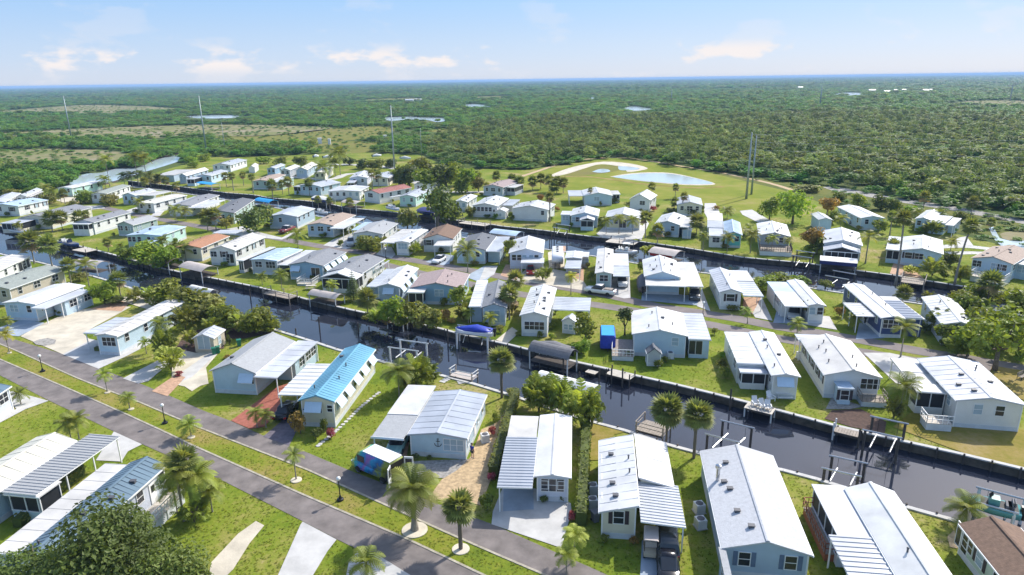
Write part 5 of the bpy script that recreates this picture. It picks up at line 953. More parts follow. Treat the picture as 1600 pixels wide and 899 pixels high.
palm('F', 897, 878, 836, 20, m='leaf_palm_light', phrase='young yellow-green palm by the near drive'); palm('F', 885, 898, 866, 20, m='leaf_palm_light', phrase='young drooping palm at the near road edge'); palm('F', 575, 915, 880, 27, phrase='palm crown rising at the bottom frame edge')
palm('F', 288, 814, 738, 32, fronds=20); palm('F', 318, 808, 744, 32, fronds=20, m='leaf_palm_light'); palm('S', 303, 802, 718, 24, fronds=26); palm('F', 278, 806, 762, 26, fronds=16, m='leaf_palm_light'); palm('F', 332, 800, 768, 24, fronds=16); areca(304, 816, 772, 26, 'leaf_palm_light', n=50)
tree(180, 960, 794, 104, 'leaf_bigoak', phrase='large spreading oak filling the bottom left corner', n=11000, leaf=.068, lobes=20)
tree(60, 960, 845, 70, 'leaf_bigoak', phrase='lower oak crown at the left bottom edge', n=5000, leaf=.09, lobes=14); tree(290, 980, 850, 60, 'leaf_bigoak', phrase='oak bough at the right side of the corner oak', n=4500, leaf=.09, lobes=14)
bush(470, 678, 15, 38, 'leaf_brown', phrase='reddish brown shrub by the carport of the cream front'); bush(494, 686, 11, 20, 'leaf_oak'); bush(518, 684, 8, 18, 'leaf_red'); bush(507, 676, 6, 26, 'leaf_mid')
palm('F', 402, 668, 645, 15); palm('F', 416, 668, 650, 14); palm('F', 624, 620, 580, 24, fronds=20); areca(652, 608, 545, 26, 'leaf_palm'); areca(668, 600, 560, 20, 'leaf_mid'); areca(636, 612, 575, 14, 'leaf_palm')
palm('S', 784, 622, 564, 23, fronds=42, phrase='tall fan palm standing at the canal edge beside the hedge'); palm('S', 1041, 690, 641, 27, fronds=44, phrase='left of the two round fan palms at the canal edge'); palm('S', 1084, 716, 649, 25, cx=1091, fronds=44, phrase='right of the two round fan palms at the canal edge')
areca(842, 645, 574, 24, 'leaf_palm_light'); areca(862, 642, 578, 24, 'leaf_palm_light'); areca(882, 650, 586, 24, 'leaf_palm_light'); areca(908, 668, 590, 30, 'leaf_palm_light'); areca(925, 668, 600, 18, 'leaf_palm'); areca(828, 636, 590, 14, 'leaf_palm')
palm('F', 1505, 822, 795, 30, fronds=20, phrase='low palm behind the brown-roofed corner home'); palm('F', 1405, 650, 604, 26, fronds=18); areca(1396, 655, 615, 14, 'leaf_olive')
bush(762, 796, 13, 30, 'leaf_mid'); bush(768, 752, 7, 16, 'leaf_red'); bush(893, 815, 8, 20, 'leaf_red'); bush(849, 785, 9, 12, 'leaf_oak'); bush(877, 783, 7, 12, 'leaf_oak'); bush(945, 848, 9, 14, 'leaf_mid'); bush(990, 850, 8, 12, 'leaf_brown')
bush(650, 718, 7, 10, 'leaf_oak'); bush(671, 718, 5, 8, 'leaf_oak'); bush(770, 680, 8, 14, 'leaf_red'); bush(775, 660, 9, 18, 'leaf_mid'); bush(800, 618, 9, 12, 'leaf_olive')
hedge([(771, 748), (806, 622)], 1.5, 1.1, 'tall clipped hedge left of the white home with the ribbed carport'); hedge([(908, 822), (916, 668)], 1.5, 1.1, 'long clipped hedge right of the white home with the ribbed carport')
hedge([(28, 825), (62, 796), (128, 738)], 1.0, 1.0, 'yellow-green hedge along the striped-carport home', 'leaf_olive'); hedge([(150, 548), (182, 548)], .7, .9, 'low dark hedge below the front window of the low white home', 'leaf_oak'); bush(205, 541, 8, 16, 'leaf_mid')
# near bank of the wide canal, left half
palm('S', 54, 412, 378, 20); palm('S', 82, 418, 384, 19); palm('S', 112, 445, 415, 14); palm('F', 140, 450, 414, 17, fronds=14); bush(125, 440, 16, 14, 'leaf_olive')
tree(165, 476, 434, 21, 'leaf_bright'); palm('S', 190, 470, 437, 15); areca(212, 472, 445, 13, 'leaf_olive'); bush(180, 474, 20, 12, 'leaf_oak')
tree(262, 475, 437, 28, 'leaf_mid'); tree(300, 492, 448, 34, 'leaf_mid'); tree(330, 498, 456, 30, 'leaf_olive'); tree(352, 512, 470, 24, 'leaf_mid'); areca(380, 518, 482, 22, 'leaf_palm_light'); tree(404, 522, 476, 26, 'leaf_mid'); areca(425, 520, 492, 15, 'leaf_palm'); areca(290, 515, 470, 22, 'leaf_palm'); areca(335, 522, 490, 18, 'leaf_palm_light')
areca(262, 566, 502, 19, 'leaf_palm'); palm('F', 257, 552, 508, 16); areca(268, 580, 535, 22, 'leaf_palm_light'); palm('F', 229, 553, 536, 10, m='leaf_palm_light'); bush(280, 588, 8, 8, 'leaf_red'); bush(355, 560, 6, 6, 'leaf_brown'); areca(300, 540, 510, 12)
# far bank of the wide canal
tree(232, 412, 378, 30, 'leaf_bright', phrase='wide bright mangrove bush overhanging the canal', flat=.5); tree(200, 405, 385, 16, 'leaf_mid'); tree(262, 420, 380, 22, 'leaf_bright'); palm('F', 257, 404, 377, 12); palm('F', 291, 408, 390, 16, fronds=12); areca(278, 400, 372, 14, 'leaf_oak'); palm('S', 170, 393, 379, 9); palm('F', 189, 392, 384, 7)
palm('S', 82, 362, 342, 14); palm('S', 98, 360, 340, 13); palm('S', 126, 356, 340, 13); palm('S', 138, 358, 336, 8); bush(75, 376, 10, 12, 'leaf_bright'); palm('F', 30, 366, 352, 8)
palm('F', 441, 454, 430, 14); palm('F', 410, 446, 432, 10); palm('F', 520, 466, 446, 11, m='leaf_palm_light')
palm('S', 575, 494, 468, 20); tree(614, 508, 460, 24, 'leaf_bright'); bush(592, 502, 13, 16, 'leaf_yellow'); tree(650, 512, 466, 20, 'leaf_mid'); tree(668, 514, 470, 24, 'leaf_olive'); tree(718, 496, 446, 16, 'leaf_bright'); bush(695, 500, 14, 18, 'leaf_brown'); bush(640, 500, 14, 16, 'leaf_oak'); palm('F', 732, 505, 488, 11, m='leaf_palm_light'); palm('F', 766, 515, 497, 13, m='leaf_palm_light'); bush(782, 520, 9, 12, 'leaf_olive')
palm('S', 806, 476, 438, 18); palm('S', 796, 500, 461, 19); palm('S', 788, 498, 470, 14); areca(800, 490, 465, 12, 'leaf_olive'); palm('F', 892, 461, 433, 11, m='leaf_yellow')
tree(915, 535, 488, 21, 'leaf_mid'); tree(908, 553, 528, 15, 'leaf_bright'); tree(976, 524, 480, 13, 'leaf_oak'); palm('F', 906, 500, 490, 9); bush(862, 530, 7, 10, 'leaf_bright'); bush(1116, 523, 6, 12, 'leaf_olive')
palm('F', 1168, 506, 487, 10, cx=1166, m='leaf_palm_light'); palm('F', 1245, 523, 507, 14, m='leaf_palm_light'); tree(1270, 500, 466, 17, 'leaf_olive'); bush(1127, 575, 9, 16, 'leaf_olive'); bush(1133, 590, 11, 18, 'leaf_mid'); bush(1128, 560, 7, 12, 'leaf_bright')
tree(1195, 456, 430, 20, 'leaf_bright'); tree(1222, 452, 424, 24, 'leaf_mid'); tree(1245, 448, 428, 18, 'leaf_bright'); tree(1182, 448, 432, 14, 'leaf_mid'); bush(1290, 450, 12, 14, 'leaf_mid'); bush(1311, 495, 9, 18, 'leaf_brown'); palm('F', 1334, 516, 498, 13)
palm('F', 1407, 558, 512, 20, fronds=16, phrase='street palm with a dark trunk before the navy blue home'); palm('S', 1409, 480, 458, 15); areca(1494, 556, 520, 22, 'leaf_palm'); areca(1478, 500, 462, 20, 'leaf_palm'); tree(1512, 500, 450, 26, 'leaf_mid'); tree(1460, 500, 466, 16, 'leaf_oak'); tree(1490, 525, 486, 24, 'leaf_mid')
tree(1554, 579, 466, 52, 'leaf_mid', cx=1552, phrase='big street tree with a dark leaning trunk', n=900, leaf=.16, lobes=16); tree(1590, 560, 482, 34, 'leaf_bright', n=600, leaf=.2); tree(1512, 556, 500, 24, 'leaf_bright'); palm('S', 1541, 480, 442, 22); tree(1585, 520, 455, 26, 'leaf_mid'); bush(1592, 566, 12, 18, 'leaf_bright'); areca(1450, 470, 452, 10)
# back street and back canal
tree(400, 362, 312, 30, 'leaf_oak', phrase='broad leafy oak on the back street', n=700, leaf=.19); palm('S', 325, 361, 339, 14); palm('S', 338, 360, 335, 13); areca(354, 358, 334, 12, 'leaf_olive'); palm('F', 276, 349, 329, 12); palm('F', 291, 345, 330, 11); palm('F', 219, 335, 316, 10); palm('F', 466, 388, 367, 16, fronds=12); bush(532, 385, 7, 10, 'leaf_mid')
tree(575, 392, 365, 22, 'leaf_mid'); bush(596, 386, 14, 18, 'leaf_olive'); areca(648, 398, 374, 11, 'leaf_palm_light'); palm('F', 731, 426, 391, 20, fronds=16); tree(796, 410, 372, 10, 'leaf_mid'); bush(790, 400, 8, 18, 'leaf_yellow'); areca(848, 438, 412, 14, 'leaf_palm_light'); bush(923, 440, 8, 18, 'leaf_mid'); bush(1000, 425, 7, 16, 'leaf_mid'); areca(1012, 400, 380, 13, 'leaf_palm_light'); bush(503, 372, 6, 8, 'leaf_mid')
tree(684, 358, 282, 34, 'leaf_oak', cx=688, phrase='tall dark oak on the back canal bank', n=800, leaf=.18); tree(704, 352, 310, 20, 'leaf_oak'); tree(637, 360, 322, 18, 'leaf_olive', phrase='pale feathery tree at the back canal edge'); areca(736, 340, 318, 9, 'leaf_olive'); bush(705, 340, 12, 12, 'leaf_bright')
palm('S', 548, 340, 318, 9); palm('S', 516, 330, 314, 7); palm('S', 484, 306, 286, 9); palm('S', 452, 306, 285, 10); palm('S', 442, 304, 288, 8); palm('S', 427, 314, 290, 11); palm('S', 396, 302, 277, 7); palm('S', 381, 290, 274, 7); palm('S', 365, 298, 276, 7); palm('S', 354, 292, 276, 8); palm('S', 498, 328, 312, 7)
palm('F', 506, 284, 262, 15); palm('F', 532, 274, 240, 18); palm('F', 524, 276, 256, 12); palm('S', 582, 296, 272, 8); palm('S', 592, 294, 274, 8); tree(586, 266, 246, 16, 'leaf_mid'); tree(566, 264, 246, 12, 'leaf_oak')
tree(640, 290, 254, 24, 'leaf_oak'); tree(662, 280, 246, 20, 'leaf_mid'); tree(698, 296, 252, 22, 'leaf_mid'); tree(730, 300, 260, 15, 'leaf_bright'); tree(722, 302, 272, 16, 'leaf_mid'); tree(748, 300, 274, 12, 'leaf_olive'); palm('S', 776, 290, 275, 9)
for bx, by, cy in ((800, 294, 281), (812, 298, 284), (832, 298, 284), (845, 296, 280), (858, 300, 281), (870, 302, 284), (880, 302, 286), (866, 304, 292)): palm('S', bx, by, cy, 10, m='leaf_oak' if bx % 3 else 'leaf_sabal')
palm('S', 859, 347, 308, 10); bush(845, 314, 8, 10, 'leaf_brown'); palm('S', 761, 304, 290, 6); bush(871, 330, 6, 7, 'leaf_brown'); palm('S', 922, 320, 297, 5); bush(928, 316, 6, 8, 'leaf_bright'); bush(961, 318, 7, 9, 'leaf_oak'); palm('F', 967, 366, 342, 11); palm('F', 947, 366, 346, 11); palm('F', 988, 366, 345, 12); bush(938, 352, 10, 14, 'leaf_mid')
palm('S', 1008, 372, 340, 13); palm('S', 1027, 380, 360, 13); bush(985, 324, 10, 10, 'leaf_oak'); bush(1021, 330, 6, 9, 'leaf_red'); palm('S', 1018, 308, 292, 8); palm('S', 1055, 310, 293, 7); palm('S', 1064, 336, 307, 8, cx=1069); palm('S', 1054, 330, 316, 9); bush(1048, 334, 9, 10, 'leaf_oak'); bush(1080, 336, 14, 12, 'leaf_olive'); bush(1118, 328, 7, 7, 'leaf_brown'); palm('S', 1088, 368, 347, 15); palm('F', 1136, 342, 330, 11)
palm('F', 1098, 392, 369, 10); palm('F', 1136, 394, 372, 12); palm('F', 1172, 396, 368, 15); palm('F', 1168, 372, 358, 10); palm('F', 1205, 396, 374, 11, m='leaf_palm_light'); palm('F', 1229, 400, 376, 9)
tree(1238, 350, 290, 28, 'leaf_bright', phrase='big round bright tree behind the vent-dotted home', n=600, leaf=.2); tree(1202, 344, 308, 17, 'leaf_bright'); tree(1262, 300, 288, 22, 'leaf_mid'); tree(1292, 336, 304, 15, 'leaf_brown'); tree(1265, 395, 350, 17, 'leaf_brown'); tree(1276, 398, 368, 12, 'leaf_mid'); bush(1265, 396, 16, 14, 'leaf_bright'); tree(1375, 328, 302, 14, 'leaf_oak')
palm('F', 1312, 360, 343, 12); palm('S', 1390, 368, 338, 10); palm('S', 1399, 447, 342, 15, cx=1413); palm('S', 1491, 446, 354, 15, cx=1517); palm('F', 1352, 412, 370, 16, fronds=12); palm('S', 1393, 400, 384, 13); tree(1372, 364, 340, 12, 'leaf_mid'); areca(1456, 366, 340, 16, 'leaf_palm'); areca(1438, 364, 352, 8, 'leaf_bright')
palm('F', 1485, 392, 378, 12); areca(1456, 432, 396, 18, 'leaf_palm'); areca(1484, 416, 390, 13, 'leaf_oak'); bush(1422, 428, 12, 14, 'leaf_yellow'); areca(1500, 440, 408, 14, 'leaf_palm'); palm('S', 1541, 462, 440, 16); bush(1475, 436, 9, 14, 'leaf_mid'); palm('S', 1517, 336, 316, 11); palm('S', 1442, 330, 308, 11); palm('S', 1547, 358, 348, 9); bush(1500, 432, 12, 10, 'leaf_mid'); palm('F', 1432, 348, 334, 12); palm('F', 1465, 350, 334, 12)
palm('F', 172, 292, 250, 13); palm('F', 217, 290, 247, 13); palm('F', 231, 290, 248, 12); palm('S', 102, 320, 303, 9); palm('S', 96, 318, 306, 7); tree(134, 318, 294, 17, 'leaf_bright'); tree(170, 322, 302, 14, 'leaf_olive'); palm('F', 72, 306, 294, 10); palm('F', 166, 298, 282, 12); bush(18, 306, 12, 12, 'leaf_olive'); tree(8, 296, 278, 14, 'leaf_bright'); palm('S', 247, 290, 280, 8); palm('S', 260, 292, 283, 8); tree(235, 288, 272, 14, 'leaf_olive'); palm('S', 228, 296, 284, 8); tree(302, 262, 250, 10, 'leaf_bright'); palm('S', 276, 302, 291, 7); bush(302, 284, 7, 8, 'leaf_mid'); bush(262, 284, 9, 9, 'leaf_oak')
for bx, by, cy, r in ((196, 294, 276, 10), (208, 294, 274, 10), (222, 293, 272, 9), (236, 292, 274, 9), (250, 290, 276, 8)): palm('F', bx, by, cy, r, m='leaf_oak')
tree(78, 318, 298, 12, 'leaf_olive'); tree(16, 322, 304, 12, 'leaf_olive'); tree(173, 318, 300, 12, 'leaf_olive'); bush(146, 312, 10, 10, 'leaf_mid'); bush(116, 322, 9, 9, 'leaf_mid'); bush(60, 324, 8, 8, 'leaf_olive'); palm('F', 84, 316, 300, 9)
areca(258, 478, 444, 20, 'leaf_palm_light'); areca(285, 484, 452, 20, 'leaf_olive'); areca(316, 496, 458, 22, 'leaf_palm_light'); areca(346, 506, 470, 20, 'leaf_palm_light'); areca(374, 514, 484, 18, 'leaf_olive'); areca(398, 520, 488, 18, 'leaf_palm_light'); bush(420, 520, 12, 16, 'leaf_olive'); bush(240, 470, 14, 16, 'leaf_mid'); areca(232, 468, 446, 12, 'leaf_palm_light')
areca(590, 505, 478, 14, 'leaf_palm_light'); bush(625, 512, 16, 22, 'leaf_mid'); bush(655, 516, 16, 26, 'leaf_olive'); bush(680, 516, 14, 24, 'leaf_mid'); bush(604, 508, 10, 12, 'leaf_brown'); areca(725, 500, 470, 14, 'leaf_palm'); bush(575, 500, 12, 12, 'leaf_olive'); bush(706, 505, 8, 10, 'leaf_brown')
areca(1465, 520, 476, 20, 'leaf_palm'); tree(1478, 540, 500, 20, 'leaf_mid'); tree(1530, 530, 478, 30, 'leaf_mid'); tree(1570, 545, 490, 30, 'leaf_mid'); bush(1445, 520, 12, 16, 'leaf_oak'); tree(1500, 480, 446, 20, 'leaf_mid'); tree(1525, 475, 440, 20, 'leaf_mid'); areca(1560, 480, 450, 20, 'leaf_palm'); tree(1595, 490, 448, 22, 'leaf_bright')
for bx, by, ty, r, m_ in ((668, 300, 258, 20, 'leaf_mid'), (682, 298, 252, 18, 'leaf_oak'), (714, 290, 250, 18, 'leaf_mid'), (625, 284, 256, 16, 'leaf_mid'), (652, 272, 244, 18, 'leaf_olive'), (740, 286, 262, 14, 'leaf_mid'), (610, 262, 246, 12, 'leaf_oak'), (470, 258, 243, 12, 'leaf_mid'), (440, 258, 244, 12, 'leaf_mid'), (412, 256, 242, 12, 'leaf_bright'), (300, 256, 243, 12, 'leaf_bright'), (320, 252, 240, 12, 'leaf_bright'), (546, 258, 242, 11, 'leaf_oak'), (1300, 350, 326, 11, 'leaf_mid'), (1395, 330, 308, 12, 'leaf_mid'), (1340, 322, 302, 12, 'leaf_bright'), (1420, 338, 320, 12, 'leaf_bright'), (1500, 348, 330, 12, 'leaf_mid'), (1400, 352, 332, 12, 'leaf_mid'), (1225, 318, 298, 14, 'leaf_bright'), (1310, 318, 298, 13, 'leaf_mid')): tree(bx, by, ty, r, m_)
# Norfolk pine in tiers
def norfolk(bx, by, ty):
    b = P(bx, by); h = height_at(b, ty); o = thing('pine_tree', None, 'pine tree', b); MB().tube((0, 0, 0), (0, 0, h), .12, .03).build('trunk', 'trunk', o)
    mb = MB(); rnd = random.Random(5)
    for i in range(13):
        z = h * (.14 + .84 * i / 13); r = h * .24 * (1 - i / 13.5) + .15
        for j in range(7):
            a = j * .9 + i * .5; frond(mb, .15, .35, a, r, 5, .35, base=Vector((0, 0, z)))
    mb.build('crown', 'leaf_oak', o); plant(o, 'dark tiered pine tree with whorled branches', b)
norfolk(553, 470, 422)
# ---------------------------------------------------------------- woodland masses
proto = bpy.data.collections.new('woodland_kinds')
def proto_tree(nm, m, seed, n, leaf, lobes, rz, trunk=True, lift=.0):
    me = crown_mesh(nm, m, seed, n, leaf, lobes, 1.0); 
    for v in me.vertices: v.co.z = (v.co.z * .5 + .5) * rz + lift
    o = bpy.data.objects.new(nm, me); proto.objects.link(o)
for i in range(4): proto_tree('a%d_mangrove' % i, 'leaf_mangrove', 80 + i, 230, .34, 6, 1.0)
for i in range(4): proto_tree('b%d_grove' % i, 'leaf_grove', 90 + i, 260, .28, 8, .70, lift=.32)
for i in range(2): proto_tree('c%d_pine' % i, 'leaf_pine', 99 + i, 170, .28, 6, .55, lift=.48)
def sabal_proto(k):
    o = bpy.data.objects.new('d%d_palm' % k, sabal_crown(k, 'leaf_sabal', 26).copy()); proto.objects.link(o)
    for v in o.data.vertices: v.co.z = v.co.z * .3 + .75
sabal_proto(0); sabal_proto(1)
def scatter(name, pts, label):
    me = bpy.data.meshes.new(name); me.from_pydata([p[0] for p in pts], [], [])
    a = me.attributes.new('kind_index', 'INT', 'POINT'); a.data.foreach_set('value', [p[1] for p in pts])
    a = me.attributes.new('turn', 'FLOAT_VECTOR', 'POINT'); a.data.foreach_set('vector', [c for p in pts for c in (0, 0, p[2])])
    a = me.attributes.new('size', 'FLOAT_VECTOR', 'POINT'); a.data.foreach_set('vector', [c for p in pts for c in p[3]])
    o = obj(name, me); o['kind'] = 'stuff'; o['label'] = label; o['category'] = 'trees'
    ng = bpy.data.node_groups.get('scatter_trees')
    if not ng:
        ng = bpy.data.node_groups.new('scatter_trees', 'GeometryNodeTree')
        ng.interface.new_socket('Geometry', in_out='INPUT', socket_type='NodeSocketGeometry'); ng.interface.new_socket('Geometry', in_out='OUTPUT', socket_type='NodeSocketGeometry')
        gi = N(ng, 'NodeGroupInput'); go = N(ng, 'NodeGroupOutput'); ci = N(ng, 'GeometryNodeCollectionInfo'); ci.inputs[0].default_value = proto; ci.inputs['Separate Children'].default_value = True; ci.inputs['Reset Children'].default_value = True
        ip = N(ng, 'GeometryNodeInstanceOnPoints'); ip.inputs['Pick Instance'].default_value = True
        def at(nm, ty):
            n = N(ng, 'GeometryNodeInputNamedAttribute', data_type=ty); n.inputs[0].default_value = nm; return n.outputs[0]
        L = ng.links.new
        L(gi.outputs[0], ip.inputs['Points']); L(ci.outputs[0], ip.inputs['Instance']); L(at('kind_index', 'INT'), ip.inputs['Instance Index']); L(at('turn', 'FLOAT_VECTOR'), ip.inputs['Rotation']); L(at('size', 'FLOAT_VECTOR'), ip.inputs['Scale']); L(ip.outputs[0], go.inputs[0])
    md = o.modifiers.new('scatter', 'NODES'); md.node_group = ng
    return o
class Zone:
    def __init__(s, poly): s.p = poly; xs = [q[0] for q in poly]; ys = [q[1] for q in poly]; s.b = (min(xs), max(xs), min(ys), max(ys))
    def has(s, x, y): return s.b[0] <= x <= s.b[1] and s.b[2] <= y <= s.b[3] and inpoly(x, y, s.p)
Z_lawn = Zone(LAWN); Z_open = [Zone(PW(catmull(list(p) + [p[0]], 3))) for m_, p in MARSH]; Z_wet = [Zone(PW(catmull(list(p) + [p[0]], 3))) for p in LAKES + [lag]]
Z_scrub = Zone(PW([(1100, 268), (1230, 284), (1300, 290), (1430, 314), (1640, 350), (1640, 402), (1420, 352), (1300, 322), (1180, 287)]))
Z_grove = Zone(PW([(640, 248), (700, 205), (860, 188), (1000, 190), (1300, 178), (1800, 190), (1900, 420), (1600, 340), (1300, 289), (1130, 266), (960, 245), (820, 262), (700, 264)]))
Z_right = Zone(PW([(600, 300), (640, 240), (820, 260), (960, 243), (1130, 264), (1300, 288), (1420, 312), (1900, 390), (1900, 500), (1300, 400), (900, 330)]))
PX_open = [Zone(catmull(list(p) + [p[0]], 3)) for m_, p in MARSH]; PX_wet = [Zone(catmull(list(p) + [p[0]], 3)) for p in LAKES + [lag]]
def hides(x, y, h, zones):
    for k in (.35, .7, 1.0):
        q = proj((x, y, h * k))
        if any(z.has(*q) for z in zones): return True
    return False
def patch(x, y): return math.sin(x / 90 + 1.3 * math.sin(y / 140)) * math.sin(y / 110 + .9 * math.sin(x / 75)) * .7 + .3 * math.sin(x / 31 + y / 47)
frnd = random.Random(21); mang, grove, far, scrub = [], [], [], []
y = 150.0
while y < 2300:
    s = 3.4 + .0052 * y; nrow = int(1.72 * y / s) + 1
    for i in range(nrow):
        x = -.86 * y + s * i + frnd.uniform(-.5, .5) * s; yy = y + frnd.uniform(-.5, .5) * s
        if Z_lawn.has(x, yy): continue
        if any(z.has(x, yy) for z in Z_wet): continue
        if Z_scrub.has(x, yy):
            if frnd.random() < .6: scrub.append(((x, yy, 0), frnd.randrange(4), frnd.random() * 6.28, (frnd.uniform(.8, 2.0),) * 2 + (frnd.uniform(.5, 1.7),)))
            continue
        if any(z.has(x, yy) for z in Z_open):
            if frnd.random() < .34: scrub.append(((x, yy, 0), frnd.randrange(4), frnd.random() * 6.28, (frnd.uniform(1.0, 2.8),) * 2 + (frnd.uniform(.5, 1.6),)))
            continue
        if yy < 1900 and ((frnd.random() < .95 and hides(x, yy, 4.0, PX_wet)) or (frnd.random() < .6 and hides(x, yy, 3.2, PX_open))): continue
        pf = patch(x, yy)
        if pf > .55 and frnd.random() < .62 and not Z_right.has(x, yy): continue
        r = s * frnd.uniform(.42, 1.15)
        if Z_grove.has(x, yy):
            q = min(.99, max(0, frnd.random() + pf * .35))
            if q < .45: grove.append(((x, yy, 0), 4 + frnd.randrange(4), frnd.random() * 6.28, (r, r, frnd.uniform(4.0, 7.0))))
            elif q < .62: rr = r * frnd.uniform(.6, .85); grove.append(((x, yy, 0), 8 + frnd.randrange(2), frnd.random() * 6.28, (rr, rr, frnd.uniform(7, 11))))
            elif q < .74: rr = min(r, 2.6) * .95; h = frnd.uniform(4, 7); grove.append(((x, yy, h - 2), 10 + frnd.randrange(2), frnd.random() * 6.28, (rr, rr, 2.6)))
            else: grove.append(((x, yy, 0), frnd.randrange(4), frnd.random() * 6.28, (r, r, frnd.uniform(2.5, 4.5))))
        else:
            h = frnd.uniform(2.0, 4.6) * (1 + .25 * (yy > 900)) * (1 - .35 * pf); k_ = frnd.randrange(4)
            if frnd.random() < .06: k_ = 4 + frnd.randrange(4); h *= 1.5
            mang.append(((x, yy, 0), k_, frnd.random() * 6.28, (r, r, h)))
    y += s * .92
while y < 10500:
    s = 12 + .006 * y; nrow = int(1.72 * y / s) + 1
    for i in range(nrow):
        x = -.86 * y + s * i + frnd.uniform(-.5, .5) * s; yy = y + frnd.uniform(-.5, .5) * s
        if any(z.has(x, yy) for z in Z_wet) or any(z.has(x, yy) for z in Z_open): continue
        r = s * frnd.uniform(.5, .9); far.append(((x, yy, 0), frnd.choice((0, 1, 2, 3, 4, 5, 8)), frnd.random() * 6.28, (r, r, frnd.uniform(4, 8) if frnd.random() < .8 else frnd.uniform(8, 12))))
    y += s * 1.0
scatter('mangrove_woodland', mang, 'low green mangrove thicket beyond the homes and marsh'); scatter('pine_woodland', grove, 'olive mixed woodland of palms and pines behind the meadow'); scatter('far_woodland', far, 'far woodland fading towards the horizon'); scatter('scrub', scrub, 'scattered low scrub on the marsh and field')
# low shrubs at the house corners of the middle rows
srn = random.Random(77)
Z_can = [Zone(canal_main), Zone(canal_far)]; Z_drv = [Zone(PW(p_)) for m_, p_, l_ in DRIVES]
for cx, cy, ca, sa, hw, hl in list(FOOT):
    if not 85 < cy < 250: continue
    for lx, ly in ((-hw - .3, -hl - .2), (hw + .5, -hl * .4), (hw * .3, -hl - .5), (hw + .6, hl * .5)):
        if srn.random() < .38: continue
        x, yy = cx + lx * ca - ly * sa + srn.uniform(-.6, .6), cy + lx * sa + ly * ca + srn.uniform(-.6, .6)
        if any(z.has(x, yy) for z in Z_can) or any(z.has(x, yy) for z in Z_drv): continue
        if any(abs((x - a) * c + (yy - b_) * s) < w_ + .1 and abs(-(x - a) * s + (yy - b_) * c) < l_ + .1 for a, b_, c, s, w_, l_ in FOOT): continue
        q = proj((x, yy, 0)); k = px_m(Vector((x, yy, 0))); bush(q[0], q[1], srn.uniform(.5, 1.15) / k, srn.uniform(.8, 1.7) / k, srn.choice(('leaf_mid', 'leaf_oak', 'leaf_olive', 'leaf_mid', 'leaf_bright')))
# grass tufts on the nearer lawns
def tuft(k):
    rnd = random.Random(k); mb = MB()
    for i in range(9):
        a = rnd.random() * 6.28; r = rnd.uniform(0, .5); h = rnd.uniform(.35, 1.0); d = Vector((math.cos(a), math.sin(a), 0)); p = d * r; q = Vector((rnd.gauss(0, .3), rnd.gauss(0, .3), h)); s_ = Vector((-d.y, d.x, 0)) * .16
        mb.add([p - s_, p + s_, p + q], [(0, 1, 2)])
    o = bpy.data.objects.new('tuft_%d' % k, mb.mesh('tuft', 'grass_blade')); gproto.objects.link(o)
mat('grass_blade', (.235, .26, .04), .7, coord='World', scale=.16, detail=8, col2=(.15, .20, .025), transl=.3, objvar=.3, spec=.1)
gproto = bpy.data.collections.new('grass_kinds')
for i in range(3): tuft(i)
Z_hard = [Zone(PW(p_)) for m_, p_, l_ in DRIVES if m_ not in ('dry_lawn',)] + [Zone(PW(RN_U + RN_L[::-1])), Zone(PW(RF_U + RF_L[::-1])), Zone(canal_main), Zone(canal_far)]
S2P = [Vector((*q, 0)) for q in PW(catmull(S2U, 3))] + [Vector((*q, 0)) for q in PW(catmull(S2L, 3))]
gp = []; grn = random.Random(33)
while len(gp) < 42000:
    yy = 38 + 150 * grn.random() ** 1.5; xx = grn.uniform(-.86, .86) * yy
    if not Z_lawn.has(xx, yy) or any(z.has(xx, yy) for z in Z_hard): continue
    if any(abs((xx - cx) * ca + (yy - cy) * sa) < hw and abs(-(xx - cx) * sa + (yy - cy) * ca) < hl for cx, cy, ca, sa, hw, hl in FOOT): continue
    if yy > 80 and any((xx - q.x) ** 2 + (yy - q.y) ** 2 < 4.5 for q in S2P): continue
    s_ = grn.uniform(.10, .22) * (1 + yy * .004); gp.append(((xx, yy, .025), grn.randrange(3), grn.random() * 6.28, (s_, s_, grn.uniform(.03, .075))))
_keep = proto; proto = gproto
gname = bpy.data.node_groups.get('scatter_trees'); gname.name = 'scatter_woodland'
scatter('grass', gp, 'uneven grass growing on the lawns'); bpy.data.objects['grass']['category'] = 'grass'
proto = _keep

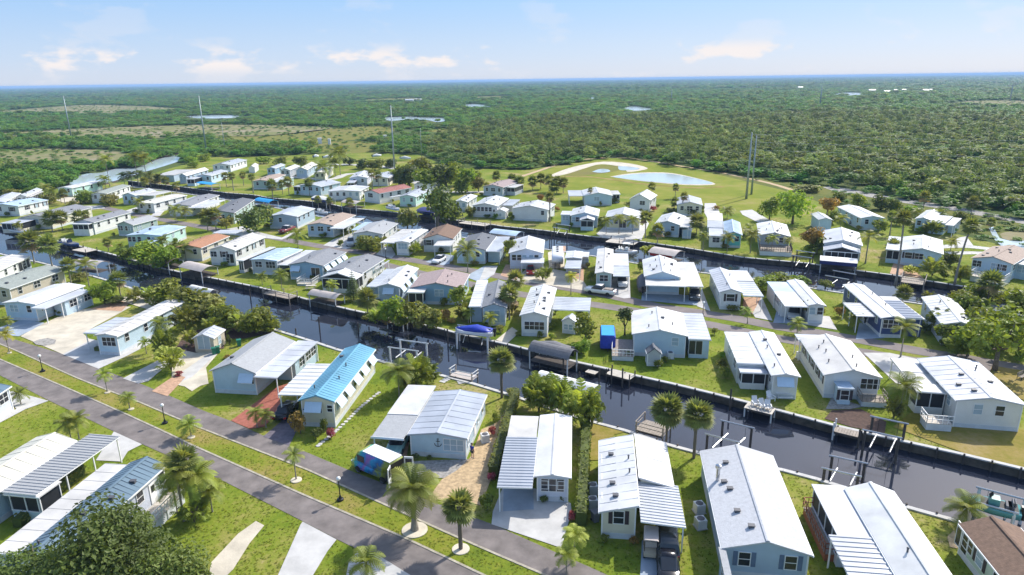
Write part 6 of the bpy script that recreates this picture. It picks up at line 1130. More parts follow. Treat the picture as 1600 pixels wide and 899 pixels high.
# ---------------------------------------------------------------- vehicles
for nm, c in {'white': (.78, .78, .78), 'black': (.012, .012, .016), 'red': (.42, .02, .02), 'silver': (.42, .44, .46), 'darkgrey': (.06, .065, .07), 'maroon': (.20, .03, .035), 'tan': (.5, .42, .3), 'teal': (.25, .45, .45)}.items(): mat('paint_' + nm, c, .22, .02, 1, spec=.6)
mat('lamp_red', (.4, .02, .02), .3); mat('lamp_clear', (.7, .7, .68), .2)
def wrap_mat():
    m = mat('van_wrap', (.1, .3, .6), .3); nt = m.node_tree; b = nt.nodes['Principled BSDF']
    g = N(nt, 'ShaderNodeTexCoord').outputs['Object']; s = N(nt, 'ShaderNodeSeparateXYZ'); nt.links.new(g, s.inputs[0])
    n = N(nt, 'ShaderNodeTexNoise'); n.inputs['Scale'].default_value = 1.1; n.inputs['Detail'].default_value = 3; nt.links.new(g, n.inputs[0])
    v = math_node(nt, 'MULTIPLY_ADD', s.outputs['Y'], .16, math_node(nt, 'MULTIPLY_ADD', s.outputs['Z'], .12, math_node(nt, 'MULTIPLY_ADD', n.outputs[0], .5, .02)))
    r = N(nt, 'ShaderNodeValToRGB'); e = r.color_ramp.elements; e[0].position = 0; e[0].color = (.02, .02, .03, 1); e[1].position = 1; e[1].color = (.10, .35, .06, 1)
    for p_, c in ((.18, (.25, .30, .03)), (.30, (.02, .10, .32)), (.42, (.02, .30, .62)), (.52, (.30, .12, .45)), (.62, (.02, .20, .55)), (.74, (.03, .38, .32)), (.86, (.45, .42, .03))): k = e.new(p_); k.color = (*c, 1)
    nt.links.new(v, r.inputs[0]); nt.links.new(r.outputs[0], b.inputs['Base Color'])
wrap_mat()
def ring(y, w0, w1, z0, z1, r=.12):
    return [(-w0 + r, y, z0), (w0 - r, y, z0), (w0, y, z0 + r), (w0, y, (z0 + z1) / 2), (w1, y, z1 - r * .6), (w1 - r, y, z1), (-w1 + r, y, z1), (-w1, y, z1 - r * .6), (-w0, y, (z0 + z1) / 2), (-w0, y, z0 + r)]
CARS = { # length, width, lower sections (y, half width, z0, z1), cabin sections (y, w bottom, w top, z1)
 'sedan': (4.6, 1.8, [(-2.3, .74, .42, .78), (-2.1, .86, .28, .92), (-1.2, .90, .22, .98), (1.0, .90, .22, .95), (2.0, .84, .25, .82), (2.28, .70, .38, .68)], [(-1.75, .74, .60, .97), (-1.0, .80, .62, 1.42), (.15, .80, .64, 1.46), (1.15, .78, .62, .96)]),
 'suv': (4.8, 1.9, [(-2.38, .80, .45, 1.0), (-2.25, .92, .32, 1.12), (1.0, .95, .28, 1.12), (2.1, .90, .32, 1.04), (2.38, .78, .45, .86)], [(-2.3, .82, .70, 1.12), (-1.95, .86, .74, 1.72), (.3, .86, .74, 1.78), (1.25, .84, .70, 1.12)]),
 'pickup': (5.8, 2.0, [(-2.88, .88, .55, 1.05), (-2.75, .96, .42, 1.12), (-.6, .98, .38, 1.12), (1.5, .98, .38, 1.14), (2.6, .94, .42, 1.08), (2.88, .84, .52, .92)], [(-.62, .90, .76, 1.13), (-.45, .90, .78, 1.78), (.75, .90, .78, 1.82), (1.6, .88, .74, 1.14)]),
 'van': (5.9, 2.0, [(-2.95, .90, .42, 1.2), (-2.85, .98, .35, 1.30), (1.9, .99, .35, 1.30), (2.6, .94, .38, 1.12), (2.95, .80, .48, .95)], [(-2.93, .95, .90, 1.30), (-2.85, .96, .90, 2.55), (1.0, .96, .90, 2.62), (1.75, .95, .86, 2.35), (2.35, .92, .84, 1.28)])}
def car(label, px, to, kind='sedan', paint='paint_white', cat='car', name=None, z=.05, top=None, open_door=False, hd=None):
    "px: ground pixel under the middle; to: pixel towards which it faces"
    p = P(*px); q = P(*to); d = q - p if hd is None else Vector((math.cos(hd), math.sin(hd), 0)); rz = math.atan2(d.y, d.x) - math.pi / 2
    p.z = z; L, W, low, cab = CARS[kind]; o = thing(name or {'pickup': 'pickup_truck', 'van': 'delivery_van'}.get(kind, 'parked_car'), label, cat, p, rz)
    MB().loft([ring(y, w, w * .97, a, b) for y, w, a, b in low]).build('body', paint, o, True)
    def glass():
        mb = MB()
        for i, (y, wb, wt, z1) in enumerate(cab[:-1]):
            pass
        mb.loft([ring(y, wb, wt, low[1][3] - .25 if z1 > low[1][3] + .1 else z1 - .12, z1, .06) for y, wb, wt, z1 in cab]); return mb.mesh('windows', 'glass')
    if kind == 'van':
        cabm = MB().loft([ring(y, wb, wt, 1.0, z1, .08) for y, wb, wt, z1 in cab]).build('box_body', paint, o, True)
        MB().box(-.86, .86, -2.8, 1.0, 2.60, 2.66).build('roof_panel', top or paint, o)
        g = MB(); g.add([(-.82, 1.80, 2.28), (.82, 1.80, 2.28), (.90, 2.36, 1.34), (-.90, 2.36, 1.34)], [(3, 2, 1, 0)]).build('windscreen', 'glass', o)
        for s in (-1, 1):
            x = s * .962; MB().box(min(x, x + s * .02), max(x, x + s * .02), .75, 1.75, 1.42, 2.1).build('side_window', 'glass', o)
        if open_door:
            dd = MB().box(0, .9, -.04, .04, .5, 2.5).build('rear_door', 'paint_white', o, loc=(-.95, -2.97, 0), rz=R(-150)); MB().box(.12, .78, -.06, .06, 1.45, 2.3).build('pane', 'glass', dd)
            dd = MB().box(-.9, 0, -.04, .04, .5, 2.5).build('rear_door', 'paint_white', o, loc=(.95, -2.97, 0), rz=R(120)); MB().box(-.78, -.12, -.06, .06, 1.45, 2.3).build('pane', 'glass', dd)
            MB().box(-.84, .84, -3.0, -2.955, .6, 2.45).build('load_opening', 'black_metal', o)
    else:
        obj('windows', cached(('glass', kind), glass), o)
        top_ = [c for c in cab if c[3] > low[1][3] + .2]
        MB().loft([[(-c[2] + .04, c[0], c[3] - .03), (c[2] - .04, c[0], c[3] - .03), (c[2] - .10, c[0], c[3] + .035), (-c[2] + .10, c[0], c[3] + .035)] for c in top_]).build('roof', top or paint, o, True)
        if kind == 'pickup':
            MB().box(-.80, .80, -2.65, -.72, .75, 1.13).build('bed', 'rubber', o); MB().box(-.6, .6, -2.3, -.9, 1.0, 1.24).build('ladder_load', 'wood', o)
    wy = (L * .30, -L * .29); wr = .33 if kind == 'sedan' else .38
    for s in (-1, 1):
        for y in wy:
            t = obj('wheel', cached(('wheel', wr), lambda: MB().lathe([(wr * .6, -.11), (wr * .96, -.11), (wr, -.07), (wr, .07), (wr * .96, .11), (wr * .6, .11)], 16).mesh('wheel', 'rubber', False)), o, (s * (W / 2 - .10), y, wr)); t.rotation_euler = (0, math.pi / 2, 0)
            obj('rim', cached(('rim', wr), lambda: MB().lathe([(wr * .58, -.105), (wr * .62, -.118), (wr * .62, .118), (wr * .58, .105)], 12).mesh('rim', 'chrome')), t)
        y1 = low[-1][0]; zz = (low[-2][2] + low[-2][3]) / 2 + .12
        MB().box(s * .62 - .18, s * .62 + .18, y1 - .16, y1 + .02, zz - .08, zz + .08).build('headlight', 'lamp_clear', o)
        MB().box(s * .68 - .14, s * .68 + .14, low[0][0] - .02, low[0][0] + .14, low[0][3] - .24, low[0][3] - .04).build('tail_light', 'lamp_red', o)
    MB().box(-.75, .75, low[-1][0] - .05, low[-1][0] + .06, .36, .52).build('bumper', 'rubber' if 'black' in paint else paint, o)
    return o
car('delivery van wrapped in blue, green and yellow art, rear doors open on the road', (590, 741), (552, 724), 'van', 'van_wrap', 'van', top='paint_white', open_door=True)
car('black sedan parked on the drive in front of the striped carport canopy', (1043, 893), (1044, 905), 'sedan', 'paint_black'); car('dark car with red tail lights tucked under the ribbed carport', (1042, 855), (1040, 830), 'suv', 'paint_darkgrey')
car('dark car in shade under the carport of the blue metal-roofed home', (448, 648), (462, 630), 'sedan', 'paint_black'); car('pale teal car under the carport of the anchor home', (622, 700), (610, 724), 'sedan', 'paint_teal')
car('white pickup truck with a ladder load parked across the drive', (938, 460), (900, 455), 'pickup', 'paint_white', 'truck'); car('white suv parked under the grey carport facing the street', (972, 446), (974, 462), 'suv', 'paint_white')
car('white sedan parked before the brown-shingled home', (686, 410), (672, 418), 'sedan', 'paint_white'); car('red car parked beside the steep white-roofed home', (829, 427), (829, 436), 'sedan', 'paint_red'); car('silver car half hidden by the big shrub on the back street', (549, 383), (545, 392), 'suv', 'paint_silver')
car('maroon and white pickup parked before the slate blue home', (449, 363), (436, 368), 'pickup', 'paint_maroon', 'truck', top='paint_white'); car('dark suv under the carport of the deep-canopy home', (1085, 466), (1087, 486), 'suv', 'paint_darkgrey', top='canvas_tan')
car('black car in the carport shade of the long-canopy home', (1334, 350), (1330, 358), 'suv', 'paint_black'); car('silver car parked deep under the carport behind the round street tree', (1240, 496), (1238, 510), 'suv', 'paint_silver')
def golf_cart(label, px, to):
    p = P(*px); q = P(*to) - p; o = thing('golf_cart', label, 'golf cart', p, math.atan2(q.y, q.x) - math.pi / 2)
    MB().loft([[(-.55, y, a), (.55, y, a), (.58, y, b), (-.58, y, b)] for y, a, b in ((-1.2, .35, .75), (-.3, .3, .8), (.3, .28, .45), (.7, .28, .5), (1.2, .35, .85), (1.25, .4, .7))]).build('body', 'paint_tan', o)
    MB().box(-.5, .5, -.55, -.05, .8, .95).box(-.5, .5, -.62, -.5, .95, 1.4).build('seat', 'canvas_tan', o); MB().loft([[(-.6, -1.1, 1.86), (.6, -1.1, 1.86), (.5, -1.1, 1.93), (-.5, -1.1, 1.93)], [(-.6, .8, 1.88), (.6, .8, 1.88), (.5, .8, 1.95), (-.5, .8, 1.95)]]).build('roof', 'canvas_tan', o)
    for x in (-.5, .5):
        for y in (-1.0, .75): obj('roof_post', cached('gp', lambda: MB().tube((0, 0, .6), (0, 0, 1.88), .03, n=6).mesh('roof_post', 'black_metal')), o, (x, y, 0))
        for y in (-.85, .85): t = obj('wheel', cached('gw', lambda: MB().lathe([(.12, -.09), (.23, -.09), (.23, .09), (.12, .09)], 12).mesh('wheel', 'rubber')), o, (x, y, .23)); t.rotation_euler = (0, math.pi / 2, 0)
golf_cart('tan golf cart under the carport beside the maroon-shuttered home', (1016, 862), (1016, 840))
def camper(label, px, to):
    p = P(*px); q = P(*to) - p; o = thing('camper_trailer', label, 'camper', p, math.atan2(q.y, q.x) - math.pi / 2)
    MB().loft([ring(y, 1.2, 1.2, a, b, .18) for y, a, b in ((-4.4, .7, 2.9), (-4.2, .6, 3.1), (1.8, .6, 3.15), (2.2, 1.5, 3.15), (3.8, 1.55, 3.05), (4.4, 1.7, 2.5))]).build('body', 'hull_white', o, True)
    MB().box(-1.0, 1.0, 4.2, 4.36, 1.75, 2.3).build('front_window', 'glass', o); MB().box(-1.21, 1.21, -3.9, 1.5, 1.1, 1.25).build('stripe', 'canvas_brown', o)
    for y in (-3, -1, 1): MB().box(-.25, .25, y - .25, y + .25, 3.14, 3.32).build('roof_vent', 'vent', o)
    for s in (-1, 1):
        for y in (-.8, -1.8): t = obj('wheel', cached('cw', lambda: MB().lathe([(.2, -.11), (.37, -.11), (.37, .11), (.2, .11)], 14).mesh('wheel', 'rubber')), o, (s * 1.08, y, .37)); t.rotation_euler = (0, math.pi / 2, 0)
        MB().box(s * 1.205 - .01, s * 1.205 + .01, -3.2, -2.2, 1.7, 2.4).build('side_window', 'glass', o)
    for s in (-.5, .5): MB().tube((s, 3.9, 0), (s, 3.9, 1.6), .06, n=6).build('landing_leg', 'black_metal', o)
camper('white camper trailer parked on sand beside the narrow home', (871, 414), (871, 432))
def box_trailer(label, px, to):
    p = P(*px); q = P(*to) - p; o = thing('trailer', label, 'trailer', p, math.atan2(q.y, q.x) - math.pi / 2)
    MB().loft([[(-1.1, y, .5), (1.1, y, .5), (1.1, y, 2.2), (.8, y, 2.45), (-.8, y, 2.45), (-1.1, y, 2.2)] for y in (-2.2, 2.2)]).build('cover', 'tarp_blue', o); MB().box(-.95, .95, -2.1, 2.1, 2.44, 2.52).build('cover_top', 'tarp_azure', o); MB().box(-1, 1, -2.25, 2.3, .38, .5).tube((0, 2.2, .45), (0, 3.2, .45), .05).build('chassis', 'black_metal', o)
    for s in (-1, 1):
        for y in (-.4, .4): t = obj('wheel', cached('tw', lambda: MB().lathe([(.15, -.09), (.31, -.09), (.31, .09), (.15, .09)], 12).mesh('wheel', 'rubber')), o, (s * 1.05, y, .31)); t.rotation_euler = (0, math.pi / 2, 0)
box_trailer('bright blue tarped trailer on the lawn left of the four-skylight home', (949, 541), (950, 560))
# ---------------------------------------------------------------- boats, lifts, docks
WATER = -.95
def frame2(a, b, z):
    a, b = P(*a, z), P(*b, z); d = b - a; return (a + b) / 2, math.atan2(d.y, d.x) - math.pi / 2, d.length
def hull_mesh(mb, L, W, H=.9, z=0.0):
    secs = []
    for t, w, k in ((0, .86, 0), (.25, .97, 0), (.55, 1, 0), (.78, .82, .05), (.92, .45, .18), (1.0, .06, .32)):
        y = -L / 2 + L * t; hw = W / 2 * w; secs.append([(0, y, z + .0 + k * .9), (hw * .75, y, z + .28 + k * .5), (hw, y, z + H + k * .4), (hw * .9, y, z + H + .04 + k * .4), (-hw * .9, y, z + H + .04 + k * .4), (-hw, y, z + H + k * .4), (-hw * .75, y, z + .28 + k * .5)])
    return mb.loft(secs)
def boat(label, a, b, z=.4, W=2.3, hull='hull_white', cover=None, kind='console', cat='boat', name=None):
    "a: stern pixel, b: bow pixel, at height z"
    c, rz, L = frame2(a, b, z); c.z = z; o = thing(name or 'motor_boat', label, cat, c, rz)
    hull_mesh(MB(), L, W).build('hull', hull, o, True)
    if cover:
        secs = []
        for t, w, h in ((.02, .80, 1.0), (.2, .92, 1.35), (.45, .95, 1.75), (.7, .80, 1.45), (.9, .42, 1.2), (.97, .12, 1.25)):
            y = -L / 2 + L * t; hw = W / 2 * w; secs.append([(hw, y, .93), (hw * .6, y, .93 + (h - .93) * .75), (0, y, h), (-hw * .6, y, .93 + (h - .93) * .75), (-hw, y, .93)])
        MB().loft(secs).build('cover', cover, o, True)
    else:
        MB().loft([[(-W * .36, y, .97), (W * .36, y, .97), (W * .30, y, .985), (-W * .30, y, .985)] for y in (-L * .45, L * .28)]).build('deck', 'rubber' if hull == 'hull_teal' else 'canvas_grey', o)
        MB().box(-.45, .45, -.3, .5, .95, 1.6).build('console', hull, o); MB().add([(-.42, .5, 1.6), (.42, .5, 1.6), (.36, .25, 1.95), (-.36, .25, 1.95)], [(0, 1, 2, 3), (3, 2, 1, 0)]).build('windscreen', 'glass', o)
        for y in (-.95, -L * .3): MB().box(-.5, .5, y - .25, y + .2, .95, 1.3).box(-.5, .5, y - .32, y - .22, 1.3, 1.7).build('seat', 'canvas_white' if hull != 'hull_teal' else 'canvas_grey', o)
        if kind == 'ttop':
            MB().box(-.8, .8, -.8, .7, 2.5, 2.56).build('top', 'canvas_white', o)
            for s in (-.6, .6):
                for y in (-.6, .5): MB().tube((s, y, .95), (s, y, 2.5), .03, n=5).build('top_post', 'aluminium', o)
    MB().box(-.22, .22, -L / 2 - .45, -L / 2 + .02, .75, 1.35).box(-.1, .1, -L / 2 - .35, -L / 2 - .1, .0, .75).build('outboard_motor', 'black_metal', o)
    return o
def lift(label, a, b, c_, z=1.6, m='aluminium', pile='wood_dark', cradle=.2, group=None):
    "boat lift: piles at corners a, b (near pair) and the pair shifted to pixel c_ from a; beams along a-b"
    A, B, Cc = P(*a), P(*b), P(*c_); v = Cc - A; o = thing('boat_lift', label, 'boat lift', A)
    for q in (A, B, A + v, B + v):
        p = q - A; MB().tube(p + Vector((0, 0, -2.4)), p + Vector((0, 0, z)), .14, n=8).build('pile', pile, o)
    for s in (Vector((0, 0, 0)), v):
        d = (B - A).normalized(); MB().tube(s - d * .3 + Vector((0, 0, z + .1)), B - A + s + d * .3 + Vector((0, 0, z + .1)), .10, n=6).build('top_beam', m, o)
    for t in (.2, .8):
        p = (B - A) * t; MB().tube(p + Vector((0, 0, cradle)), p + v + Vector((0, 0, cradle)), .08, n=6).build('cradle_beam', m, o)
        for s in (Vector((0, 0, 0)), v): MB().tube(p + s + Vector((0, 0, cradle)), p + s + Vector((0, 0, z + .1)), .018, n=4).build('cable', 'black_metal', o)
    return o
def dock(label, a, b, c_, h=.25, rail=None, m='wood', railm='wood', posts=True, sides='abc'):
    "deck a-b with depth towards pixel c_ (from a)"
    A, B, Cc = P(*a), P(*b), P(*c_); d = (B - A); L = d.length; d.normalize(); n = Vector((-d.y, d.x, 0)); w = (Cc - A).dot(n); n = n * (1 if w > 0 else -1); w = abs(w)
    o = thing('dock', label, 'dock', A, math.atan2(d.y, d.x)); s = 1 if Vector((-d.y, d.x, 0)).dot(n) > 0 else -1; y0, y1 = min(0, s * w), max(0, s * w)
    mb = MB(); k = max(3, int(L / .28))
    for i in range(k): mb.box(L * i / k, L * (i + .92) / k, y0, y1, h - .05, h)
    q = mb.build('decking', m, o); q['kind'] = 'stuff'; MB().box(.05, L - .05, y0 + .05, y0 + .15, h - .3, h - .06).box(.05, L - .05, y1 - .15, y1 - .05, h - .3, h - .06).build('joists', 'wood_dark', o)['kind'] = 'stuff'
    for x in ([.1 + (L - .2) * i / max(1, int(L / 3)) for i in range(int(L / 3) + 1)]):
        for y in (y0 + .1, y1 - .1): obj('post', cached(('dpost', rail or posts, h), lambda: MB().tube((0, 0, -2.4), (0, 0, h + (1.0 if rail else .7 if posts == 'tall' else -.06)), .09, n=7).mesh('post', 'plastic_white' if posts == 'white' else 'wood_dark' if not rail else railm)), o, (x, y, 0))
    if rail:
        r = MB(); segs = {'a': ((0, y0), (L, y0)), 'b': ((0, y0), (0, y1)), 'c': ((L, y0), (L, y1)), 'd': ((0, y1), (L, y1))}
        for s_ in sides:
            (xa, ya), (xb, yb) = segs[s_]
            for z in (.5, .95): r.tube((xa, ya, h + z), (xb, yb, h + z), .05, n=5)
        r.build('railing', railm, o)
    return o
def canopy(label, a, b, c_, z=2.3, m='canvas_white', arch=.55, valance=None, posts=True, drop=0):
    "arched boat canopy: near edge a-b, depth towards pixel c_ (from a), all at height z"
    A, B, Cc = P(*a, z), P(*b, z), P(*c_, z); d = B - A; L = d.length; d.normalize(); n0 = Vector((-d.y, d.x, 0)); w = (Cc - A).dot(n0); s = 1 if w > 0 else -1; w = abs(w)
    o = thing('boat_canopy', label, 'boat canopy', (A.x, A.y, 0), math.atan2(d.y, d.x)); prof = []
    for i in range(9): t = i / 8; prof.append((s * w * t, z + arch * math.sin(math.pi * t)))
    q = [(y, zz - .06) for y, zz in prof[::-1]]; pr = q + prof if s < 0 else prof[::-1] + q[::-1]
    MB().prism_x(pr, 0, L).build('canopy', m, o)
    if valance: MB().box(0, L, min(0, s * .03), max(0, s * .03), z - .75, z - .02).build('valance', valance, o)
    for x in (.25, L - .25):
        for y in (s * .2, s * (w - .2)): obj('post', cached(('cpost', z), lambda: MB().tube((0, 0, -2.4), (0, 0, z), .09, n=7).mesh('post', 'plastic_white')), o, (x, y, 0))
    MB().box(.2, L - .2, min(s * .2, s * (w - .2)), max(s * .2, s * (w - .2)), .25, .33).build('cradle', 'wood_dark', o) if not drop else None
    return o
boat('white pontoon boat under a royal blue cover on its lift', (771, 526), (712, 522), .5, 2.5, 'hull_white', 'tarp_blue'); lift('white-piled lift holding the blue-covered boat', (714, 536), (762, 543), (718, 524), 1.6, 'aluminium', 'plastic_white')
boat('long boat on its lift hidden by a grey barrel canopy', (893, 556), (830, 545), .3, 2.6, 'hull_navy', 'canvas_grey'); canopy('long grey barrel canopy over the boat below the large-windowed home', (824, 547), (888, 562), (832, 534), 1.9, 'canvas_grey', .9)
canopy('white boat canopy behind the clumping palms at the near bank', (836, 590), (926, 614), (842, 578), 1.7, 'canvas_white', .5)
canopy('brown arched boathouse roof by the bright mangrove bush', (236, 405), (262, 412), (256, 398), 1.6, 'canvas_brown', .7); canopy('tan arched boathouse roof below the peaked white canal home', (278, 417), (314, 425), (300, 409), 1.6, 'canvas_tan', .7); canopy('cream arched boathouse roof among the near bank trees', (292, 452), (326, 460), (300, 446), 1.6, 'canvas_white', .6)
canopy('pale arched boat canopy below the picket-porch home', (480, 460), (524, 468), (492, 453), 1.5, 'canvas_tan', .6); canopy('tan boat canopy over the canal beside the near bank palms', (112, 412), (150, 416), (124, 405), 1.9, 'canvas_tan', .6)
canopy('bright azure boat canopy on the back canal', (396, 313), (420, 317), (402, 309), 1.9, 'tarp_azure', .6); canopy('white canopy with navy sides on the back canal', (486, 309), (509, 313), (492, 305), 1.7, 'canvas_white', .5, 'canvas_navy'); canopy('pale tan canopy right of the navy-sided canopy', (532, 316), (556, 319), (538, 312), 1.7, 'canvas_tan', .5); canopy('navy boat canopy beside the dark canal oak', (650, 329), (680, 333), (656, 323), 1.9, 'canvas_navy', .6)
canopy('pale blue barrel canopy behind the dark-roofed home', (764, 364), (806, 369), (772, 358), 1.6, 'metal_paleblue', .6); canopy('tan barrel canopy over a red boat behind the deep-canopy home', (1012, 394), (1054, 401), (1022, 386), 2.0, 'canvas_tan', .7); canopy('white canopy with a navy valance before the glass-fronted home', (1281, 407), (1340, 412), (1285, 400), 1.7, 'canvas_white', .4, 'canvas_navy')
canopy('sky blue flat boat canopy before the sky blue waterside home', (306, 286), (330, 289), (312, 283), 2.2, 'tarp_azure', .3)
boat('black and teal fishing boat on the lift at the bottom right', (1592, 812), (1512, 792), .55, 2.2, 'hull_teal'); lift('pale beamed lift carrying the black and teal fishing boat', (1508, 806), (1580, 826), (1526, 786), 1.5, 'aluminium', 'plastic_white', .4)
lift('dark empty boat lift between the two canal palms and chimney home', (1104, 700), (1150, 712), (1128, 678), 1.5, 'aluminium', 'wood_dark'); lift('empty boat lift with white bunks beside the red-decked home', (1286, 752), (1338, 764), (1298, 732), 1.3, 'aluminium', 'wood_dark'); lift('tall dark-piled lift before the maroon-windowed home', (1348, 700), (1400, 712), (1360, 678), 2.0, 'aluminium', 'wood_dark')
lift('white lift frame in the water by the banana clump', (610, 560), (652, 566), (626, 548), 1.6, 'plastic_white', 'plastic_white'); lift('double-beam lift frame on the back canal by the shrubs', (1290, 446), (1322, 452), (1302, 438), 1.8, 'aluminium', 'wood_dark'); lift('lift frame at the far bank below the vent-dotted home', (1238, 416), (1264, 420), (1244, 408), 2.2, 'aluminium', 'wood_dark'); lift('small lift with white beams by the double-screen home', (866, 366), (886, 369), (870, 360), 1.6, 'plastic_white', 'wood_dark')
boat('white centre-console boat moored on the back canal behind the pickup', (962, 396), (996, 399), .2, 2.2, 'hull_white', None, 'ttop'); boat('red boat under the tan barrel canopy', (1018, 400), (1050, 405), .3, 2.1, 'paint_red', 'canvas_brown'); boat('white boat moored at the left end of the wide canal', (16, 362), (44, 367), .1, 2.2); boat('dark boat at the dock below the tall-porch home', (96, 382), (124, 388), .2, 2.2, 'hull_navy'); boat('small white boat on the back canal by the green home', (606, 327), (624, 331), .4, 2.0)
boat('white boat moored beyond the pink-tan roofed home', (496, 334), (512, 337), -.3, 2.0); boat('white covered boat in the carport of the navy blue home', (1352, 504), (1366, 488), .5, 2.1, 'hull_white', 'canvas_white'); boat('dark covered boat on a trailer left of the deep-canopy home', (1004, 458), (1003, 436), .5, 2.2, 'canvas_brown', 'canvas_grey'); boat('boat near the dark canal oak under the navy canopy', (655, 334), (678, 338), .3, 2.0, 'hull_navy')
for lb, a, b in (('white boat stored on the far lot left of the tall palms', (505, 248), (520, 247)), ('white boat stored on the far lot near the power pole', (626, 249), (642, 250)), ('white covered boat stored before the far mangroves', (582, 246), (596, 245)), ('white boat stored by the mangroves left of the far lot', (490, 247), (498, 246))): boat(lb, a, b, .6, 2.3, 'hull_white', 'canvas_white')
dock('wooden dock with rails below the picket-porch home', (410, 461), (452, 470), (418, 455), .3, True, 'wood', 'wood'); dock('plain concrete-topped dock below the four-skylight home', (946, 586), (984, 596), (952, 578), .2, None, 'wood_pale', posts='tall'); dock('white-posted dock holding lawn chairs', (1162, 640), (1206, 651), (1166, 630), .25, None, 'wood_pale', posts='white'); dock('small square floating dock by the grey barn shed', (914, 578), (930, 582), (918, 573), -.3, None, 'wood_pale')
dock('pinkish dock with white rails at the end of the concrete path', (702, 590), (738, 598), (708, 582), .3, True, 'canvas_tan', 'plastic_white', sides='abc'); dock('weathered wooden dock with rails behind the maroon-shuttered home', (992, 676), (1036, 688), (998, 658), .4, True, 'wood', 'wood'); dock('long pale dock before the blue-skirted home', (716, 350), (758, 355), (717, 346), .25, True, 'wood_pale', 'wood'); dock('wooden dock before the wide ribbed-roof home', (1406, 443), (1444, 448), (1410, 434), .3, True, 'wood', 'wood')
dock('grey dock below the sage green home', (112, 392), (134, 396), (120, 386), .2, None, 'wood_pale', posts='tall'); dock('white railed dock under the waterside shrubs', (604, 505), (630, 510), (606, 500), .2, True, 'wood_pale', 'plastic_white'); dock('low wooden landing below the yellow home', (945, 379), (990, 384), (946, 373), .15, None, 'wood_pale', posts='tall'); dock('wooden dock frame at the maroon-windowed home', (1300, 676), (1340, 686), (1304, 668), .2, None, 'wood')
for i, (x, y) in enumerate(((470, 552), (464, 534), (500, 520), (560, 520), (648, 568), (880, 588), (936, 596), (955, 600), (972, 606), (905, 600), (1340, 700), (1140, 640), (560, 482), (392, 470), (700, 540), (240, 424), (1242, 420), (1335, 440), (840, 372), (862, 376))):
    p = P(x, y, WATER); t = MB().tube((0, 0, -1.2), (0, 0, 1.6 + .5 * (i % 3)), .11, n=7).lathe([(.13, 1.58 + .5 * (i % 3)), (.13, 1.66 + .5 * (i % 3)), (.02, 1.8 + .5 * (i % 3))], 7).build('mooring_pile', 'wood_dark', loc=p); PLANTS.append((tag(t, None, 'mooring pile'), 'dark mooring pile standing in the canal', p.copy(), 'mooring piles in the canals'))
# ---------------------------------------------------------------- street furniture and yard things
LAMPS = [((67, 581), 'first'), ((258, 662), ''), ((532, 782), ''), ((603, 405), ''), ((1098, 494), '')]
for (x, y), lb in zip([l[0] for l in LAMPS], ('black globe lamp post on the median nearest the left edge', 'black globe lamp post on the median above the striped carport', 'black globe lamp post on the median left of the delivery van', 'globe lamp post on the back street by the flat-roofed white home', 'short lamp post by the drive of the deep-canopy home')):
    b = P(x, y); o = thing('street_lamp', lb, 'street lamp', b, group='globe lamps along the streets'); MB().lathe([(.32, 0), (.32, .18), (.16, .24), (.10, .5)], 12).build('base', 'black_metal', o); MB().tube((0, 0, .5), (0, 0, 2.15), .055, .045, 8).build('post', 'black_metal', o); MB().lathe([(.08, 2.15), (.18, 2.24), (.22, 2.36), (.18, 2.48), (.06, 2.56)], 12).build('globe', 'globe', o, True)
def pole(base, top, label, r=.42, arms=True):
    b = P(*base); h = height_at(b, top[1]); o = thing('power_pole', label, 'power pole', b); MB().tube((0, 0, 0), (0, 0, h), r, r * .42, 12).build('shaft', 'steel_pole', o, True)
    if arms:
        for z in (h - .8, h - 3.2, h - 5.6): MB().tube((0, 0, z), (.95, -.5, z + .25), .06, .03, 6).lathe([(.09, z + .1), (.14, z + .16), (.09, z + .22), (.14, z + .28), (.07, z + .36)], 8, .95, -.5).build('insulator_arm', 'steel_pole', o)
    return o, h
pole((112, 218), (100, 150), 'tall grey power pole farthest left on the marsh', .55); pole((323, 240), (313, 150), 'tall grey power pole left of the dark thin pole', .5); pole((617, 274), (612, 165), 'tall grey power pole behind the purple-porch home', .42); o4, h4 = pole((1166, 311), (1172, 207), 'nearer of the twin grey poles on the meadow', .40); o5, h5 = pole((1174, 304), (1177, 212), 'farther of the twin grey poles on the meadow', .36)
pole((352, 237), (347, 192), 'thin dark pole right of a tall grey pole', .2, False); pole((659, 247), (657, 200), 'thin pole above the woodland beside the far homes', .16, False); pole((2, 208), (0, 196), 'pale pole at the left frame edge', .3, False)
for bx, by, ty, lb in ((1281, 166, 135, 'far dark pole on the right marsh'), (1049, 158, 140, 'far dark pole above the pond meadow'), (1578, 158, 132, 'far dark pole near the right edge')): pole((bx, by), (bx, ty), lb, .9, False)
wl = thing('power_line', 'thin power lines running right from the twin poles', 'power line', o4.location)
for z in (h4 - .6, h4 - 3, h4 - 5.4):
    a = Vector((.95, -.5, z)); e = Vector((290, -70, z + 1)); pts = [a.lerp(e, t / 14) - Vector((0, 0, 7 * 4 * (t / 14) * (1 - t / 14) * .35)) for t in range(15)]; MB().path(pts, .03, 4).build('wire', 'aluminium', wl)
def aircon(label, x, y, rz=0, z=0): 
    b = P(x, y); b.z = z; o = thing('air_conditioner', label, 'air conditioner', b, rz); MB().box(-.42, .42, -.42, .42, .08, .92).build('case', 'plastic_white', o); MB().lathe([(.34, .921), (.34, .945), (.10, .96)], 14).build('fan_grille', 'vent', o); MB().box(-.5, .5, -.5, .5, 0, .08).build('pad', 'concrete', o)
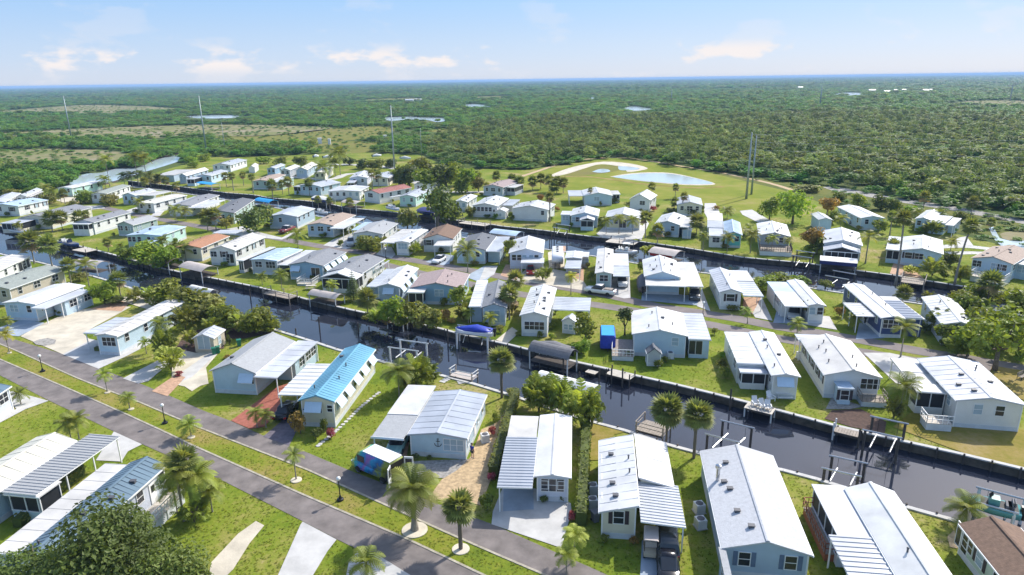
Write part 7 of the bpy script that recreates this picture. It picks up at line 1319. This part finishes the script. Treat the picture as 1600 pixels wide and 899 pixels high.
aircon('front one of two air conditioners on the chimney home platform', 1094, 824, .2); aircon('rear one of two air conditioners on the chimney home platform', 1092, 800, .2); aircon('air conditioner at the wall of the largest white home', 1552, 668, .2); aircon('air conditioner beside the barn shed', 1047, 560); aircon('air conditioner left of the maroon-shuttered home', 926, 792, .1); aircon('second unit left of the maroon-shuttered home', 926, 770, .1); aircon('air conditioner right of the anchor home', 758, 690, .3); aircon('air conditioner by the side of the maroon-windowed home', 1250, 560, .2)
def bin_(label, x, y, m='bin_green'):
    b = P(x, y); o = thing('wheelie_bin', label, 'bin', b, .4); MB().loft([[(-.24, -.26, .06), (.24, -.26, .06), (.24, .26, .06), (-.24, .26, .06)], [(-.30, -.34, 1.0), (.30, -.34, 1.0), (.30, .34, 1.0), (-.30, .34, 1.0)]]).build('body', m, o); MB().box(-.33, .33, -.37, .37, 1.001, 1.07).build('lid', m, o)
    for s in (-.25, .25): MB().tube((s - .03, .28, .12), (s + .03, .28, .12), .12, n=10).build('wheel', 'rubber', o)
bin_('left green bin beside the beige garage', 335, 554); bin_('right green bin beside the beige garage', 341, 552); bin_('green bin near the trees behind the skylight home', 374, 541); bin_('dark bin left of the maroon-shuttered home', 930, 815, 'canvas_grey')
def chair(label, x, y, rz):
    b = P(x, y, .25); o = thing('lawn_chair', label, 'chair', b, rz, 'white lawn chairs by the canal'); MB().add([(-.35, -.35, .38), (.35, -.35, .38), (.35, .25, .28), (-.35, .25, .28), (-.35, -.35, .34), (.35, -.35, .34), (.35, .25, .24), (-.35, .25, .24)], [(0, 1, 2, 3), (7, 6, 5, 4), (0, 4, 5, 1), (1, 5, 6, 2), (2, 6, 7, 3), (3, 7, 4, 0)]).build('seat', 'plastic_white', o)
    MB().add([(-.35, .2, .3), (.35, .2, .3), (.3, .6, 1.05), (-.3, .6, 1.05), (-.35, .25, .28), (.35, .25, .28), (.3, .65, 1.03), (-.3, .65, 1.03)], [(0, 1, 2, 3), (7, 6, 5, 4), (0, 4, 5, 1), (1, 5, 6, 2), (2, 6, 7, 3), (3, 7, 4, 0)]).build('backrest', 'plastic_white', o)
    for s in (-1, 1):
        MB().box(s * .38 - .06, s * .38 + .06, -.4, .35, .56, .60).build('armrest', 'plastic_white', o)
        for yy in (-.33, .25): MB().box(s * .36 - .04, s * .36 + .04, yy - .04, yy + .04, 0, .56).build('leg', 'plastic_white', o)
chair('leftmost white lawn chair on the dock facing the canal', 1180, 634, 0); chair('middle of the white lawn chairs on the dock', 1192, 638, .2); chair('third white lawn chair on the dock from the left', 1199, 640, -.2); chair('white lawn chair on the grass behind the dock chairs', 1204, 626, .3)
def table(label, x, y, m='plastic_white'):
    b = P(x, y); o = thing('garden_table', label, 'table', b); MB().box(-.9, .9, -.4, .4, .70, .75).build('tabletop', m, o)
    for s in (-.7, .7):
        for t in (-.3, .3): MB().box(s - .04, s + .04, t - .04, t + .04, 0, .70).build('leg', m, o)
    for t in (-.75, .75): MB().box(-.9, .9, t - .14, t + .14, .40, .45).build('bench_seat', m, o)
table('white picnic table on the grass by the blue-awning home', 1223, 622); table('grey picnic table behind the picket porch', 486, 452, 'wood_pale')
b = P(1597, 592); o = thing('garden_bench', 'brown slatted bench at the right edge under the big tree', 'bench', b, .5)
for i in range(4): MB().box(-.8, .8, -.3 + i * .15, -.18 + i * .15, .42, .46).build('seat_slat', 'wood', o)
for i in range(3): MB().box(-.8, .8, .30, .34, .55 + i * .14, .65 + i * .14).build('back_slat', 'wood', o)
for s in (-.7, .7): MB().box(s - .04, s + .04, -.28, -.2, 0, .42).box(s - .04, s + .04, .26, .30, 0, .95).build('leg', 'wood_dark', o)
# wall ornaments belong to the homes they hang on
ra = hA; a_ = MB(); La = max(c.location.y for c in ra.children)
def front_y(root): return min(v.co.y for c in root.children if c.name.startswith('wall') for v in c.data.vertices)
fy = front_y(hA); an = MB(); an.tube((0, fy - .04, 1.35), (0, fy - .04, 2.1), .035, n=6); an.tube((-.22, fy - .04, 1.92), (.22, fy - .04, 1.92), .03, n=6)
an.path([(.36 * math.cos(t), fy - .04, 1.66 + .34 * math.sin(t)) for t in [math.pi + math.pi * i / 10 for i in range(11)]], .035, 6); an.path([(.08 * math.cos(t), fy - .04, 2.18 + .08 * math.sin(t)) for t in [2 * math.pi * i / 10 for i in range(11)]], .022, 6)
an.build('anchor_ornament', 'black_metal', hA)
fd = front_y(hD); MB().tube((.1, fd - .07, 2.35), (.1, fd - .01, 2.35), .36, n=16).build('round_plaque', 'canvas_tan', hD)
for x in (-.75, .95):
    mb = MB()
    for s in (-1, 1): mb.add([(x, fd - .05, 1.95), (x + s * .30, fd - .05, 2.18), (x + s * .26, fd - .05, 1.88), (x + s * .12, fd - .05, 1.74), (x, fd - .02, 1.95), (x + s * .30, fd - .02, 2.18), (x + s * .26, fd - .02, 1.88), (x + s * .12, fd - .02, 1.74)], [(0, 1, 2, 3), (7, 6, 5, 4), (0, 4, 5, 1), (1, 5, 6, 2), (2, 6, 7, 3), (3, 7, 4, 0)])
    mb.build('butterfly_ornament', 'black_metal', hD)
fg = front_y(hG); MB().prism_y([(-.42, 2.62), (.42, 2.62), (.30, 2.86), (0, 2.96), (-.30, 2.86)], fg - .06, fg - .01).build('shell_ornament', 'canvas_navy', hG); mb = MB(); mb.add([(-2.0, fg - .05, 2.2), (-1.55, fg - .05, 2.25), (-1.2, fg - .05, 2.12), (-1.6, fg - .05, 2.02), (-2.0, fg - .02, 2.2), (-1.55, fg - .02, 2.25), (-1.2, fg - .02, 2.12), (-1.6, fg - .02, 2.02)], [(0, 1, 2, 3), (7, 6, 5, 4), (0, 4, 5, 1), (1, 5, 6, 2), (2, 6, 7, 3), (3, 7, 4, 0)]).build('fish_ornament', 'canvas_navy', hG)
ch = P(1121, 752, 2.9); k_ = hD.matrix_world
hD_l = Matrix.Translation(hD.location) @ Matrix.Rotation(hD.rotation_euler.z, 4, 'Z'); cl = hD_l.inverted() @ Vector((ch.x, ch.y, 2.6))
MB().tube((cl.x, cl.y, 2.4), (cl.x, cl.y, 4.3), .17, n=12).lathe([(.26, 4.25), (.28, 4.4), (.28, 4.55), (.06, 4.66)], 12, cl.x, cl.y).build('chimney', 'chrome', hD)
MB().box(-4.75, -3.55, -1.2, 2.2, .0, .06) and None
for s, y0_ in ((-1, -2.2), (1, -2.2), (-1, 2.0), (1, 2.0)):        # four skylights in the grey shingle roof
    pass
def skylights(root, spots, x0, x1, z, rise, m='plastic_white'):
    for x, y in spots:
        s = 1 if x > 0 else -1; t = abs(x) / ((x1 - x0) / 2); zz = z + rise * (1 - t); sl_ = math.atan2(rise, (x1 - x0) / 2)
        k = MB().box(-.35, .35, -.55, .55, -.05, .14).build('skylight', m, root, loc=(x, y, zz)); k.rotation_euler = (0, s * sl_, 0)
skylights(hH, [(-.9, -2.5), (.9, -2.4), (-.9, 3.4), (.9, 3.5)], -4.0, 4.0, 2.7, 1.2)
for c_ in hA.children:
    if c_.name.startswith('window') and abs(c_.rotation_euler.z) < .01:
        for g_ in c_.children:
            g_.data = g_.data.copy(); g_.data.materials[0] = MATS['glass_pale']
# person standing on the gravel by the anchor home
def person(label, px, rz=0.0):
    o = thing('person', label, 'person', P(*px) + Vector((0, 0, .06)), rz)
    def skin(name, verts, edges, radii, m, sub=2):
        me = bpy.data.meshes.new(name); me.from_pydata(verts, edges, []); me.materials.append(MATS[m]); k = obj(name, me, o); sm = k.modifiers.new('skin', 'SKIN'); sm.use_smooth_shade = True
        for v, r_ in zip(me.skin_vertices[0].data, radii): v.radius = r_ if isinstance(r_, tuple) else (r_, r_)
        me.skin_vertices[0].data[0].use_root = True; s_ = k.modifiers.new('smooth', 'SUBSURF'); s_.levels = s_.render_levels = sub; return k
    mat('skin', (.50, .30, .21), .55); mat('shirt', (.03, .05, .36), .8); mat('shorts', (.05, .05, .07), .8); mat('hair', (.05, .035, .03), .7); mat('shoe', (.4, .4, .4), .7); mat('eye', (.02, .02, .02), .3)
    V = [(0, 0, .95), (0, 0, 1.18), (0, .01, 1.40), (0, .01, 1.50), (0, 0, 1.58), (0, -.02, 1.68), (0, -.01, 1.75),
         (.17, .01, 1.41), (.24, .02, 1.15), (.27, -.06, .92), (.28, -.09, .84), (-.17, .01, 1.41), (-.25, .02, 1.15), (-.27, -.05, .92), (-.28, -.08, .84),
         (.10, 0, .90), (.11, -.02, .50), (.12, .01, .10), (.12, -.12, .05), (-.10, 0, .90), (-.12, -.03, .50), (-.14, .01, .10), (-.14, -.12, .05)]
    Ed = [(0, 1), (1, 2), (2, 3), (3, 4), (4, 5), (5, 6), (2, 7), (7, 8), (8, 9), (9, 10), (2, 11), (11, 12), (12, 13), (13, 14), (0, 15), (15, 16), (16, 17), (17, 18), (0, 19), (19, 20), (20, 21), (21, 22)]
    Ra = [(.15, .11), (.14, .10), (.16, .10), .055, .075, .095, .075, .06, .045, .036, .035, .06, .045, .036, .035, .085, .06, .042, .045, .085, .06, .042, .045]
    # five fingers on each hand, rooted in the palm
    for s, i0 in ((1, 10), (-1, 14)):
        pb = Vector(V[i0])
        for f, (dx, dy, l) in enumerate(((-.02, -.028, .062), (-.008, -.012, .075), (.0, .004, .08), (.006, .02, .07), (.03 * -1, -.045, .045))):
            n0 = len(V); V.append(tuple(pb + Vector((s * dx, dy, -.045 if f < 4 else -.015)))); V.append(tuple(pb + Vector((s * (dx - .012), dy * 1.25 - .012, -.045 - l if f < 4 else -.06)))); Ed += [(i0, n0), (n0, n0 + 1)]; Ra += [.010, .008]
    skin('body', V, Ed, Ra, 'skin')
    skin('shirt', [(0, 0, .93), (0, 0, 1.18), (0, .01, 1.40), (0, .01, 1.46), (.18, .01, 1.41), (.225, .015, 1.22), (-.18, .01, 1.41), (-.235, .015, 1.22)], [(0, 1), (1, 2), (2, 3), (2, 4), (4, 5), (2, 6), (6, 7)], [(.175, .135), (.165, .125), (.18, .125), .08, .082, .072, .082, .072], 'shirt')
    skin('shorts', [(0, 0, .96), (.10, 0, .88), (.115, -.02, .56), (-.10, 0, .88), (-.12, -.025, .56)], [(0, 1), (1, 2), (0, 3), (3, 4)], [(.17, .13), .105, .09, .105, .09], 'shorts')
    skin('hair', [(0, .03, 1.70), (0, .01, 1.78), (0, .06, 1.66)], [(0, 1), (0, 2)], [.092, .07, .07], 'hair')
    for s in (-1, 1):
        MB().lathe([(.008, -.008), (.012, 0), (.008, .008)], 8).build('eye', 'eye', o, loc=(s * .034, -.108, 1.685)); MB().lathe([(.006, -.03), (.018, -.01), (.02, .012), (.006, .03)], 6).build('ear', 'skin', o, loc=(s * .092, 0, 1.675))
        MB().loft([[(-.045, y, .0), (.045, y, .0), (.04, y, h), (-.04, y, h)] for y, h in ((.06, .08), (-.06, .09), (-.18, .05))]).build('shoe', 'shoe', o, loc=(s * .125, 0, -.01))
    MB().add([(-.014, -.105, 1.66), (.014, -.105, 1.66), (0, -.138, 1.652), (0, -.112, 1.69)], [(0, 1, 2), (1, 3, 2), (3, 0, 2)]).build('nose', 'skin', o); MB().box(-.025, .025, -.116, -.10, 1.628, 1.636).build('mouth', 'paint_red', o)
person('person in a blue shirt standing beside the corner of the anchor home', (738, 717), 2.4)
# far white houses in the woodland
FAR = [(640, 160, 12), (655, 159, 8), (650, 158, 5), (1362, 144, 10), (1385, 146, 10), (1398, 144, 9), (1412, 143, 6), (1445, 144, 10), (1453, 143, 7), (1372, 187, 9), (1405, 180, 8), (1416, 184, 6), (1530, 192, 10), (1545, 194, 11), (1556, 191, 8), (1592, 194, 12), (1250, 139, 9), (1106, 134, 9), (898, 134, 5), (500, 225, 6), (602, 220, 5), (515, 226, 4)]
fm = {}
for i, (x, y, wpx) in enumerate(FAR):
    b = P(x, y); s_ = wpx * px_m(b); o = thing('distant_house', None, 'house', b, .3 * (i % 3)); h = min(7, 3.4 + s_ * .05)
    MB().box(-s_ / 2, s_ / 2, -s_ * .25, s_ * .25, 0, h).build('wall', 'wall_white', o); MB().prism_x([(-s_ * .3, h), (0, h + s_ * .13), (s_ * .3, h), (s_ * .29, h - .15), (-s_ * .29, h - .15)][::-1], -s_ * .54, s_ * .54).build('roof', 'metal_white', o)
    PLANTS.append((o, 'tiny white house far off in the woodland', b.copy(), 'far houses among the trees'))
# ---------------------------------------------------------------- labels of plants and piles: kind, then the nearest home and the side on which it stands
ORD = ['first', 'second', 'third', 'fourth', 'fifth', 'sixth', 'seventh', 'eighth', 'ninth', 'tenth', 'eleventh', 'twelfth', 'thirteenth', 'fourteenth', 'fifteenth', 'sixteenth', 'seventeenth', 'eighteenth', 'nineteenth', 'twentieth', 'twenty-first', 'twenty-second', 'twenty-third', 'twenty-fourth']
grp = {}
for root, phrase, b, group in PLANTS:
    bp = proj(b)
    cand = [(Vector((c.x - b.x, c.y - b.y)).length, s, c) for s, c, r_ in HOMES]
    d, s, c = min(cand); cp = proj(c)
    if phrase.endswith('woodland') or len(phrase.split()) > 9 or (len(phrase.split()) > 5 and (' with ' in phrase or ' of ' in phrase or ' on ' in phrase or ' behind ' in phrase or ' beside ' in phrase) and 'pile' not in phrase and 'house' not in phrase):
        root['label'] = phrase
    else:
        dx, dy = bp[0] - cp[0], bp[1] - cp[1]
        rel = ('in front of' if dy > 0 else 'behind') if abs(dy) * 1.6 > abs(dx) * .8 else ('right of' if dx > 0 else 'left of')
        root['label'] = f'{phrase} {rel} the {s}'
    grp.setdefault(root['label'], []).append((bp[0], bp[1], root, group))
    if group: root['group'] = group
for lab, L in grp.items():
    if len(L) < 2: continue
    L.sort(key=lambda e: e[0]); n = len(L)
    for i, e in enumerate(L):
        if n == 2: pre = 'left-hand' if i == 0 else 'right-hand'
        elif i == 0: pre = 'leftmost'
        elif i == n - 1: pre = 'rightmost'
        else: pre = ORD[min(i, 23)] + ' from left,'
        e[2]['label'] = (pre + ' ' + lab)
GK = {'palm tree': 'palms among the homes', 'tree': 'trees among the homes', 'bush': 'bushes in the yards'}
for root, phrase, b, group in PLANTS:
    if not group and root.get('category') in GK: root['group'] = GK[root['category']]
for o in bpy.data.objects:
    if o.get('category') in ('home',) and not o.get('group'): o['group'] = 'mobile homes of the canal village'
    n_ = len(str(o.get('label', '')).split())
    if n_ > 16: o['label'] = ' '.join(str(o['label']).split()[:16])

# ---------------------------------------------------------------- haze: one closed box of thin air round everything below the sky
hz = MB().box(-25000, 25000, -400, 25000, -3.8, 41.5).build('haze', mat('haze_mat', (1, 1, 1)))
hz['kind'] = 'stuff'; hz['label'] = 'thin blue haze over the far woodland'
hn = MATS['haze_mat'].node_tree; hn.nodes.clear()
ho = N(hn, 'ShaderNodeOutputMaterial'); pv = N(hn, 'ShaderNodeVolumePrincipled'); pv.inputs['Density'].default_value = 1.25e-4; pv.inputs['Color'].default_value = (.42, .66, 1.0, 1); pv.inputs['Anisotropy'].default_value = .0
hn.links.new(pv.outputs[0], ho.inputs['Volume'])
